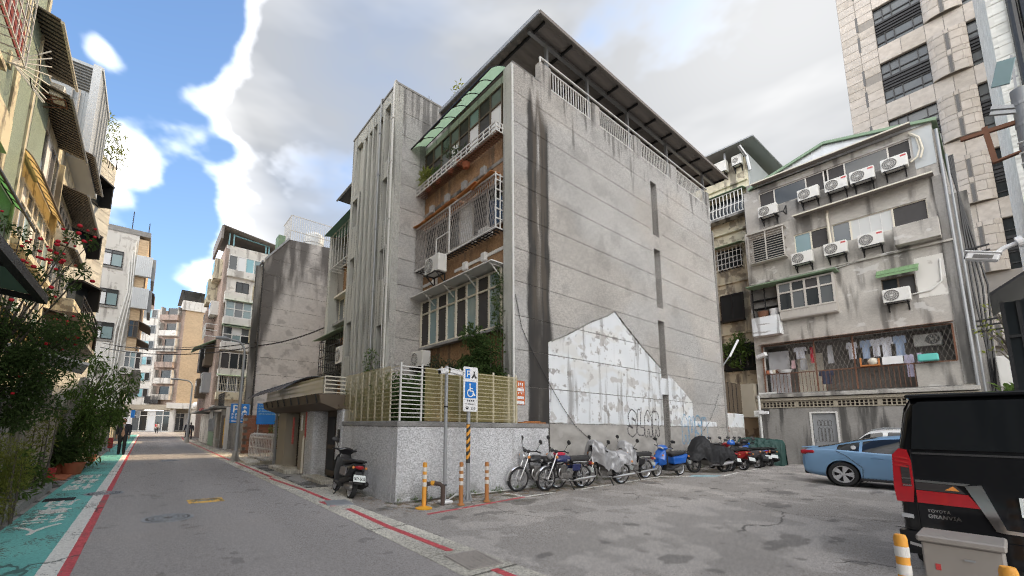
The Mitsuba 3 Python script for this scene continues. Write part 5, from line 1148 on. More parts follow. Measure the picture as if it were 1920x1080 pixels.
for i, (y0, y1, z, dep, mat) in enumerate([(18.2, 21.9, 15.35, .85, 'corrugated'), (20.6, 25.6, 14.2, .95, 'corrugated'), (26.3, 31.0, 15.0, 1.1, 'corrugated'), (26.4, 32.2, 12.9, 1.1, 'corrugated'), (27.0, 30.5, 10.2, .9, 'corrugated'), (27.5, 30.5, 7.0, .8, 'corrugated')]):
    e = thing('roof_eave', ['topmost dark corrugated eave beside the green pier', 'long dark corrugated eave above the cream building windows', 'dark eave under the metal rooftop room', 'broad dark eave in the middle of the cream building', 'short dark eave lower on the cream building', 'lowest dark eave above the flowering branches'][i], 'eave')
    F = facing_e(-4.6)
    put(e, 'sheet', F.loc(xf(box(y0, y1, 0, dep + .15, -.02, .02), at(0, 0, z) @ rotm(-14, (1, 0, 0)))), mat)
    n = int((y1 - y0) / .22)
    for k in range(n): put(e, 'rib', F.bar((y0 + (k + .5) * .22, .05, z - .045), (y0 + (k + .5) * .22, dep + .12, z - .045 - (dep) * .25), .05), 'darkmetal')
    put(e, 'gutter', tube([F.p(y0, dep + .17, z - .27 - .05), F.p(y1, dep + .17, z - .27 - .05)], .055, 8), 'greymetal' if i else 'creamframe')
for (y0, y1, z, h) in [(27.0, 31.0, 12.9, 1.3), (27, 31, 10.2, 1.9), (27, 31, 7.1, 2.0), (27, 31, 4.0, 2.0)]:
    window(YB_, facing_e(-4.4), y0, y1, z - h - .5, z - .7, [1] * 5, [1], ['glassdark', 'glassgrey', 'screen'], 'alum', .08, .0, .06)
for i, (y, z) in enumerate([(27.2, 12.9), (29, 9.9)]):
    put(YB_, 'balcony', facing_e(-4.4).box(y, y + 3.4, 0, .8, z - 2.9, z - 2.0, .02), ['whitetile', 'creamwall'][i])
ya = thing('window_awning', 'curved yellow translucent awning on the cream building', 'awning')
awning(ya, YF, 20.0, 26.3, .05, 11.1, .62, 10.35, 9, 'yellowfilm', 'brownmetal', .12, .045)
for i, (y0, y1, z, lab, mt) in enumerate([(14.0, 19.8, 8.3, 'curved green awning at the left edge above the flowers', 'greenawn'), (27.5, 32.6, 4.9, 'low green striped awning behind the flowering branches', 'greenawn'), (20.4, 26.0, 5.05, 'tan awning half hidden by the flowering branches', 'yellowfilm'), (20.6, 26.2, 7.9, 'second tan awning below the yellow one', 'yellowfilm')]):
    if i in (3,): continue
    aw = thing('window_awning', lab, 'awning'); awning(aw, YF if i else LF, y0, y1, .05, z + .5, .62, z - .25, 8, mt, 'darkmetal', .12, .045)
ac_unit(YF, 21.2, 13.9, 'small boxy air conditioner under the long dark eave on the left', .7, .5, .4, off=.3, brk=True, rust=True)
# metal rooftop room with louvres
RO = thing('rooftop_room', 'grey sheet-metal rooftop room with a louvred front on the left', 'rooftop room')
plain('metalwall', (.40, .43, .45), .45, .3)
put(RO, 'wall', box(-10, -3.62, 27.0, 31.5, 14.6, 19.9), 'metalwall')
S27 = facing_s(27.0)
for i in range(9): put(RO, 'louvre', S27.loc(xf(box(-6.6, -3.95, 0, .14, -.012, .012), at(0, 0, 18.45 + i * .16) @ rotm(-35, (1, 0, 0)))), 'greymetal')
put(RO, 'front_panel', S27.box(-6.6, -4.1, 0, .03, 15.2, 18.3), 'metalwall')
put(RO, 'corner_post', [S27.box(-3.95, -3.62, 0, .10, 14.6, 19.95), box(-3.66, -3.55, 27, 31.5, 19.8, 19.98)], 'whitesheet')
put(RO, 'drain_pipe', [tube([(x, 26.85, 14.8), (x, 26.85, 18.2)], .06, 8) for x in (-4.3, -4.55)], 'galv')
put(RO, 'side_seam', [bar((-3.58, y, 14.7), (-3.58, y, 19.8), .05) for y in np.arange(28, 31.5, .9)], 'greymetal')
hedge('roof_bush', 'feathery bush hanging over the roof edge of the left buildings', [(-3.88, 34.0, 21.47, .5), (-3.5, 34.0, 20.49, .6), (-3.94, 34.0, 19.52, .6), (-3.25, 34.0, 19.87, .5), (-3.46, 34.0, 18.78, .6), (-3.96, 34.0, 21.04, .5), (-3.15, 34.0, 18.9, .5), (-3.7, 33.6, 20.0, .7), (-3.4, 34, 19.3, .6)], .30, 46, (1, 1, 1.2), 'leaf_yellow', 51, 9, 18.0, .2)
# building with pale sloping panels, turned away from the street line
WP = thing('white_panel_building', 'white tiled building with slanting panel joints behind the cream building', 'building')
ang = 25; ux, uy = math.sin(math.radians(ang)), math.cos(math.radians(ang))
WPF = Face((-3.33 - 12 * ux, 36 - 12 * uy, 0), (ux, uy, 0), (uy, -ux, 0))
put(WP, 'wall', WPF.slab(rect(0, 12, 0, 19.1), -8, -.03), 'whitetile')
z = 2.2
while z < 19:
    for u0, u1 in ((4.5, 7.0), (7.0, 9.5), (9.5, 12.0)): put(WP, 'panel', WPF.box(u0 + .02, u1 - .02, -.03, 0, z + .02, min(z + .68, 19.1)), 'whitetile')
    z += .70
for i, (u, z) in enumerate([(9.0, 15.6), (8.6, 11.9), (9.2, 8.6), (9.4, 6.1)]):
    put(WP, 'window_hood', [WPF.box(u, u + 1.8, 0, .75, z + 1.35, z + 1.45), WPF.box(u, u + 1.8, 0, .12, z - .1, z), WPF.box(u + 1.7, u + 1.8, 0, .7, z - .1, z + 1.4)], 'darkmetal')
    put(WP, 'window', WPF.box(u, u + 1.75, .0, .04, z, z + 1.35), 'glassdark')
put(WP, 'side_pipe', [WPF.tube([(6.9, .12, 3), (6.9, .12, 12.5)], .12, 8)], 'steel')
# ------------------------------------------------------------------ front yards on the left
YW = thing('yard_wall', 'tan yard wall with piers along the left side of the lane', 'wall')
for i, y in enumerate(np.arange(12.4, 60, 3.0)):
    put(YW, 'wall_panel', box(-2.25, -2.1, y + .3, y + 2.98, -.05, 1.9), 'beigewall'); put(YW, 'pier', box(-2.35, -2.02, y - .02, y + .28, -.05, 2.25), 'gutter')
put(YW, 'coping', box(-2.3, -2.05, 12.4, 60, 1.92, 2.0), 'coping')
gp = thing('gate_post', 'tall grey leaning gate post behind the bushes on the left', 'post')
put(gp, 'post', tube([(-2.12, 17.2, 0), (-2.0, 18.3, 1.5), (-1.75, 18.6, 3.0)], .13, 4), 'concrete'); put(gp, 'board', box(-2.6, -2.3, 14.5, 17.2, 0, 2.6), 'darkconc')
put(gp, 'board', box(-2.5, -2.2, 10, 14.4, 0, 2.2), 'concrete')
WC = thing('gate_canopy', 'flat white canopy board over a gate on the left', 'canopy')
put(WC, 'board', xf(box(-.75, .75, -1.3, 1.3, -.03, .03), at(-2.1, 14.2, 3.05, 8) @ rotm(12, (0, 1, 0))), 'whitemetal'); put(WC, 'post', [bar((-2.3, y, 0), (-2.3, y, 3.0), .08) for y in (13.2, 15.2)], 'greymetal')
GC = thing('glass_canopy', 'dark steel and green glass canopy at the left edge', 'canopy')
put(GC, 'frame', [bar((-1.5, 3.0, 3.48), (-1.5, 9.2, 3.48), .11, .14), bar((-1.5, 9.15, 3.46), (-2.9, 9.15, 3.62), .08), bar((-2.9, 3, 3.64), (-2.9, 9.2, 3.64), .08)] + [bar((-1.5, y, 3.47), (-2.9, y, 3.63), .05) for y in (5.0, 6.2, 7.4)] + [bar((-2.85, 8.9, 0), (-2.85, 8.9, 3.6), .10)], 'darkmetal')
put(GC, 'glass', xf(box(-1.35, .0, 3.0, 9.15, -.008, .008), at(-1.52, 0, 3.52) @ rotm(6.5, (0, 1, 0))), 'clearfilm')
BG = thing('brown_balcony', 'brown concrete balcony with railings above the mango tree', 'balcony')
put(BG, 'box', box(-4.6, -3.2, 28, 36, 6.0, 7.0), 'brownmetal'); put(BG, 'slab', box(-4.8, -3.1, 27.5, 36.5, 5.8, 6.0), 'darkconc'); put(BG, 'rail', [bar((-3.15, 28, z), (-3.15, 36, z), .06) for z in (7.1, 7.5, 7.9)] + [bar((-3.15, y, 7.0), (-3.15, y, 7.9), .05) for y in np.arange(28, 36.1, .8)], 'darkmetal')
# flowering shrub-tree hanging over the lane
RT = thing('flowering_tree', 'dark leafy tree with scattered red flowers hanging over the left lane', 'tree')
rc = [(-2.45, 11.0, 5.19), (-2.22, 11.0, 5.05), (-2.34, 11.0, 4.59), (-2.05, 11.0, 4.78), (-1.76, 11.0, 4.85), (-1.48, 11.0, 5.05), (-1.25, 11.0, 5.15), (-2.19, 11.0, 4.21), (-1.93, 11.0, 4.38), (-1.66, 11.0, 4.56), (-2.19, 11.0, 3.59), (-1.94, 11.0, 3.85), (-1.66, 11.0, 3.91), (-1.38, 11.0, 4.13), (-1.22, 11.0, 4.4), (-2.08, 11.0, 3.21), (-1.74, 11.0, 3.36), (-1.45, 11.0, 3.41), (-1.2, 11.0, 3.57), (-2.1, 11.0, 2.8), (-1.83, 11.0, 2.84), (-1.48, 11.0, 2.98), (-1.2, 11.0, 3.13), (-2.05, 11.0, 2.41), (-1.78, 11.0, 2.44), (-1.51, 11.0, 2.57), (-1.94, 11.0, 2.03), (-1.68, 11.0, 2.15), (-1.96, 11.0, 1.64), (-1.7, 11.0, 1.75), (-2.3, 10.5, 2.2), (-2.3, 10.4, 3.2), (-2.4, 10.6, 1.4)]
g_ = random.Random(81); rcl = []; lim = []
for (x, y, z) in rc:
    dens = .20 if z < 3.5 else .125
    rcl.append((x, y + g_.uniform(-.6, .6), z, dens))
    if z < 3.4: rcl.append((x + g_.uniform(-.15, .15), y + g_.uniform(-.8, .8), z + g_.uniform(-.2, .2), .24)); rcl.append((x - .15, y + g_.uniform(-.8, .8), z + g_.uniform(-.2, .2), .22))
    lim.append(tube([(-2.35, 11, 1.2 + .25 * z), ((x - 2.35) / 2, 11, (z + 1.2 + .25 * z) / 2 + .15), (x, rcl[-1][1], z)], [.022, .014, .006], 5))
put(RT, 'trunk', tube([(-2.5, 11.2, 0), (-2.4, 11.0, 1.2), (-2.3, 11, 2.6), (-2.2, 11, 3.9)], [.09, .08, .06, .03], 7), 'bark', smooth=True)
put(RT, 'limb', lim, 'bark', stuff=True)
put(RT, 'foliage', leaves(rcl, .085, 150, (1, 1.3, 1), .42, seed=9), 'leaf_dark', stuff=True)
fl = []
for i in range(70):
    x, y, z = rc[g_.choice([3, 4, 5, 6, 5, 6, 8, 9, 9, 13, 14, 14, 11, 12, 17, 18, 21, 22, 24, 26, 0, 7, 10, 16])]
    p = np.array([x + g_.uniform(-.14, .14), y - .25 + g_.uniform(-.4, .2), z + g_.uniform(-.14, .14)])
    fl.append(mv(trimesh.creation.icosphere(1, .024 + .02 * g_.random()).apply_transform(np.diag([1, 1, .8, 1])), *p))
for i, m_ in enumerate(fl): put(RT, 'flower', m_, 'flower')
# mango-like tree
MT = thing('broadleaf_tree', 'bushy broadleaf tree with drooping leaves beside the lane, reaching to the ground', 'tree')
mc = [(-1.44, 19.0, 3.55), (-1.12, 19.0, 3.26), (-0.60, 19.0, 3.15), (-1.64, 19.0, 2.84), (-1.13, 19.0, 2.69), (-0.68, 19.0, 2.63), (-1.86, 19.0, 2.38), (-1.36, 19.0, 2.13), (-0.92, 19.0, 2.05), (-1.9, 19.0, 1.57), (-1.55, 19.0, 1.49), (-1.2, 19.0, 1.4), (-0.9, 19.0, 1.78), (-1.75, 19.0, 0.9), (-1.45, 19.0, 0.86), (-1.15, 19.0, 0.95), (-1.7, 19.0, 0.35), (-1.42, 19.0, 0.38), (-1.85, 19.0, 0.69)]
g_ = random.Random(82)
mcl = [(x, y + g_.uniform(-1.0, 1.0), z, .34 if z > 1.6 else .30) for x, y, z in mc] + [(x - .2 + g_.uniform(-.1, .1), y + g_.uniform(-1.4, 1.4), z + g_.uniform(-.2, .15), .36) for x, y, z in mc if z < 3]
put(MT, 'trunk', tube([(-1.9, 19.0, 0), (-1.75, 19.0, 1.2), (-1.5, 19.0, 2.6), (-1.3, 19, 3.4)], [.10, .08, .05, .02], 7), 'bark', smooth=True)
put(MT, 'limb', [tube([(-1.75, 19, 1.0 + .2 * z), ((x - 1.75) / 2, y, z * .6 + .5), (x, y, z)], [.03, .02, .008], 5) for x, y, z, _ in mcl[:19]], 'bark', stuff=True)
put(MT, 'foliage', leaves([c for c in mcl if c[2] > 1.4], .20, 92, (1, 1.2, 1), .24, .8, seed=19, up=.0), 'leaf_mango', stuff=True)
put(MT, 'lower_foliage', leaves([c for c in mcl if c[2] <= 2.2], .15, 120, (1, 1.2, 1), .32, .6, seed=20), 'leaf_mango', stuff=True)
hedge('yellow_shrub', 'yellow-green clipped conifer shrub at the bottom left corner', [(-1.75, 9.5, 1.1, .26), (-1.55, 9.4, 1.05, .2), (-1.5, 9.6, 0.8, .2), (-1.75, 9.5, 0.81, .26), (-1.58, 9.4, 0.62, .2), (-1.75, 9.3, 0.41, .24), (-1.62, 9.2, 0.24, .2), (-1.72, 9.0, 0.15, .2), (-1.55, 9.8, .6, .18), (-1.9, 9.4, .7, .3), (-1.9, 9.2, 1.1, .25)], .055, 420, (1, 1.2, 1), 'leaf_yellow', 61, 6, 0, .25)
hedge('leafy_plants', 'mixed dark leafy pot plants along the edge of the green lane', [(-1.85, 11.6, 0.55, .2), (-1.9, 12.4, 0.75, .22), (-1.75, 12.5, 0.38, .2), (-1.72, 11.0, .3, .2), (-1.75, 13.1, 0.33, .2), (-1.9, 10.6, .5, .22), (-1.95, 13.4, .6, .25)], .15, 90, (1, 1.3, 1), 'leaf_mango', 62, 6, 0, .28)
hedge('dry_shrub', 'sparse yellowing shrub in front of the grey post', [(-1.9, 12.8, 1.3, .22), (-1.7, 12.9, 1.5, .2), (-1.8, 13.2, 1.1, .25), (-1.6, 13.0, 1.75, .14)], .09, 80, (1, 1.2, 1), 'leaf_yellow', 63, 4, 0, .35)
planter = single('stone_planter', box(-2.1, -1.58, 8.0, 13.6, -.02, .16, .02), 'coping', 'long low stone planter under the bushes at the lane edge', 'planter')
pot_plant(-1.86, 17.4, 0, .22, .7, 'dark strappy plant in a terracotta pot beside the broadleaf tree', 40, 'leaf_dark', .35)
single('flower_pot', lathe([(0, 0), (.2, 0), (.28, .30), (.30, .34), (.26, .34), (.2, .05), (0, .05)], 16, 'z', (-1.62, 17.2, 0)), 'terracotta', 'wide terracotta pot nearest the green lane', 'pot', smooth=30)
single('flower_pot', lathe([(0, 0), (.13, 0), (.17, .24), (.19, .26), (.14, .26), (.12, .05), (0, .05)], 16, 'z', (-1.62, 22.6, 0)), 'terracotta', 'small terracotta pot past the broadleaf tree', 'pot', smooth=30)
single('bucket', lathe([(0, 0), (.13, 0), (.16, .28), (.14, .28), (.11, .03), (0, .03)], 14, 'z', (-2.0, 16.2, 0)), 'redlabel', 'red and white bucket left of the terracotta pots', 'bucket', smooth=30)
single('paving_step', box(-2.1, -1.58, 15.6, 17.6, -.02, .03), 'terracotta', 'reddish step slab under the terracotta pots', 'step')
# ------------------------------------------------------------------ next grey block on the right side
GR = thing('grey_building', 'grey block with a mouldy windowless end wall behind the stair tower', 'building')
E26 = facing_s(26.0)
prof_ = sg.Polygon([(4.72, -.1), (4.72, 11.25), (5.95, 12.92), (13, 13.35), (13, -.1)])
gz = [-.1] + [1.4 + 1.0 * i for i in range(13)]
for a, b in zip(gz[:-1], gz[1:] ): put(GR, 'wall_course', E26.slab(prof_.intersection(rect(4, 14, a + .012, b - .012)), -.25, 0), 'greywall')
put(GR, 'core', [E26.slab(prof_.buffer(-.03), -2.2, -.02), box(7.6, 13, 28.1, 40, -.1, 13)], 'darkconc')
put(GR, 'street_wall', [box(4.70, 4.74, 26.0, 26.5, -.1, 11.2), box(4.35, 4.9, 26.5, 26.62, -.1, 11.0), box(4.9, 5.2, 26.6, 28.2, -.1, 11.0)], 'darkconc')
for z in (3.4, 6.4, 9.2): put(GR, 'balcony', box(4.5, 5.0, 26.7, 28.0, z, z + .9), 'creamwall')
put(GR, 'roof_edge', [bar((4.70, 25.97, 11.3), (5.96, 25.97, 12.97), .10), bar((4.62, 26.1, 11.2), (4.62, 28.2, 11.2), .10)], 'greymetal')
put(GR, 'gutter_pipe', tube([(4.62, 26.2, 11.1), (4.66, 25.95, 10.7), (4.66, 25.95, .2)], .05, 7), 'darkmetal')
RR = thing('roof_railing', 'white roof railing above the mouldy grey end wall', 'railing')
for i in range(22): put(RR, 'bar', bar((6.05 + i * .13, 26.1, 12.95), (6.05 + i * .13, 26.1, 14.6), .03), 'whitemetal')
for i in range(8): put(RR, 'bar', bar((6.02, 26.1 + i * .22, 12.95), (6.02, 26.1 + i * .22, 14.6), .03), 'whitemetal')
put(RR, 'rail', [bar((6.02, 26.1, z), (8.9, 26.1, z), .04) for z in (13.6, 14.6)] + [bar((6.02, 26.1, 14.6), (6.02, 28, 14.6), .04)], 'whitemetal')
wt = thing('water_tank', 'white cylindrical roof water tank behind the white railing', 'tank'); put(wt, 'shell', lathe([(0, 0), (.7, 0), (.7, 1.5), (.5, 1.7), (0, 1.75)], 20, 'z', (8.0, 28, 12.9)), 'whitesheet', smooth=30); put(wt, 'band', [tube([(8 + .71 * math.cos(a), 28 + .71 * math.sin(a), z) for a in np.linspace(0, 6.283, 21)], .02, 4) for z in (13.3, 13.8)], 'greymetal')
put(GR, 'shed_roof', box(5.6, 6.0, 27.2, 28, 12.4, 13.6), 'greensheet')
# ------------------------------------------------------------------ pinkish white apartment block down the street
PB = thing('white_apartment_block', 'tall white apartment block with enclosed balconies and green awnings down the street', 'building')
PY = 46.0; PF_ = facing_s(PY)
put(PB, 'wall', box(4.75, 16, PY, 60, -.1, 19.4), 'whitewall')
put(PB, 'street_wall', box(4.70, 4.76, PY + .01, 60, -.1, 19.3), 'pinktile')
put(PB, 'corner_pier', PF_.box(4.75, 5.0, 0, .12, 0, 19.0), 'pinktile')
lvz = [(16.9, 18.4), (14.2, 15.8), (11.9, 13.5), (9.4, 10.9), (6.8, 8.35), (4.6, 6.1)]
for i, (a, b) in enumerate(lvz):
    if i == 1:
        put(PB, 'parapet', PF_.box(4.9, 9.5, 0, .8, a - .9, a + .25), 'whitewall')
        window(PB, PF_, 5.9, 7.0, a + .35, b - .1, [1, 1], [1], ['glassdark'], 'darkmetal', .08, .03, .05); continue
    mats = [['glassgrey', 'curtain', 'glassblue', 'glassteal', 'screen'], None, ['glassteal', 'glassgrey', 'glassteal'], ['glassgrey', 'glassteal', 'glassdark', 'curtain'], ['screen', 'glassdark', 'glassdark'], ['glassdark', 'glassgrey']][i]
    dd = [0, 0, .8, .8, .8, .9][i]
    window(PB, PF_, 5.05, 9.6, a, b, [1] * 6, [1.0] if i in (0, 4, 5) else [1, 1], mats, 'whitemetal' if i != 4 else 'alum', .09, dd, .08)
    put(PB, 'balcony', PF_.box(4.95, 9.7, 0, dd + .12 if dd else .35, a - .75, a - .05), 'whitewall' if i != 5 else 'creamwall')
    if i in (2, 3, 5): put(PB, 'awning', PF_.loc(xf(box(4.9, 9.7, 0, 1.25, -.02, .02), at(0, 0, b + .30) @ rotm(-14, (1, 0, 0)))), 'greensheet')
put(PB, 'balcony_bars', bars(PF_, np.linspace(5.0, 9.6, 34), 4.5, 6.1, .95, .03) + [PF_.bar((4.95, .95, z), (9.6, .95, z), .04) for z in (4.5, 5.3, 6.1)], 'creamframe', stuff=True)
put(PB, 'roof_canopy', [xf(box(4.2, 11, PY - 1.0, PY + 6, 0, .08), np.array([[1, 0, 0, 0], [0, 1, 0, 0], [-.16, 0, 1, 21.6], [0, 0, 0, 1.0]])), box(4.1, 4.3, PY - .9, PY + 6, 19.6, 20.95)], 'corrugated')
put(PB, 'roof_post', [bar((x, PY - .1, 19.4), (x, PY - .1, 20.6), .12) for x in (4.9, 5.3, 8.3, 8.6)] + [bar((5.2, PY - .1, 20.5), (8.6, PY - .1, 20.2), .1)], 'glassblue')
for i, (y, z, w, h) in enumerate([(47.5, 16.2, 2.2, 2.1), (50, 14.2, 2.4, 2.6), (47.4, 12.4, 1.6, 1.4), (49.5, 11.4, 2.0, 1.7), (47.8, 7.3, 2.2, 2.2), (50.5, 6.9, 2.0, 2.4), (48, 4.6, 2.0, 2.0), (51, 4.2, 1.8, 2.0)]):
    put(PB, 'window_box', box(4.0 - .2 * (i % 2), 4.72, y, y + w, z, z + h), ['creamwall', 'creamwall', 'acwhite', 'pinktile', 'brownmetal', 'darkmetal', 'greymetal', 'brownmetal'][i]); put(PB, 'window_pane', box(3.98 - .2 * (i % 2), 4.0 - .2 * (i % 2), y + .2, y + w - .2, z + .7, z + h - .2), 'glassblue' if i < 2 else 'glassdark')
put(PB, 'balcony_rail', [bar((3.7, y, 10.0), (3.7, y, 11.2), .05) for y in np.linspace(46.5, 49, 7)] + [bar((3.7, 46.5, z), (3.7, 49, z), .06) for z in (10, 10.6, 11.2)] + [bar((3.7, 46.5, z), (4.7, 46.5, z), .06) for z in (10, 10.6, 11.2)], 'whitemetal', stuff=True)
put(PB, 'side_awning', xf(box(2.9, 4.8, 46.3, 50, 0, .06), np.array([[1, 0, 0, 0], [0, 1, 0, 0], [.6, 0, 1, 6.9], [0, 0, 0, 1.0]])), 'greensheet')
ac_unit(facing_w(4.6), 48.6, 12.3, 'air conditioner on the side of the white apartment block', .9, .8, .4, off=.1)
# low garages and sheds in front of it
SH = thing('street_shed', 'row of low grey sheds and a garage along the right kerb', 'shed')
put(SH, 'wall', [box(4.05, 5.6, 30.2, 33, -.05, 2.5), box(3.85, 5.2, 33.1, 38, -.05, 2.35), box(3.9, 5.0, 38.2, 44.5, -.05, 2.3)], 'concrete')
put(SH, 'door', [box(4.03, 4.05, 30.9, 32.4, 0, 2.1)], 'brownmetal'); put(SH, 'shutter', box(3.82, 3.85, 34.2, 37.2, 0, 1.0), 'greensheet'); put(SH, 'lattice_door', [bar((3.8, y, 1.0), (3.8, y, 2.0), .04) for y in np.linspace(34.2, 37.2, 11)] + [box(3.82, 3.86, 34.2, 37.2, 1.0, 2.1)], 'steel')
put(SH, 'roof', [box(3.3, 5.8, 30, 33.2, 2.55, 2.66), xf(box(2.9, 5.4, 33.1, 38.2, 0, .08), np.array([[1, 0, 0, 0], [0, 1, 0, 0], [.15, 0, 1, 1.98], [0, 0, 0, 1.0]])), box(3.0, 5.2, 38.2, 44.6, 2.4, 2.5)], 'coping')
put(SH, 'pillar', [box(3.95, 4.15, 29.9, 30.2, -.05, 2.6)], 'whitemetal'); put(SH, 'stripe', box(3.94, 3.96, 30.2, 30.45, .2, 1.9), 'yellow')
put(SH, 'white_board', box(3.78, 3.82, 35.0, 36.8, 1.9, 2.9), 'whitemetal'); put(SH, 'red_gutter', bar((2.95, 33.2, 2.5), (2.95, 34.6, 2.5), .15), 'redlabel')
for i in range(6): put(SH, 'rack', bar((3.9, 31 + i * .5, 2.7), (3.9, 31.3 + i * .5, 3.6), .05), 'darkmetal')
bw = thing('brick_wall', 'dark red brick garden wall behind the street lamp', 'wall')
for r in range(13):
    for c in range(9):
        o = (r % 2) * .19; x0 = 4.15 + c * .38 + o; put(bw, 'brick', box(x0, x0 + .365, 24.9, 25.1, .02 + r * .155, .165 + r * .155), 'brick2' if (r * 7 + c * 3) % 4 == 0 else 'brick') if x0 < 7.4 else None
put(bw, 'core', box(4.16, 7.6, 24.93, 25.3, -.05, 2.02), 'darkconc')
blu = thing('parking_sign', 'blue parking sign with a big white P beside the street lamp', 'sign')
BS = facing_s(25.5)
put(blu, 'panel', BS.box(3.55, 4.45, 0, .04, 1.60, 2.64, .01), 'signblue')
def letters(F, text, u, z, h, d, bold=True):
    m = meshkit.text_mesh(text, h, .004, bold); m.vertices = np.stack([m.vertices[:, 0] + u, m.vertices[:, 2] + d, m.vertices[:, 1] + z], 1); m.invert(); return F.loc(m)
put(blu, 'letter', letters(BS, 'P', 3.62, 2.18, .38, .042), 'signwhite')
put(blu, 'symbol', [BS.box(4.10, 4.34, .04, .045, 2.17, 2.24), BS.box(4.18, 4.28, .04, .045, 2.24, 2.32), BS.box(4.14, 4.32, .04, .045, 2.40, 2.47), BS.box(4.20, 4.26, .04, .045, 2.47, 2.54)], 'signwhite')
put(blu, 'lettering', [BS.box(3.62 + .155 * i, 3.62 + .155 * i + .045 + .05 * (k % 2), .04, .044, z + .09 * k / 3, z + .09 * k / 3 + .022) for z in (2.0, 1.83) for i in range(5) for k in range(4)] + [BS.box(3.62, 4.35, .04, .044, 1.68, 1.72)], 'signwhite', stuff=True)
put(blu, 'post', BS.bar((4.47, -.06, 0), (4.47, -.06, 2.6), .07), 'galv')
bb = thing('notice_board', 'long blue notice board on the wall left of the porch', 'sign')
BB = facing_s(24.6); put(bb, 'panel', BB.box(4.68, 5.75, 0, .04, 1.55, 2.66), 'signblue'); put(bb, 'lettering', [BB.box(4.76 + .075 * i, 4.76 + .075 * i + .05, .04, .044, z, z + .05) for z in (2.5, 2.36, 2.22, 2.08) for i in range(12)], 'paleblue', stuff=True)
put(bb, 'post', [BB.bar((u, -.05, 0), (u, -.05, 2.6), .06) for u in (4.8, 5.6)], 'galv')
hedge('street_bush', 'small dark bush between the bar gate and the porch', [(5.2, 20.5, 1.5, .5), (5.6, 20.2, 1.8, .45), (4.9, 20.8, 1.2, .4), (5.4, 20.0, 1.1, .5), (6.0, 20.3, 1.5, .5)], .14, 190, (1, 1, 1), 'leaf_mango', 91, 5)
gl = thing('garden_lamp', 'classic garden lamp on a thin post behind the porch canopy', 'street lamp')
put(gl, 'post', tube([(5.3, 22, 0), (5.3, 22, 2.95)], .04, 8), 'darkmetal'); put(gl, 'cage', [lathe([(.05, 0), (.13, .05), (.19, .28), (.21, .30), (.08, .45), (.03, .5), (.04, .56), (0, .58)], 8, 'z', (5.3, 22, 2.95))], 'greymetal')
def street_lamp(x, y, h, lab, reach=-.9, r=.085):
    t = thing('street_lamp', lab, 'street lamp', 'street lamps')
    put(t, 'pole', tube([(x, y, 0), (x, y, h * .5), (x, y, h - .55)], [r, r * .8, r * .65], 12), 'galv', smooth=30)
    s = np.linspace(0, math.pi / 2, 9); put(t, 'arm', tube([(x + reach * .5 * (1 - math.cos(a)), y, h - .55 + .5 * math.sin(a)) for a in s] + [(x + reach, y, h)], r * .55, 8), 'galv', smooth=True)
    put(t, 'head', tube([(x + reach * .85, y, h), (x + reach * 1.05, y, h), (x + reach * 1.5, y, h - .02)], [r * .6, r * 1.0, r * .7], 8), 'greymetal'); put(t, 'base', tube([(x, y, 0), (x, y, .12), (x, y, .45)], [r * 1.9, r * 1.8, r * 1.15], 12), 'concrete')
street_lamp(3.1, 19.9, 5.15, 'tall grey curved street lamp at the right kerb left of the porch', -.75)
street_lamp(2.75, 40.8, 5.1, 'small far street lamp at the right kerb', -1.0, .1)
# ------------------------------------------------------------------ tan building at the far end
FB = thing('tan_corner_building', 'far tan tiled corner building with an arcade at the end of the street', 'building')
FY = 92.0; FF_ = facing_s(FY)
put(FB, 'wall', box(3.9, 12, FY, 110, 4.8, 22.6), 'beigetile'); put(FB, 'top_band', box(3.3, 12.1, FY - .3, 110, 22.6, 24.4), 'whitewall'); put(FB, 'roof_canopy', [box(2.9, 9, FY - .6, 104, 26.0, 26.25)] + [bar((x, FY, 24.4), (x, FY, 26), .2) for x in (3.4, 6, 8.6)], 'darkmetal')
put(FB, 'arcade', [box(x, x + .9, FY, FY + 1, 0, 4.4) for x in (3.2, 6.5, 9.8)] + [box(2.6, 12, FY - .6, FY + 4, 4.2, 5.2)], 'whitewall'); put(FB, 'shop_wall', box(2.4, 12, FY + 3, FY + 4, 0, 4.2), 'beigewall'); window(FB, facing_s(FY + 3), 4.3, 6.3, .2, 3.4, [1, 1, 1], [1, .3], ['glassgrey', 'glassdark', 'curtain'], 'whitemetal', .12, .0, .08); window(FB, facing_s(FY + 3), 7.6, 9.6, .2, 3.4, [1, 1], [1], ['glassdark', 'brownmetal'], 'darkmetal', .12, .0, .08)
S2 = Face((3.9, FY, 0), (-.80, .60, 0), (-.60, -.80, 0))
put(FB, 'side_wall', S2.slab(rect(0, 9.0, 4.8, 22.4), -1.0, 0), 'pinktile'); put(FB, 'side_wall', S2.slab(rect(4.5, 9.0, 4.8, 22.6), 0, .3), 'whitewall')
for k, z in enumerate(np.arange(6.2, 21.5, 2.95)):
    window(FB, S2, 5.0, 8.6, z, z + 1.5, [1] * 4, [1], ['glassdark', 'glassblue', 'glassgrey'], 'greymetal', .12, .32, .08)
    put(FB, 'balcony', S2.box(.7, 3.9, 0, 1.0, z - .5, z + .5), ['concrete', 'whitewall', 'pinktile'][k % 3]); put(FB, 'balcony_door', S2.box(1.2, 3.2, .0, .05, z + .5, z + 2.0), 'glassdark'); put(FB, 'balcony_side', [S2.box(3.7, 3.95, 0, 1.0, z + .5, z + 2.0), S2.box(.6, .8, 0, 1, z + .5, z + 2.0)], 'concrete')
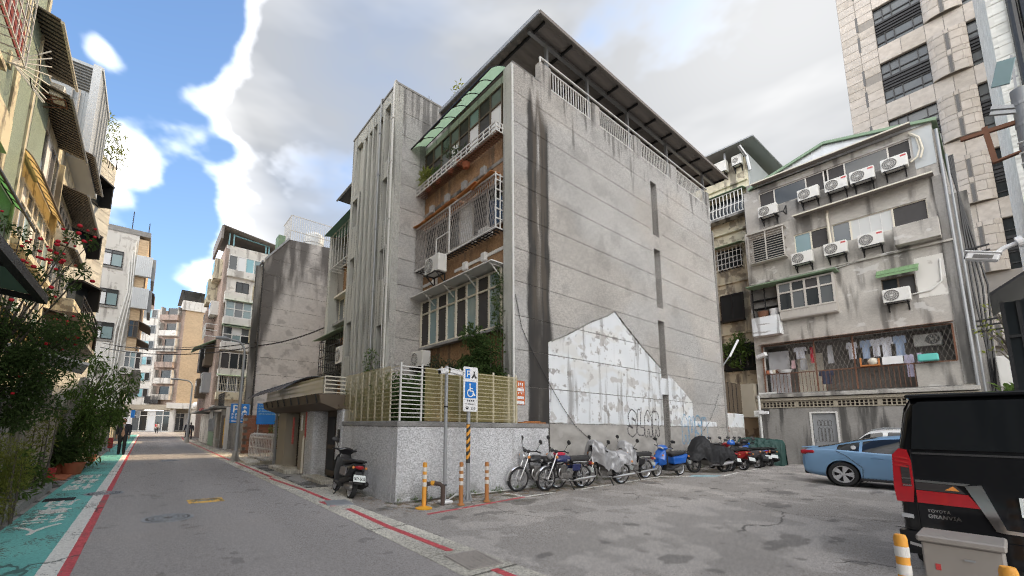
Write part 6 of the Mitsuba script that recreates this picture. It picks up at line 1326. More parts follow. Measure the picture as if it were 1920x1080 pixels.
put(FB, 'side_shop', [S2.box(.2, 9, -.2, .9, 3.9, 4.8)], 'beigewall'); window(FB, S2, .5, 8.8, .1, 3.7, [1] * 6, [1, .3], ['glassdark', 'glassgrey', 'curtain'], 'whitemetal', .14, .1, .08); put(FB, 'side_shop_sign', S2.box(2.5, 5.0, .9, 1.0, 5.0, 6.3), 'black'); put(FB, 'shop_lamp', mv(trimesh.creation.icosphere(2, .6), 7.0, FY - .9, 4.9), 'white', smooth=True)
FC = thing('brown_white_building', 'far building striped brown and white left of the tan one', 'building')
FCF = Face((-3.5, 105, 0), (-.8, .6, 0), (-.6, -.8, 0))
FQ = facing_s(100.0)
put(FC, 'wall', box(-12, -.6, 100, 118, 0, 23.0), 'whitewall'); put(FC, 'pier', [FQ.box(u, u + .9, 0, .3, 4.5, 22.4) for u in (-2.9, -1.5)], 'pinktile'); put(FC, 'upper_block', box(-5, -1.0, 101, 112, 23, 26.5), 'pinktile')
for z in np.arange(6.0, 22, 3.1): window(FC, FQ, -5.0, -.8, z, z + 1.6, [1] * 6, [1], ['glassdark', 'glassblue', 'glassgrey', 'glassdark'], 'darkmetal', .12, .05, .08)
put(FC, 'shop_front', [FQ.box(-5, -.7, .05, .3, .2, 3.3)], 'glassdark'); put(FC, 'shop_awning', FQ.box(-5, -.6, 0, 1.2, 3.5, 4.1), 'greymetal')
# ------------------------------------------------------------------ peeling white building on the left, far
LW = thing('peeling_white_building', 'peeling white building with corrugated window covers, left of the street', 'building')
LY = 50.0; LWF = facing_s(LY)
put(LW, 'wall', box(-11, -2.25, LY, 62, 0, 19.7), 'whitewall'); put(LW, 'corner_wall', box(-2.25, -1.5, LY + .05, 62, 8.0, 19.4), 'beigetile'); put(LW, 'top_band', box(-11, -1.4, LY - .1, 62, 19.7, 20.2), 'coping')
put(LW, 'mast', [bar((-2.9, LY, 20.2), (-2.9, LY, 22), .07), bar((-1.6, LY, 20.2), (-1.6, LY, 21.2), .07)], 'darkmetal')
for z in (16.2, 12.4, 9.2):
    window(LW, LWF, -4.9, -3.3, z, z + 1.5, [1, 1], [1, .25], ['curtain', 'glassteal', 'glassgrey', 'glassdark'], 'darkmetal', .08, .02, .06); put(LW, 'sill', LWF.box(-5, -3.2, 0, .12, z - .25, z - .12), 'coping')
put(LW, 'wall_panel', LWF.box(-5.2, -3.4, 0, .06, 7.1, 8.9), 'whitemetal')
for z in (15.6, 12.4):
    for i in range(9): put(LW, 'window_cover', LWF.box(-2.25 + i * .14, -2.25 + i * .14 + .13, .0 + .02 * (i % 2), .5, z, z + 2.0), 'whitesheet')
    put(LW, 'cover_hood', box(-1.0, -.75, LY, LY + 4, z - .2, z + 2.0), 'greymetal')
window(LW, LWF, -2.2, -1.5, 9.6, 11.2, [1, 1], [1, .4], ['glassdark', 'screen'], 'brownmetal', .07, .05, .06)
window(LW, LWF, -2.2, -1.0, 6.6, 8.2, [1, 1, 1], [1, .5], ['glassgrey', 'glassteal', 'screen'], 'whitemetal', .08, .3, .06)
put(LW, 'bay_floor', box(-2.3, -.9, LY - .4, LY + 6, 4.6, 6.5), 'concrete')
put(LW, 'lower_wall', box(-3.8, -2.3, LY, 60, 0, 8), 'whitesheet')
for i, x in enumerate((-2.45, -2.6, -2.75)): single('wall_cable', tube([(x, LY - .1, 19.0 - i), (x + .15, LY - .12, 14), (x - .1 - .12 * i, LY - .12, 10), (x - .3, LY - .1, 5)], .06, 6), 'whitepipe', ['thick white cable down the peeling building, right one', 'middle white cable down the peeling building', 'left white cable down the peeling building'][i], 'cable')
ac_unit(LWF, -2.0, 6.0, 'air conditioner below the bay window of the peeling white building', .9, .7, .3, off=.5)
for z in (13.8, 10.5, 8.8): put(LW, 'side_awning', xf(box(-1.6, -.55, LY, LY + 5, 0, .06), np.array([[1, 0, 0, 0], [0, 1, 0, 0], [-.5, 0, 1, z], [0, 0, 0, 1.0]])), 'corrugated')
hedge('balcony_plants', 'dark creeper on a ledge of the peeling white building', [(-4.6, 48.5, 6.6, .7), (-3.9, 48.5, 6.3, .6), (-4.4, 48.5, 5.8, .6)], .3, 90, (1, 1, 1), 'leaf_dark', 95, 2, 5)
for i in range(3): put(LW, 'shop_sign', box(-2.2 + .5 * i, -1.8 + .5 * i, 66 + 4 * i, 67 + 4 * i, 2.2, 3.2), 'signblue' if i == 1 else 'greymetal')
# far background filling the end of the street
bk = thing('background_block', 'plain far block closing the view between the street houses', 'building')
put(bk, 'wall', box(-40, -12, 90, 130, 0, 14), 'pinktile'); put(bk, 'ledge', box(-40, -11.9, 89.9, 130, 14, 14.4), 'coping')
# cables across the street
wire('overhead_cable', [(4.6, 26.2, 6.05), (7.75, 21.9, 7.15)], .035, 'thick black cable from the grey block to the building beyond the stair tower', sag=.25)
for i, (a, b, s) in enumerate([((4.6, 26.2, 6.0), (-3.2, 40, 7.0), .5), ((4.7, 26.3, 6.3), (-3.4, 44, 7.9), .5), ((4.6, 45, 9.0), (-3, 50, 8.6), .3)]):
    wire('overhead_cable', [a, b], .03, ['lower cable crossing the street from the grey block', 'upper cable crossing the street from the grey block', 'far thin cable crossing the street'][i], sag=s)
wire('overhead_cable', [(7.78, 7.96, 5.2), (8.0, 7.95, 4.3), (8.3, 7.94, 3.8), (9.0, 7.93, 2.9), (9.6, 7.93, 2.2), (10.2, 7.93, 1.62), (11.1, 7.94, 1.1)], .009, 'thin black cable trailing down the blank wall across the dark stains', sag=0)
wire('overhead_cable', [(20.6, 7.95, 3.2), (20.1, 7.95, 2.55), (19.4, 7.94, 1.9), (18.3, 7.94, 1.2)], .006, 'thin cable trailing down the far end of the blank wall', sag=0)
# ------------------------------------------------------------------ vehicles
def paint(key, c, rough=.3, metal=.0): plain(key, c, rough, metal, .5, 1.0)
paint('paint_blue', (.20, .36, .56), .32, .35); paint('paint_white', (.68, .68, .67), .25); plain('paint_black', (.007, .0075, .009), .06, 0, .35, .25); paint('paint_gloss', (.014, .014, .016), .18)
paint('paint_red', (.38, .02, .02), .22); paint('paint_royal', (.012, .11, .46), .22); paint('paint_navy', (.018, .026, .10), .25); paint('paint_grey', (.16, .145, .15), .3, .3)
plain('lamp_red', (.34, .006, .012), .12, 0, .6, 1.0); plain('lamp_clear', (.42, .43, .44), .08, .3, .6, 1.0); plain('lamp_amber', (.65, .24, .05), .2, 0, .6, 1.0); plain('lamp_dark', (.035, .03, .03), .1, 0, .6, 1.0)
plain('tint', (.010, .012, .014), .03, 0, .55); plain('rimgrey', (.58, .58, .59), .3, .35); plain('seatvinyl', (.022, .021, .021), .5); plain('plastic', (.028, .028, .029), .5); plain('engine', (.30, .29, .28), .42, .7); plain('paint_silvercover', (.42, .42, .43), .42, .35)
plain('coverblack', (.016, .016, .018), .62); plain('covergreen', (.028, .075, .065), .6); plain('plate', (.66, .70, .68), .4)
def torus(R, r, n=30, k=10, flat=1.0):
    a = np.linspace(0, 2 * math.pi, k + 1)[:-1]
    prof = [(R + r * math.cos(t), r * flat * math.sin(t)) for t in a]; prof.append(prof[0]); return lathe(prof, n)
def put_l(par, name, mesh, mat, M, smooth=False, label=None, stuff=False):
    if isinstance(mesh, (list, tuple)): mesh = cat(mesh)
    return put(par, name, xf(mesh, M), mat, smooth, label, stuff)
def wheel(par, M, x, y, R, w, rim, spokes=5, name='wheel', style='car', hub=.2):
    W = M @ np.array([[1, 0, 0, x], [0, 0, 1, y], [0, -1, 0, R], [0, 0, 0, 1.0]])     # lathe axis to local y
    tr = R * .28 if style == 'car' else R * .15
    prof = [(R - tr, -w / 2), (R - .02, -w / 2), (R, -w * .38), (R, w * .38), (R - .02, w / 2), (R - tr, w / 2), (R - tr, -w / 2)]
    k = put(par, name, xf(lathe(prof, 40), W), 'rubber', smooth=35)
    ri = R - tr
    if style == 'car':
        rm = [lathe([(ri, -w * .44), (ri - .02, -w * .46), (ri - .035, w * .2), (ri, w * .2), (ri, -w * .44)], 40), lathe([(0, -w * .1), (ri * .96, -w * .1), (ri * .96, -w * .06), (0, -w * .06)], 30)]
        put(k, 'rim', xf(rm[0], W), rim, smooth=35); put(k, 'back_plate', xf(mv(rm[1], 0, 0, .03), W), 'black')
        for i in range(spokes):
            a = i * 2 * math.pi / spokes
            for off in (-.17, .17):
                sp = sg.Polygon([(ri * .10, -.02), (ri * .97, off * ri - .035), (ri * .97, off * ri + .035), (ri * .10, .02)])
                m = extr(affinity.rotate(sp, math.degrees(a), origin=(0, 0)), .022); m.vertices[:, 2] -= w * .40; put(k, 'spoke', xf(m, W), rim)
        put(k, 'hub', xf(lathe([(0, -w * .44), (ri * .16, -w * .43), (ri * .18, -w * .3)], 16), W), rim, smooth=30)
    elif style == 'spoke':
        put(k, 'rim', xf(lathe([(ri, -w * .36), (ri - .028, -w * .25), (ri - .028, w * .25), (ri, w * .36), (ri, -w * .36)], 40), W), 'chrome', smooth=35)
        put(k, 'hub', xf(lathe([(0, -w * .6), (.045, -w * .6), (.06, -w * .2), (.06, w * .2), (.045, w * .6), (0, w * .6)], 14), W), 'chrome', smooth=35)
        sp = []
        for i in range(18):
            a = i * 2 * math.pi / 18; b = a + (.5 if i % 2 else -.5); sp.append(bar((.05 * math.cos(b), .05 * math.sin(b), .02 * (1 if i % 2 else -1)), ((ri - .02) * math.cos(a), (ri - .02) * math.sin(a), 0), .006))
        put(k, 'spokes', xf(cat(sp), W), 'rimgrey', stuff=True)
    else:
        put(k, 'rim', xf(lathe([(ri, -w * .36), (ri - .02, -w * .25), (ri - .02, w * .25), (ri, w * .36), (ri, -w * .36)], 32), W), rim, smooth=35)
        for i in range(spokes):
            a = i * 2 * math.pi / spokes; put(k, 'spoke', xf(bar((.02 * math.cos(a), .02 * math.sin(a), 0), (ri * .98 * math.cos(a), ri * .98 * math.sin(a), 0), .035, .03), W), rim)
        put(k, 'hub', xf(lathe([(0, -w * .45), (.05, -w * .45), (.06, w * .45), (0, w * .45)], 14), W), 'engine', smooth=30)
    return k
from scipy.interpolate import PchipInterpolator as PCH
def car(name, label, cat_, M, p, paint_, wheelR, axles, rimm, spokes, side_glass, group=None):
    """p: tables of (x, value): half width, underside, belt height, roof height, roof half width; x runs from the tail (-) to the nose (+)."""
    t = thing(name, label, cat_, group)
    xs = np.linspace(p['w'][0][0], p['w'][-1][0], 70)
    g = {k: PCH(*np.array(v).T)(xs) for k, v in p.items()}
    rows = []
    for x, w, b, zb, zr, wr in zip(xs, g['w'], g['under'], g['belt'], g['roof'], g['rw']):
        m = (b + zb) / 2
        pts = [(0, b), (w * .80, b), (w * .93, b + .03), (w * .985, b + .12), (w, m), (w * .995, m + (zb - m) * .55), (w * .965, zb - .03), (w * .935, zb)]
        for s in (.25, .5, .75, .92): pts.append((w * .935 + (wr - w * .935) * s, zb + (zr - .05 - zb) * (s + .06 * math.sin(s * math.pi))))
        pts += [(wr * .93, zr - .02), (wr * .75, zr + .004), (wr * .4, zr + .018), (0, zr + .022)]
        rows.append(pts)
    Rw = np.array(rows); n, k, _ = Rw.shape
    half = np.concatenate([np.repeat(xs[:, None, None], k, 1), Rw], 2)                    # x, y, z, left side
    full = np.concatenate([half, half[:, ::-1][:, 1:-1] * [1, -1, 1]], 1); kk = full.shape[1]
    v = full.reshape(-1, 3); f = []
    for i in range(n - 1):
        for j in range(kk):
            a, b_ = i * kk + j, i * kk + (j + 1) % kk; f += [(a, b_, b_ + kk), (a, b_ + kk, a + kk)]
    c0, c1 = len(v), len(v) + 1; v = np.vstack([v, full[0].mean(0), full[-1].mean(0)])
    for j in range(kk): f += [(c0, (j + 1) % kk, j), (c1, (n - 1) * kk + j, (n - 1) * kk + (j + 1) % kk)]
    body = trimesh.Trimesh(v, np.array(f), process=True)
    if body.volume < 0: body.invert()
    mf = tomf(body)
    for ax in axles:
        for s in (-1, 1):
            wm = g['w'].max(); mf = mf - m3.Manifold.cylinder(.42, wheelR * 1.13, wheelR * 1.13, 40).rotate([90, 0, 0]).translate([ax, s * (wm - .17) + .21, wheelR + .01])
    put(t, 'body', xf(man(mf), M), paint_, smooth=28)
    for ax in axles:
        for s in (-1, 1):
            put(t, 'arch_liner', xf(lathe([(wheelR * 1.125, -.14), (wheelR * 1.15, -.14), (wheelR * 1.15, .16), (wheelR * 1.125, .16), (wheelR * 1.125, -.14)], 40), M @ np.array([[1, 0, 0, ax], [0, 0, 1, s * (g['w'].max() - .17)], [0, -1, 0, wheelR + .01], [0, 0, 0, 1.0]])), 'plastic')
            wheel(t, M if s < 0 else M, ax, s * (g['w'].max() - .125), wheelR, .22, rimm, spokes) if s < 0 else wheel(t, M @ np.diag([1, -1, 1, 1.0]), ax, -(g['w'].max() - .125), wheelR, .22, rimm, spokes)
    def glass(j0, j1, x0, x1, mat='tint', nm='window', off=.006, ins0=0, ins1=0, mirror=True):
        ii = [i for i, x in enumerate(xs) if x0 <= x <= x1]
        for s in ((1, -1) if mirror else (1,)):
            q = half[ii][:, j0:j1 + 1].copy(); q[..., 1] += off * (1 if mirror else 0); q[..., 2] += off * (.4 if mirror else 1); q[..., 1] *= s
            if not mirror: q = np.concatenate([q, (q * [1, -1, 1])[:, ::-1][:, 1:]], 1)
            a, b_ = q.shape[:2]; vv = q.reshape(-1, 3); ff = np.array([[i * b_ + j, (i + 1) * b_ + j, (i + 1) * b_ + j + 1, i * b_ + j + 1] for i in range(a - 1) for j in range(b_ - 1)])
            put(t, nm, xf(trimesh.Trimesh(vv, np.vstack([ff[:, [0, 1, 2]], ff[:, [0, 2, 3]]]), process=False), M), mat, smooth=True)
    for a, b_ in side_glass: glass(7, 11, a, b_)
    return t, half, xs, g, glass
# blue sedan, tail towards the blank wall
MC = at(16.93, 1.72, 0, -90)
sed = dict(w=[(-2.35, .60), (-2.28, .78), (-2.0, .885), (-1.2, .925), (0, .925), (1.4, .915), (2.05, .86), (2.3, .70), (2.35, .55)], under=[(-2.35, .52), (-2.28, .34), (-2.0, .26), (-1.2, .19), (1.5, .17), (2.2, .2), (2.35, .32)],
           belt=[(-2.35, .72), (-2.28, .93), (-2.1, 1.035), (-1.6, 1.03), (-.6, .965), (.6, .92), (1.2, .885), (2.0, .76), (2.35, .56)], roof=[(-2.35, .74), (-2.28, .95), (-2.1, 1.05), (-1.75, 1.12), (-1.2, 1.27), (-.5, 1.405), (0, 1.44), (.35, 1.41), (.9, 1.2), (1.35, .96), (1.9, .83), (2.35, .60)],
           rw=[(-2.35, .52), (-2.1, .70), (-1.6, .60), (-.8, .57), (0, .585), (.5, .60), (1.2, .70), (2.0, .74), (2.35, .48)])
CAR, half, xs_, g_car, glass = car('parked_car', 'light blue fastback sedan parked tail-first before the rear block', 'car', MC, sed, 'paint_blue', .335, (-1.37, 1.505), 'rimgrey', 10 // 2, [(-1.52, -.98), (-.93, .0), (.06, .95)])
glass(12, 15, -2.0, -.62, 'tint', 'rear_window', .008, mirror=False); glass(12, 15, .40, 1.22, 'tint', 'windscreen', .008, mirror=False)
for s in (-1, 1):
    lampM = MC @ np.diag([1, s, 1, 1.0])
    put_l(CAR, 'tail_light', cat([box(-2.32, -2.12, .60, .845, .86, .99, .03), box(-2.2, -1.98, .80, .905, .90, .985, .02)]), 'lamp_red', lampM)
    put_l(CAR, 'door_handle', box(-.75, -.50, .922, .935, .82, .845), 'paint_blue', lampM)
    put_l(CAR, 'sill_trim', box(-1.0, 1.1, .86, .925, .19, .26, .01), 'plastic', lampM)
    for pts in ([(-.95, .937, .28), (-.93, .937, .55), (-1.25, .935, .85), (-1.48, .912, 1.0)], [(.03, .937, .28), (.03, .937, .93)]): put_l(CAR, 'door_seam', tube(pts, .006, 4), 'black', lampM)
put_l(CAR, 'bumper_diffuser', box(-2.32, -2.05, -.6, .6, .27, .40, .03), 'plastic', MC); put_l(CAR, 'spoiler', box(-2.34, -2.16, -.62, .62, 1.045, 1.075, .01), 'paint_blue', MC); put_l(CAR, 'plate', box(-2.365, -2.345, -.26, .26, .62, .76), 'plate', MC)
put_l(CAR, 'sticker', cyl((-1.10, -.800, 1.10), (-1.10, -.835, 1.10), .055, 16), 'white', MC, label='round white sticker on the rear side window')
# white car behind it
MW = at(20.35, 2.45, 0, 90)
suv = dict(w=[(-2.1, .62), (-2.0, .80), (-1.4, .88), (0, .89), (1.4, .88), (1.95, .80), (2.1, .6)], under=[(-2.1, .4), (-1.9, .25), (1.9, .22), (2.1, .36)], belt=[(-2.1, .85), (-1.95, 1.0), (-1, 1.03), (.6, 1.02), (1.3, .98), (2.0, .82), (2.1, .7)], roof=[(-2.1, .9), (-1.98, 1.2), (-1.7, 1.5), (-1, 1.60), (0, 1.62), (.5, 1.57), (1.15, 1.06), (1.6, .98), (2.1, .74)], rw=[(-2.1, .55), (-1.7, .62), (0, .66), (.6, .66), (1.2, .74), (2.1, .5)])
CAR2, *_r, glass2 = car('parked_car', 'white car mostly hidden behind the light blue sedan', 'car', MW, suv, 'paint_white', .33, (-1.3, 1.28), 'rimgrey', 5, [(-1.6, -.75), (-.7, .1), (.16, .85)])
glass2(12, 15, .55, 1.1, 'tint', 'windscreen', .008, mirror=False)
for s in (-1, 1): put_l(CAR2, 'mirror', box(.62, .82, .90, 1.10, 1.05, 1.20, .04), 'paint_white', MW @ np.diag([1, s, 1, 1.0])); put_l(CAR2, 'roof_rail', tube([(-1.5, .58, 1.60), (-1, .6, 1.66), (.2, .6, 1.68), (.5, .58, 1.60)], .02, 6), 'greymetal', MW @ np.diag([1, s, 1, 1.0]))
# black van, its tail towards the lane
VX = 6.72; VF = facing_w(VX); VY0, VY1 = .86, -1.11; vc = (VY0 + VY1) / 2
VAN = thing('van', 'glossy black van seen from behind at the right edge', 'van')
secs = [(0.0, .30, 1.80, .90), (.06, .27, 1.90, .955), (.16, .25, 1.955, .975), (.5, .22, 1.975, .985), (4.4, .22, 1.97, .985), (4.9, .25, 1.5, .97), (5.2, .35, .95, .90)]
pts = []; V = []
for (x, zb, zt, hw) in secs:
    ring = [(-hw * .96, zb), (-hw, zb + .12), (-hw, 1.0), (-hw * .97, 1.35), (-hw * .885, zt - .14), (-hw * .83, zt - .04), (-hw * .70, zt), (0, zt + .015)]
    ring = ring + [(-a, b) for a, b in ring[::-1][1:]]; V.append([(VX + x, vc + a, b) for a, b in ring])
V = np.array(V); n_, k_ = V.shape[:2]; v = V.reshape(-1, 3); f = []
for i in range(n_ - 1):
    for j in range(k_):
        a, b = i * k_ + j, i * k_ + (j + 1) % k_; f += [(a, b, b + k_), (a, b + k_, a + k_)]
c0 = len(v); v = np.vstack([v, [[VX - .012, vc, 1.05]], V[-1].mean(0)[None]])
for j in range(k_): f += [(c0, (j + 1) % k_, j), (c0 + 1, (n_ - 1) * k_ + j, (n_ - 1) * k_ + (j + 1) % k_)]
vb = trimesh.Trimesh(v, np.array(f), process=True); vb.fix_normals()
put(VAN, 'body', vb, 'paint_black', smooth=30)
def vslab(pts, d0, d1): return VF.slab(sg.Polygon(pts), d0, d1)
put(VAN, 'rear_window', VF.loc(xf(extr(sg.Polygon([(.70, 1.37), (-.95, 1.37), (-.90, 1.84), (-.86, 1.88), (.60, 1.88), (.645, 1.84)]), .01), np.array([[1, 0, 0, 0], [0, 0, 1, .018], [0, 1, 0, 0], [0, 0, 0, 1.0]]))), 'tint')
put(VAN, 'tailgate', vslab([(.70, .50), (-.95, .50), (-.95, 1.345), (.72, 1.345)], -.03, .014), 'paint_black')
put(VAN, 'garnish', vslab([(.70, 1.315), (-.95, 1.315), (-.95, 1.335), (.70, 1.335)], .014, .024), 'plastic')
lamp = put(VAN, 'tail_light', vslab([(.855, 1.30), (.80, 1.37), (.74, 1.36), (.715, 1.24), (.715, .985), (.72, .93), (.735, .80), (.86, .80), (.872, .95)], -.10, .028), 'lamp_red')
put(lamp, 'clear_lens', vslab([(.80, 1.19), (.735, 1.19), (.735, .99), (.80, .99)], .028, .034), 'lamp_dark'); put(lamp, 'frame', [vslab([(.80, 1.06), (.73, 1.06), (.73, 1.045), (.80, 1.045)], .034, .038), vslab([(.80, .985), (.73, .985), (.73, .97), (.80, .97)], .034, .038)], 'chrome')
put(lamp, 'lens_rib', [vslab([(.845, 1.29 - .045 * i), (.74, 1.27 - .045 * i), (.74, 1.255 - .045 * i), (.845, 1.275 - .045 * i)], .028, .036) for i in range(3)], 'paint_red')
lamp2 = put(VAN, 'tail_light', vslab([(.705, .805), (.705, .935), (.345, .925), (.275, .80)], .014, .038), 'lamp_red', label='horizontal red tail light strip')
put(lamp2, 'clear_lens', vslab([(.705, .94), (.705, 1.02), (.42, 1.01), (.36, .93)], .014, .030), 'lamp_dark'); put(lamp2, 'amber', vslab([(.50, .955), (.44, 1.0), (.40, .955)], .030, .034), 'lamp_amber')
put(VAN, 'chrome_trim', [vslab([(.705, 1.022), (.705, 1.045), (.32, 1.035), (.36, 1.012)], .014, .034), vslab([(.36, 1.012), (.25, 1.032), (.135, .62), (.16, .59), (.20, .60)], .014, .040), vslab([(.16, .59), (.19, .625), (-.9, .60), (-.9, .575)], .014, .036)], 'chrome')
def vtext(s, y0, z0, h):
    m = meshkit.text_mesh(s, h, .005, True); m.vertices = np.stack([VX - .018 - m.vertices[:, 2], y0 - m.vertices[:, 0], z0 + m.vertices[:, 1]], 1)
    return m
put(VAN, 'lettering', vtext('TOYOTA', .645, .715, .028), 'chrome'); put(VAN, 'lettering', vtext('GRANVIA', .645, .655, .036), 'chrome')
put(VAN, 'bumper', vslab([(.86, .27), (-1.1, .27), (-1.1, .50), (.87, .50)], -.05, .05), 'paint_black'); put(VAN, 'bumper_light', vslab([(.84, .635), (.75, .63), (.75, .67), (.84, .675)], -.02, .022), 'lamp_clear'); put(VAN, 'bumper_trim', vslab([(.80, .36), (.70, .34), (.70, .37), (.80, .39)], .05, .056), 'chrome')
put(VAN, 'door_seam', [VF.bar((.712, .016, .5), (.712, .016, 1.36), .006), VF.bar((.9, .01, .52), (-1, .01, .515), .006)], 'black')
put(VAN, 'plate', vslab([(.035, .76), (-.38, .75), (-.38, .93), (.035, .94)], .03, .04), 'plate'); put(VAN, 'roof_spoiler', box(VX - .03, VX + .3, -.95, .70, 1.92, 1.965, .015), 'paint_black')
for ax in (.95, 4.2):
    for s in (1, -1): wheel(VAN, at(VX, vc, 0) @ np.diag([1, s, 1, 1.0]), ax, -.86, .34, .22, 'rimgrey', 5)
# ------------------------------------------------------------------ motorbikes
def moto(label, M, tank='paint_navy', seat='seatvinyl', group=None, cloth_=None):
    t = thing('motorcycle', label, 'motorcycle', group); P = lambda n, m, mt, s=False: put_l(t, n, m, mt, M, s)
    wheel(t, M, .66, 0, .30, .085, 'chrome', name='front_wheel', style='spoke'); wheel(t, M, -.60, 0, .29, .10, 'chrome', name='rear_wheel', style='spoke')
    for s in (-1, 1):
        P('fork', tube([(.66, s * .085, .30), (.50, s * .085, .72), (.42, s * .08, .95)], [.026, .024, .022], 8), 'chrome', True)
        P('shock', tube([(-.56, s * .11, .32), (-.42, s * .11, .66)], .028, 8), 'chrome')
        P('mirror', cat([tube([(.38, s * .28, 1.03), (.34, s * .36, 1.22)], .007, 5), xf(lathe([(0, -.01), (.055, -.01), (.06, 0), (.055, .012), (0, .014)], 14), at(.34, s * .37, 1.26) @ rotm(-80, (0, 1, 0)))]), 'plastic')
        P('indicator', mv(trimesh.creation.icosphere(2, .038), .50, s * .17, .86), 'lamp_amber', True); P('rear_indicator', mv(trimesh.creation.icosphere(2, .034), -.82, s * .15, .66), 'lamp_amber', True)
        P('footrest', bar((-.02, s * .1, .30), (-.02, s * .28, .30), .03), 'plastic')
    P('handlebar', tube([(.30, .33, 1.00), (.36, .27, 1.02), (.42, .10, .99), (.42, -.10, .99), (.36, -.27, 1.02), (.30, -.33, 1.00)], .013, 7), 'plastic'); 
    for s in (-1, 1): P('grip', tube([(.36, s * .24, 1.02), (.28, s * .34, .99)], .018, 7), 'rubber')
    P('headlight', xf(lathe([(0, -.10), (.06, -.09), (.085, -.02), (.09, .0), (.085, .015), (0, .03)], 18), at(.58, 0, .86) @ rotm(90, (0, 1, 0))), 'chrome', 30); P('headlight_lens', xf(lathe([(.084, .0), (.06, .022), (0, .032)], 18), at(.585, 0, .86) @ rotm(90, (0, 1, 0))), 'lamp_clear', 30)
    for s in (-.07, .07): P('gauge', xf(lathe([(0, -.04), (.045, -.04), (.05, .0), (.045, .01), (0, .012)], 14), at(.46, s, 1.0) @ rotm(25, (0, 1, 0))), 'plastic', 30)
    P('front_fender', xf(cat([lathe([(.315, -.055), (.335, -.03), (.34, 0), (.335, .03), (.315, .055)], 44)]).slice_plane([0, .06, 0], [.25, 1, 0]), np.array([[1, 0, 0, .66], [0, 0, 1, 0], [0, 1, 0, .30], [0, 0, 0, 1.0]])), 'chrome', 30)
    tk = trimesh.creation.icosphere(3, 1); tv = tk.vertices.copy(); tv *= [.29, .135, .125]; tv[:, 2] = np.where(tv[:, 2] < 0, tv[:, 2] * .55, tv[:, 2]); tv[:, 1] *= np.clip(1.05 + tv[:, 0] * .9, .6, 1.25); tk.vertices = tv + [.14, 0, .76]
    P('tank', tk, tank, True); P('tank_badge', cat([box(.02, .18, s * .125, s * .133, .74, .79) for s in (-1, 1)]), 'chrome'); P('filler_cap', cyl((.16, 0, .875), (.16, 0, .895), .035, 14), 'chrome')
    st = man(m3.Manifold.batch_hull([m3.Manifold.sphere(.075, 16).translate([x, y, z]) for x in (-.12, -.62) for y in (-.07, .07) for z in (.755,)] + [m3.Manifold.sphere(.06, 16).translate([-.72, y, .79]) for y in (-.05, .05)])); P('seat', st, seat, 30); P('seat_trim', tube([(-.10, .135, .71), (-.6, .14, .72), (-.76, .06, .76), (-.76, -.06, .76), (-.6, -.14, .72), (-.1, -.135, .71)], .010, 5), 'chrome')
    P('side_cover', cat([box(-.40, -.12, s * .10, s * .14, .48, .66, .02) for s in (-1, 1)]), tank); P('engine', cat([box(-.12, .22, -.11, .11, .28, .46, .03), box(.06, .24, -.085, .085, .44, .62, .02), lathe([(0, -.15), (.09, -.14), (.10, -.1), (.10, .1), (.09, .14), (0, .15)], 18, 'y', (-.02, 0, .36))]), 'engine', 30)
    P('cylinder_fin', cat([box(.04, .27, -.105, .105, z, z + .008) for z in np.arange(.45, .62, .022)]), 'engine')
    for s in (-1, 1): P('exhaust', tube([(.26, s * .06, .55), (.32, s * .09, .42), (.22, s * .12, .27), (-.2, s * .13, .24), (-.35, s * .14, .26), (-.95, s * .15, .32)], [.02, .02, .02, .022, .042, .036], 10), 'chrome', True)
    P('frame', cat([tube([(.40, 0, .88), (.30, 0, .50), (.18, 0, .26)], .022, 7)] + [tube([(.36, s * .03, .78), (-.2, s * .08, .62), (-.6, s * .09, .64), (-.78, s * .09, .68)], .017, 6) for s in (-1, 1)] + [tube([(-.1, s * .07, .34), (-.60, s * .09, .29)], .02, 6) for s in (-1, 1)]), 'plastic')
    P('rear_fender', xf(lathe([(.305, -.06), (.325, -.03), (.33, 0), (.325, .03), (.305, .06)], 44).slice_plane([0, .05, 0], [-.35, 1, 0]), np.array([[1, 0, 0, -.60], [0, 0, 1, 0], [0, 1, 0, .29], [0, 0, 0, 1.0]])), 'chrome', 30)
    P('tail_light', box(-.92, -.86, -.05, .05, .60, .68, .015), 'lamp_red'); P('plate', box(-.945, -.935, -.10, .10, .40, .52), 'plate'); P('stand', bar((-.05, .1, .26), (-.12, .26, .01), .022), 'plastic')
    return t
moto('black classic motorcycle leftmost in the row, its front wheel by the granite wall', at(8.02, 7.42, 0, 178 - 6) @ rotm(-7, (1, 0, 0)), 'paint_gloss')
moto('navy classic motorcycle with a red cloth on the tank, second in the row', at(8.72, 7.18, 0, 174) @ rotm(-8, (1, 0, 0)), 'paint_navy')
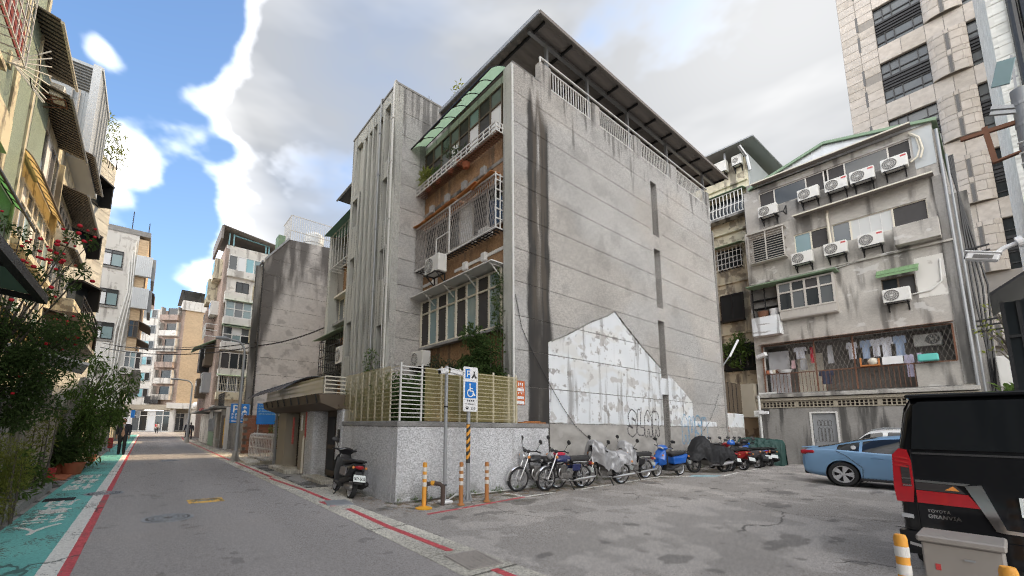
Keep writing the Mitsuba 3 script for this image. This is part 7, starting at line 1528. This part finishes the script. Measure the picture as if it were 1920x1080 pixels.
def drape(label, name, M, prof, mat, seed, amp=.03, sk=.22, n=64, cat_='motorcycle cover'):
    """A cover over a bike: prof gives (x, half width, top height); hem height sk with a wavy edge."""
    p = np.array(prof); xs = np.linspace(p[0, 0], p[-1, 0], n); hw = PCH(p[:, 0], p[:, 1])(xs); tp = PCH(p[:, 0], p[:, 2])(xs)
    g = np.random.default_rng(seed); m_ = 41; V = []
    for i, x in enumerate(xs):
        for j in range(m_):
            a = j / (m_ - 1) * math.pi; c, s = math.cos(a), math.sin(a)
            e = .55
            y = hw[i] * np.sign(c) * abs(c) ** e * (1 + .18 * (1 - s)); hem = sk + .10 * math.sin(x * 5 + seed) + .06 * math.sin(x * 13 + (1 if c > 0 else 2))
            z = hem + (tp[i] - hem) * s ** .8
            V.append((x, y, z))
    V = np.array(V); q = V * [3.2, 3.2, 1.5] + seed; d = (meshkit.fbm(q, 4, seed) - .5) * 2
    fold = np.sin(V[:, 0] * 16 + 5 * meshkit.noise(V * 3, seed)) * .5 + np.sin(V[:, 0] * 31 + 3 * V[:, 1] + 4 * V[:, 2]) * .3
    low = np.clip((tp.max() - V[:, 2]) / tp.max(), 0, 1)
    n1 = meshkit.fbm(V * [4.5, 5.0, 3.0] + seed * 1.7, 3, seed + 3); crease = 1 - np.abs(2 * n1 - 1) * 3.2; crease = np.clip(crease, -1, 1)
    V[:, 1] += np.sign(V[:, 1]) * (amp * fold * low * .8 + amp * d + amp * .8 * crease); V[:, 2] += amp * (.6 * d + .9 * crease) * (1 - low * .6); V[:, 0] += amp * .8 * d
    f = np.array([[i * m_ + j, (i + 1) * m_ + j, (i + 1) * m_ + j + 1, i * m_ + j + 1] for i in range(n - 1) for j in range(m_ - 1)])
    m = trimesh.Trimesh(V, np.vstack([f[:, [0, 1, 2]], f[:, [0, 2, 3]]]), process=False)
    return single(name, xf(m, M), mat, label, cat_, smooth=True)
sgl = trimesh.creation.icosphere(3, 1); sgl.vertices = sgl.vertices * [.17, .15, .05] + .02 * np.sin(sgl.vertices * 9)
plain('redcloth', (.52, .035, .07), .8)
single('red_cloth', xf(sgl, at(8.72, 7.18, 0, 174) @ at(.16, 0, .885)), 'redcloth', 'crumpled red cloth lying on the navy motorcycle tank', 'cloth', smooth=True)
moto('dusty motorcycle half hidden by a silver cover, third in the row', at(10.35, 7.10, 0, 168) @ rotm(-9, (1, 0, 0)), 'paint_gloss')
drape('crumpled silver cover thrown over the third motorcycle', 'silver_cover', at(10.35, 7.10, 0, 168) @ rotm(-9, (1, 0, 0)), [(-.85, .12, .80), (-.6, .20, .90), (-.3, .20, .92), (0, .20, .96), (.25, .30, 1.08), (.42, .34, 1.20), (.55, .16, 1.25), (.62, .08, 1.1)], 'paint_silvercover', 5, .045, .52)
def scooter(label, M, col='paint_royal', group=None, rearbox=False, visor=True, parts2='plastic', plate=None, tail=True):
    t = thing('scooter', label, 'scooter', group); P = lambda n, m, mt, s=False: put_l(t, n, m, mt, M, s)
    wheel(t, M, .60, 0, .225, .095, 'rimgrey', 3, 'front_wheel', 'cast'); wheel(t, M, -.62, 0, .225, .11, 'rimgrey', 3, 'rear_wheel', 'cast')
    def hull(pts): return man(m3.Manifold.batch_hull([m3.Manifold.sphere(r, 14).translate([x, y, z]) for (x, y, z, r) in pts] + [m3.Manifold.sphere(r, 14).translate([x, -y, z]) for (x, y, z, r) in pts]))
    P('front_cowl', hull([(.44, .14, .78, .05), (.50, .17, .58, .05), (.54, .08, .42, .05), (.40, .16, .45, .04), (.60, .04, .62, .05), (.40, .10, .88, .03)]), col, 30)
    P('leg_shield', hull([(.36, .17, .78, .02), (.32, .19, .45, .02), (.30, .15, .30, .02)]), parts2, 30); P('floor', hull([(.30, .15, .26, .03), (-.10, .15, .26, .03), (.30, .12, .22, .02), (-.1, .12, .2, .02)]), parts2, 30)
    P('front_fender', xf(lathe([(.235, -.07), (.255, -.04), (.262, 0), (.255, .04), (.235, .07)], 40).slice_plane([0, .05, 0], [.1, 1, 0]), np.array([[1, 0, 0, .60], [0, 0, 1, 0], [0, 1, 0, .225], [0, 0, 0, 1.0]])), col, 30)
    for s in (-1, 1): P('fork', tube([(.60, s * .075, .225), (.50, s * .07, .50)], .022, 8), 'greymetal')
    P('handle_cowl', hull([(.36, .16, .96, .035), (.46, .06, .95, .05), (.34, .05, 1.0, .04), (.42, .06, .86, .04)]), col, 30)
    P('headlight', hull([(.50, .05, .95, .035), (.46, .09, .93, .03)]), 'lamp_clear', 30)
    for s in (-1, 1):
        P('grip', tube([(.36, s * .16, .97), (.31, s * .34, .98)], .02, 8), 'rubber'); P('brake_lever', tube([(.40, s * .18, .97), (.37, s * .33, .965)], .008, 5), 'chrome')
        P('mirror', cat([tube([(.34, s * .20, 1.0), (.32, s * .30, 1.16)], .009, 5), xf(trimesh.creation.icosphere(2, 1).apply_transform(np.diag([.018, .085, .052, 1])), at(.32, s * .33, 1.19))]), 'plastic', 30)
        P('indicator', mv(trimesh.creation.icosphere(2, .035).apply_transform(np.diag([1.3, .6, .8, 1])), .53, s * .15, .72), 'lamp_amber', True)
    P('body', hull([(-.12, .13, .45, .05), (-.10, .11, .62, .04), (-.50, .15, .60, .05), (-.80, .10, .70, .04), (-.62, .15, .48, .05), (-.86, .05, .66, .03)]), col, 30)
    P('under_body', hull([(-.05, .12, .30, .05), (-.30, .12, .34, .06), (-.6, .10, .42, .04)]), parts2, 30)
    P('seat', hull([(.0, .09, .74, .05), (-.30, .12, .745, .05), (-.62, .11, .775, .045), (-.76, .06, .79, .035), (-.05, .08, .68, .04)]), 'seatvinyl', 30)
    P('engine_case', hull([(-.25, .0, .24, .09), (-.62, .02, .225, .08)]) , 'engine', 30); P('exhaust', tube([(-.30, -.16, .22), (-.62, -.20, .26), (-.92, -.20, .34)], [.04, .065, .055], 12), 'plastic', True)
    P('tail_light', hull([(-.905, .04, .685, .022), (-.87, .08, .67, .02), (-.895, .03, .645, .018)]), 'lamp_red', 30)
    for s in (-1, 1): P('rear_indicator', mv(trimesh.creation.icosphere(2, .03), -.88, s * .14, .66), 'lamp_amber', True)
    P('mudguard', hull([(-.86, .06, .56, .02), (-.98, .08, .34, .015), (-.90, .07, .36, .015)]), parts2, 30)
    pl = P('plate', xf(box(-.008, .008, -.13, .13, -.07, .07), at(-1.0, 0, .45) @ rotm(18, (0, 1, 0))), 'plate')
    if plate:
        m = meshkit.text_mesh(plate, .055, .003, True); w = m.vertices[:, 0].max(); m.vertices = np.stack([-.010 - m.vertices[:, 2], .115 - m.vertices[:, 0] * .23 / w, m.vertices[:, 1] - .035], 1)
        put_l(pl, 'lettering', m, 'signblack', M @ at(-1.0, 0, .45) @ rotm(18, (0, 1, 0)))
    P('grab_rail', tube([(-.70, .13, .76), (-.90, .12, .80), (-.93, 0, .81), (-.90, -.12, .80), (-.70, -.13, .76)], .014, 6), 'plastic' if not rearbox else 'chrome'); P('stand', bar((-.15, .12, .2), (-.22, .26, .01), .02), 'plastic')
    return t
SCT = scooter('black scooter seen from behind beside the granite wall, its plate tilted', at(3.70, 9.42, 0, 84) @ rotm(9, (1, 0, 0)), 'paint_gloss', None, False, True, 'plastic', 'MCY-8612')
put_l(SCT, 'side_panel', cat([box(-.62, -.18, s * .195, s * .215, .46, .62, .02) for s in (-1, 1)]), 'paint_grey', at(3.70, 9.42, 0, 84) @ rotm(9, (1, 0, 0)))
moto('motorcycle with a grey-white cover over its front, fourth in the row', at(12.15, 7.35, 0, 172) @ rotm(-8, (1, 0, 0)), 'paint_gloss')
drape('pale grey cover wrapped round the handlebar of the fourth motorcycle', 'handlebar_cover', at(12.15, 7.35, 0, 172) @ rotm(-8, (1, 0, 0)), [(.1, .14, .95), (.25, .25, 1.05), (.40, .28, 1.18), (.52, .16, 1.18), (.60, .08, .95)], 'paint_silvercover', 8, .035, .60)
scooter('bright blue scooter at the end of the first motorbike row', at(14.2, 7.25, 0, 172) @ rotm(-7, (1, 0, 0)), 'paint_royal')
# black covered bike
MB2 = at(16.7, 6.95, 0, 158)
tb = thing('motorcycle', 'motorcycle under a black cover with only wheels and engine showing', 'motorcycle')
wheel(tb, MB2, .70, 0, .30, .11, 'plastic', 5, 'front_wheel', 'cast'); wheel(tb, MB2, -.66, 0, .30, .14, 'plastic', 5, 'rear_wheel', 'cast')
put_l(tb, 'engine', [box(-.45, .2, -.2, .2, .25, .5, .06), lathe([(0, -.26), (.10, -.25), (.12, -.2), (.12, .2), (0, .26)], 16, 'y', (.05, 0, .38))], 'engine', MB2, 30); put_l(tb, 'exhaust', tube([(.1, .22, .3), (-.4, .24, .32), (-.8, .24, .40)], [.04, .06, .07], 10), 'rimgrey', MB2, True); put_l(tb, 'frame', tube([(.45, 0, .9), (0, 0, .7), (-.6, 0, .75)], .05, 8), 'plastic', MB2)
drape('wrinkled black cover draped over a motorcycle by the blank wall', 'black_cover', MB2, [(-1.10, .12, .62), (-1.0, .22, .78), (-.6, .30, .92), (-.2, .32, .98), (.15, .36, 1.15), (.35, .42, 1.28), (.55, .30, 1.18), (.85, .22, .72), (.98, .10, .55)], 'coverblack', 11, .05, .40)
# second row: parked tail to the lot
cols = ['paint_gloss', 'paint_red', 'paint_gloss', 'paint_grey', 'paint_royal', 'paint_gloss']
labs = ['black scooter next to the black covered motorcycle', 'dark scooter with red tail panels, second after the covered motorcycle', 'black scooter in the middle of the second row', 'grey scooter right of the middle of the second row', 'blue scooter with an orange lamp near the green cover', 'black scooter rightmost, in front of the green cover']
px_ = [(17.95, 6.75), (18.75, 6.8), (19.55, 6.75), (20.3, 6.8), (21.15, 6.75), (22.0, 6.7)]
first = None
for i, ((x, y), c, lab) in enumerate(zip(px_, cols, labs)):
    M = at(x + .35 + .12 * math.sin(i * 3.1), y + .45 - .12 * (i % 2), 0, 52 + 13 * math.sin(i * 2.3)) @ rotm(7 + 2 * math.sin(i), (1, 0, 0))
    if first is None: first = scooter(lab, M, c, 'scooters parked in the second row'); M0 = M
    else: copy_thing(first, M @ np.linalg.inv(M0), lab, 'scooters parked in the second row', {'front_cowl': c, 'body': c, 'handle_cowl': c, 'front_fender': c, **({'tail_light': 'lamp_dark'} if i % 2 else {}), **({'plate': 'plastic'} if i == 3 else {})})
drape('dark green cover over a bike against the rear wall', 'green_cover', at(22.9, 7.25, 0, 100), [(-.95, .15, .9), (-.85, .36, 1.1), (-.2, .40, 1.15), (.3, .42, 1.2), (.8, .36, 1.1), (.9, .15, .8)], 'covergreen', 15, .045, .04)
HM = thing('helmet', 'black helmet on the seat of a scooter in the second row', 'helmet')
hs = trimesh.creation.icosphere(3, .15).slice_plane([0, 0, -.06], [0, 0, 1]); put(HM, 'shell', mv(hs, 20.1, 6.95, 1.05), 'paint_gloss', smooth=True); put(HM, 'visor', xf(box(-.03, .03, -.11, .11, -.04, .05, .02), at(19.98, 6.85, 1.05, 40)), 'tint')
hm2 = thing('helmet', 'blue and white helmet hung on a mirror in the second row', 'helmet'); put(hm2, 'shell', mv(trimesh.creation.icosphere(3, .14).slice_plane([0, 0, -.06], [0, 0, 1]), 19.2, 7.1, 1.02), 'paint_royal', smooth=True); put(hm2, 'stripe', tube([(19.2 + .143 * math.cos(a), 7.1 - .02, 1.02 + .143 * math.sin(a)) for a in np.linspace(.2, 2.9, 12)], .012, 5), 'white')
# ------------------------------------------------------------------ bollards, sign, poles in front of the granite wall
def bollard(x, y, h, label, base, dirty, group=None):
    t = thing('bollard', label, 'bollard', group); r = .042
    put(t, 'post', lathe([(r, 0), (r, h - .03), (r * .8, h), (0, h)], 20, 'z', (x, y, 0)), 'orange' if not dirty else 'rustorange', smooth=35)
    for i, z in enumerate((h - .17, h - .31, h - .45)): put(t, 'reflector', lathe([(r + .002, z), (r + .003, z + .01), (r + .003, z + .07), (r + .002, z + .08)], 20, 'z', (x, y, 0)), 'reflect')
    put(t, 'foot', lathe([(0, 0), (base, 0), (base, .015), (base * .6, .035), (r, .05)], 24, 'z', (x, y, 0)), 'yellow' if not dirty else 'rustorange', smooth=35)
    return t
plain('rustorange', (.42, .18, .06), .75)
bollard(4.36, 6.97, .86, 'clean orange bollard with white bands at the corner of the granite wall', .16, False)
bollard(5.16, 6.86, .84, 'rusty orange bollard in front of the granite wall, middle of three', .075, True)
bollard(5.83, 6.85, .82, 'rusty orange bollard furthest right before the granite wall', .075, True)
pb = thing('pipe_barrier', 'rusty bent pipe barrier with a yellow band beside the clean bollard', 'barrier')
plain('rustdark', (.085, .06, .05), .85)
put(pb, 'pipe', tube([(4.60, 7.32, 0), (4.60, 7.32, .34), (4.62, 7.29, .40), (4.70, 7.20, .42), (4.80, 7.09, .41), (4.84, 7.04, .36), (4.84, 7.04, 0)], .045, 10), 'rustdark', smooth=True); put(pb, 'band', tube([(4.68, 7.225, .418), (4.73, 7.17, .42)], .048, 10), 'yellow')
CP = thing('camera_post', 'thin grey post with two white cameras before the fence', 'pole')
put(CP, 'post', tube([(4.99, 7.20, 0), (4.99, 7.20, 2.83)], .038, 12), 'galv', smooth=30); put(CP, 'foot', box(4.88, 5.14, 7.08, 7.32, 0, .06, .02), 'signwhite'); put(CP, 'clamp', [tube([(4.99, 7.2, z), (4.99, 7.2, z + .03)], .044, 12) for z in (.35, 1.95)], 'darkmetal')
for i, (a, x, y) in enumerate(((200, 4.86, 7.12), (-35, 5.17, 7.10))):
    Mx = at(x, y, 2.70, a) @ rotm(14, (0, 1, 0)); c = put(CP, 'camera', xf(box(-.13, .15, -.05, .05, -.045, .045, .015), Mx), 'white'); put(c, 'shade', xf(box(-.15, .18, -.058, .058, .045, .06), Mx), 'white'); put(c, 'lens', xf(cyl((.15, 0, 0), (.157, 0, 0), .035, 12), Mx), 'black'); put(c, 'bracket', bar((4.99, 7.2, 2.66), (x, y, 2.66), .03), 'white')
PS = thing('parking_sign', 'white and blue accessible motorcycle parking sign on a striped post', 'sign')
SX, SY = 5.60, 7.21; PSF = facing_s(SY - .055)
put(PS, 'post', tube([(SX, SY, 0), (SX, SY, 2.75)], .042, 14), 'galv', smooth=30); put(PS, 'foot', [lathe([(.13, 0), (.13, .012), (.0, .012)], 14, 'z', (SX, SY, 0))] + [bar((SX + .11 * math.cos(a), SY + .11 * math.sin(a), .01), (SX + .04 * math.cos(a), SY + .04 * math.sin(a), .2), .012, .03) for a in np.arange(4) * math.pi / 2], 'galv')
put(PS, 'sleeve', lathe([(.043, .78), (.0445, .79), (.0445, 1.60), (.043, 1.61)], 20, 'z', (SX, SY, 0)), 'signblack', smooth=30)
for k in range(5):
    z0 = .85 + k * .165; a = np.linspace(0, 2 * math.pi, 25); v = np.array([(SX + .0455 * math.cos(t), SY + .0455 * math.sin(t), z0 + .12 * (math.cos(t) * .5 + .5) * 1.0 + dz) for t in a for dz in (0, .085)]); v[:, 2] = np.clip(v[:, 2], .79, 1.6)
    put(PS, 'stripe', (v, np.array([[2 * i, 2 * i + 2, 2 * i + 3, 2 * i + 1] for i in range(24)])), 'orange', smooth=True)
U0, U1, Z0, Z1 = SX - .20, SX + .20, 1.88, 2.86
board = rect(U0 + .03, U1 - .03, Z0 + .03, Z1 - .03).buffer(.03)
put(PS, 'board', PSF.slab(board, 0, .012), 'signwhite'); put(PS, 'board_back', PSF.slab(board.buffer(-.004), -.006, 0), 'galv')
put(PS, 'blue_panel', PSF.box(U0 + .045, U1 - .045, .012, .014, 2.17, 2.53), 'signblue'); put(PS, 'blue_panel', PSF.box(U0 + .05, U0 + .18, .012, .014, 2.60, 2.81), 'signblue'); put(PS, 'letter', letters(PSF, 'P', U0 + .075, 2.635, .14, .014), 'signwhite')
wheelc = sops.unary_union([sg.Point(SX - .02, 2.47).buffer(.026), line([(SX - .02, 2.43), (SX - .015, 2.325)], .034), line([(SX - .015, 2.33), (SX + .065, 2.325), (SX + .10, 2.235), (SX + .125, 2.25)], .030), line([(SX - .02, 2.385), (SX + .055, 2.385)], .024), sg.Point(SX - .01, 2.285).buffer(.092).difference(sg.Point(SX - .01, 2.285).buffer(.067)).difference(sg.Polygon([(SX + .02, 2.30), (SX + .2, 2.30), (SX + .2, 2.6), (SX - .0, 2.6), (SX - .0, 2.36)]))])
put(PS, 'wheelchair_symbol', PSF.slab(wheelc, .014, .017), 'signwhite')
mc_ = sops.unary_union([sg.Point(SX + .045, 2.635).buffer(.024), sg.Point(SX + .145, 2.635).buffer(.024), line([(SX + .045, 2.65), (SX + .145, 2.65)], .022), line([(SX + .07, 2.66), (SX + .095, 2.72), (SX + .12, 2.66)], .03), sg.Point(SX + .095, 2.75).buffer(.02)])
put(PS, 'motorcycle_symbol', PSF.slab(mc_, .012, .015), 'signblack')
put(PS, 'lettering', [PSF.box(SX - .10 + .055 * i + dx, SX - .10 + .055 * i + dx + .012, .012, .014, 2.095, 2.135) for i in range(4) for dx in (0, .02)] + [PSF.box(SX - .10 + .055 * i, SX - .065 + .055 * i, .012, .014, z, z + .008) for i in range(4) for z in (2.10, 2.125)], 'signblack', stuff=True)
put(PS, 'lettering', letters(PSF, 'FOR DISABLED', SX - .155, 2.03, .026, .012, False), 'signblack'); put(PS, 'lettering', letters(PSF, '110', SX + .0, 1.925, .05, .012), 'signblack')
put(PS, 'telephone_symbol', PSF.slab(sops.unary_union([sg.box(SX - .125, 1.925, SX - .06, 1.955), line([(SX - .135, 1.962), (SX - .12, 1.975), (SX - .065, 1.975), (SX - .05, 1.962)], .016)]), .012, .014), 'signblack')
wire('ground_hose', [(4.99, 7.2, .06), (5.2, 7.35, .03), (5.5, 7.48, .10), (6.2, 7.56, .05), (7.2, 7.6, .05)], .014, 'pale hose lying along the foot of the granite wall', 'whitepipe')
# foreground at the right
fb = bollard(5.0, .655, .72, 'tall orange and white bollard in the right foreground', .09, False)
bollard(4.5, .115, .70, 'orange bollard before the metal cabinet, cut by the right edge', .09, False)
bx_ = thing('metal_cabinet', 'beige-grey metal cabinet in front of the black van', 'cabinet')
plain('cabinet', (.31, .285, .26), .5, .3)
put(bx_, 'body', box(5.55, 5.95, .15, .60, .0, .60, .01), 'cabinet'); put(bx_, 'lid', box(5.52, 5.97, .13, .625, .602, .66, .012), 'cabinet')
put(bx_, 'label_plate', box(5.544, 5.549, .50, .53, .38, .43), 'redlabel'); put(bx_, 'handle', bar((5.53, .3, .5), (5.53, .36, .5), .012), 'greymetal')
# graffiti on the whitewash, painted in thin strokes
plain('spray_black', (.055, .05, .055), .8); plain('spray_blue', (.10, .28, .47), .8)
def bubble(text_strokes, x0, z0, w, h, sw, gap):
    o = []
    for i, st in enumerate(text_strokes):
        s = sops.unary_union([sg.LineString(q).buffer(.20) for q in st]); s = affinity.scale(s, w, h, origin=(0, 0)); s = affinity.translate(s, x0 + i * gap, z0)
        o.append(s.boundary.buffer(sw))
    return sops.unary_union(o)
S_ = [[(.85, .85), (.5, .98), (.2, .8), (.3, .55), (.75, .42), (.8, .15), (.45, .02), (.1, .15)]]
L_ = [[(.35, 1.), (.3, .1), (.8, .1)]]; A_ = [[(.2, 0), (.25, .75), (.5, .98), (.75, .75), (.8, 0)], [(.25, .4), (.75, .4)]]; P_ = [[(.25, 0), (.25, .95), (.7, .92), (.8, .7), (.7, .5), (.3, .48)], [(.55, .4), (.8, .02)]]
gs = facing_s(7.986)
single('graffiti', gs.slab(bubble([S_, L_, A_, P_], 13.15, 1.40, .50, .70, .018, .52), 0, .003), 'spray_black', 'black bubble-letter graffiti on the old plaster left of the lowest slot', 'graffiti')
single('graffiti', gs.slab(bubble([A_, [[(.2, .9), (.25, .1), (.8, .2), (.8, .9)]], S_, [[(.15, .1), (.3, .9), (.5, .3), (.7, .9), (.85, .1)]]], 16.95, 1.15, .55, .85, .014, .58), 0, .003), 'spray_blue', 'blue scrawled graffiti on the old plaster right of the lowest slot', 'graffiti')
for (z, lab, x0, x1) in ((1.66, 'a', 9.14, 20.0),): pass
# ------------------------------------------------------------------ people
plain('skin', (.42, .26, .19), .6); plain('hair', (.018, .015, .014), .6); plain('suit', (.030, .034, .046), .8); plain('trousers', (.022, .023, .028), .85); plain('shirt', (.50, .54, .60), .85); plain('shoe', (.02, .018, .017), .4); plain('top_white', (.62, .60, .58), .85); plain('skirt_red', (.50, .03, .04), .85)
def limb(js, res=.03, it=6):
    """A chain of (x, y, z, r) joints as one smooth tapering surface."""
    m = None
    for a, b in zip(js[:-1], js[1:]):
        h = m3.Manifold.batch_hull([m3.Manifold.sphere(q[3], 14).translate(list(q[:3])) for q in (a, b)]); m = h if m is None else m + h
    return m
def smooth_m(m, res, it=8):
    t = man(m.refine_to_length(res)); trimesh.smoothing.filter_taubin(t, iterations=it); return t
def person(label, x, y, deg, h, top='suit', legs='trousers', shirt=None, hair_len=0, stride=.22, bag=None, skirt=False):
    """A walking figure, local +x forward, y left; all heights for a 1.75 m body, scaled to h."""
    t = thing('person', label, 'person'); s = h / 1.75; M = at(x, y, 0, deg) @ np.diag([s, s, s, 1.0])
    P = lambda n, m, mt, sm=True: put(t, n, xf(m, M), mt, smooth=sm)
    sh = [(0.0, .19, 1.42, .055), (0, -.19, 1.42, .055)]
    # skin: neck, head, hands as one body surface, clothes over it
    head = m3.Manifold.sphere(1, 24).scale([.092, .076, .118]).translate([.012, 0, 1.625]) + limb([(.045, 0, 1.565, .05), (.06, 0, 1.54, .035)]) + limb([(.095, 0, 1.635, .010), (.112, 0, 1.60, .014)])
    for k in (-1, 1): head = head + m3.Manifold.sphere(1, 10).scale([.016, .010, .03]).translate([.0, k * .076, 1.615]) + m3.Manifold.sphere(.012, 8).translate([.098, k * .03, 1.637])
    body = head + limb([(0, 0, 1.56, .052), (-.01, 0, 1.44, .06)]) + limb([(0, 0, 1.40, .10), (0, 0, 1.05, .11), (0, 0, .93, .11)])
    arms = []; sleeves = None
    for k in (-1, 1):
        sw = .10 * k
        el = (-.03 + sw * .5, k * .25, 1.14); wr = (.06 + sw * 1.6, k * .245, .90)
        a = limb([(0, k * .18, 1.41, .05), (*el, .04), (*wr, .029)]); body = body + a
        palm = (wr[0] + .02, wr[1] + .0, wr[2] - .06); body = body + limb([(*wr, .027), (palm[0], palm[1], palm[2], .030), (palm[0] + .008, palm[1], palm[2] - .03, .028)])
        for f in range(4):
            fx = palm[0] + .028 - .018 * f; L = (.062, .072, .068, .052)[f]
            body = body + limb([(fx, palm[1], palm[2] - .035, .0095), (fx + .004, palm[1] - k * .006, palm[2] - .035 - L * .5, .009), (fx + .002, palm[1] - k * .02, palm[2] - .035 - L, .0075)])
        body = body + limb([(palm[0] + .028, palm[1] - k * .01, palm[2] + .01, .011), (palm[0] + .05, palm[1] - k * .02, palm[2] - .025, .010), (palm[0] + .052, palm[1] - k * .026, palm[2] - .055, .008)])
        q = limb([(0, k * .185, 1.415, .066), (*el, .056), (wr[0] - .012, wr[1], wr[2] + .045, .044)]); sleeves = q if sleeves is None else sleeves + q
    for k in (-1, 1):
        hx = k * stride * .5
        body = body + limb([(0, k * .09, .95, .08), (hx * .6 + .03, k * .095, .50, .055), (hx, k * .10, .09, .038)])
    P('body', smooth_m(body, .022, 4), 'skin')
    coat = sleeves + limb([(-.005, .13, 1.405, .075), (-.005, -.13, 1.405, .075)]) + m3.Manifold.batch_hull([m3.Manifold.sphere(.09, 14).translate([0, k * .105, z]) for k in (-1, 1) for z in (1.37, 1.10)]) + m3.Manifold.batch_hull([m3.Manifold.sphere(.085, 14).translate([0, k * .10, z]) for k in (-1, 1) for z in (1.10, .86 if not skirt else .98)])
    P('jacket' if top == 'suit' else 'shirt', smooth_m(coat, .03, 6), top)
    if shirt: P('shirt', xf(box(.070, .098, -.05, .05, 1.06, 1.46, .02), np.eye(4)), shirt, 30); P('lapel', cat([bar((.099, k * .055, 1.44), (.104, k * .03, 1.12), .02, .012) for k in (-1, 1)]), top, False)
    tr = None
    for k in (-1, 1):
        hx = k * stride * .5; q = limb([(0, k * .085, .93, .098), (hx * .6 + .03, k * .095, .50, .075), (hx, k * .10, .08, .058)]); tr = q if tr is None else tr + q
        P('shoe', smooth_m(limb([(hx - .03, k * .10, .045, .042), (hx + .08, k * .105, .04, .038), (hx + .16, k * .11, .03, .030)]) , .02, 3), 'shoe')
    P('trousers', smooth_m(tr, .03, 6), legs)
    if skirt: P('skirt', lathe([(.12, 1.02), (.15, .9), (.19, .62), (.18, .62), (.14, .9)], 18), legs if legs != 'trousers' else 'skirt_red', 30)
    hr = m3.Manifold.sphere(1, 20).scale([.102, .086, .122]).translate([-.008, 0, 1.645]) - m3.Manifold.cube([.3, .3, .3], True).translate([.205, 0, 1.60]) - m3.Manifold.cube([.5, .5, .2], True).translate([0, 0, 1.50 - hair_len])
    if hair_len: hr = hr + limb([(-.06, 0, 1.60, .06), (-.07, 0, 1.60 - hair_len, .045)])
    P('hair', smooth_m(hr, .025, 3), 'hair')
    for k in (-1, 1): P('eye', mv(trimesh.creation.icosphere(1, .010), .098, k * .031, 1.638), 'hair')
    P('mouth', box(.098, .103, -.022, .022, 1.566, 1.573), 'redlabel', False)
    if bag: P('bag', box(-.22, -.10, .12, .30, 1.05, 1.45, .03), bag, 30)
    return t
person('man in a dark suit and pale shirt walking towards us on the green lane', -.84, 26.6, -92, 1.76, 'suit', 'trousers', 'shirt', 0, .20, 'suit')
person('far woman in a white top carrying something red at the end of the street', 1.35, 78, 100, 1.66, 'top_white', 'trousers', None, .12, .25, 'skirt_red')
person('far pedestrian in dark clothes by the small street lamp', 3.1, 46, 95, 1.70, 'suit', 'trousers', None, 0, .2)
person('second far pedestrian in dark clothes beside the first by the sheds', 3.5, 48.5, 88, 1.64, 'trousers', 'trousers', None, .1, .16)
fe = thing('fire_hydrant_box', 'small red fire extinguisher box by the far left yard wall', 'box')
put(fe, 'box', box(-1.5, -1.3, 29.0, 29.3, .2, .75, .02), 'redlabel'); put(fe, 'post', bar((-1.4, 29.15, 0), (-1.4, 29.15, .2), .06), 'greymetal')
# ------------------------------------------------------------------ litter and leaves at the edges
g_ = np.random.default_rng(5)
def litter(n, f, size, seed):
    g = np.random.default_rng(seed); C = np.array([f(g) for _ in range(n)])
    ang = g.random(n) * 6.283; L = size * (.5 + g.random(n)); V = []
    for c, a, l in zip(C, ang, L):
        u = np.array([math.cos(a), math.sin(a), 0]) * l; w = np.array([-math.sin(a), math.cos(a), 0]) * l * .45; up = np.array([0, 0, l * .25 * g.random()])
        V += [c - u, c + w + up, c + u + up * .4, c - w]
    k = np.arange(n)[:, None] * 4
    return trimesh.Trimesh(np.array(V), np.concatenate([k + np.array([[0, 1, 2]]), k + np.array([[0, 2, 3]])]), process=False)
plain('dryleaf', (.17, .10, .05), .9); plain('paper', (.55, .53, .50), .9)
single('fallen_leaves', litter(420, lambda g: (4.2 + 4.6 * g.random(), 7.63 - .55 * g.random() ** 2.2, .012), .028, 1), 'dryleaf', 'dry leaves along the foot of the granite wall', 'leaves', stuff=True)
single('fallen_leaves', litter(300, lambda g: (9 + 12 * g.random(), 7.95 - .9 * g.random() ** 2, .012), .03, 2), 'dryleaf', 'dry leaves along the foot of the blank wall', 'leaves', stuff=True)
single('fallen_leaves', litter(260, lambda g: (-1.56 - .45 * g.random(), 9 + 12 * g.random(), .012), .03, 3), 'dryleaf', 'dry leaves along the left edge of the green lane', 'leaves', stuff=True)
single('fallen_leaves', litter(160, lambda g: (3.45 + .55 * g.random(), 7.2 + 5 * g.random(), .02), .025, 4), 'dryleaf', 'dry leaves behind the black scooter', 'leaves', stuff=True)
for i, (x, y, lab) in enumerate([(4.9, 6.55, 'scrap of white paper near the clean bollard'), (7.6, 5.6, 'small white scrap on the open lot'), (16.2, 5.2, 'white scrap before the covered motorcycle')]):
    single('paper_scrap', litter(1, lambda g: (x, y, .008), .05, 20 + i), 'paper', lab, 'litter')
# grass and weeds at the wall foot
single('weeds', leaves([(4.16 + .35 * i + .1 * math.sin(i * 3), 7.60, .03, .06 + .03 * (i % 3)) for i in range(12)] + [(9.4 + .9 * i, 7.93, .04, .07) for i in range(12)], .07, 22, (1, .6, .8), .2, seed=88, up=1.2), 'leaf_mango', 'small weeds at the foot of the granite and blank walls', 'weeds', stuff=True)
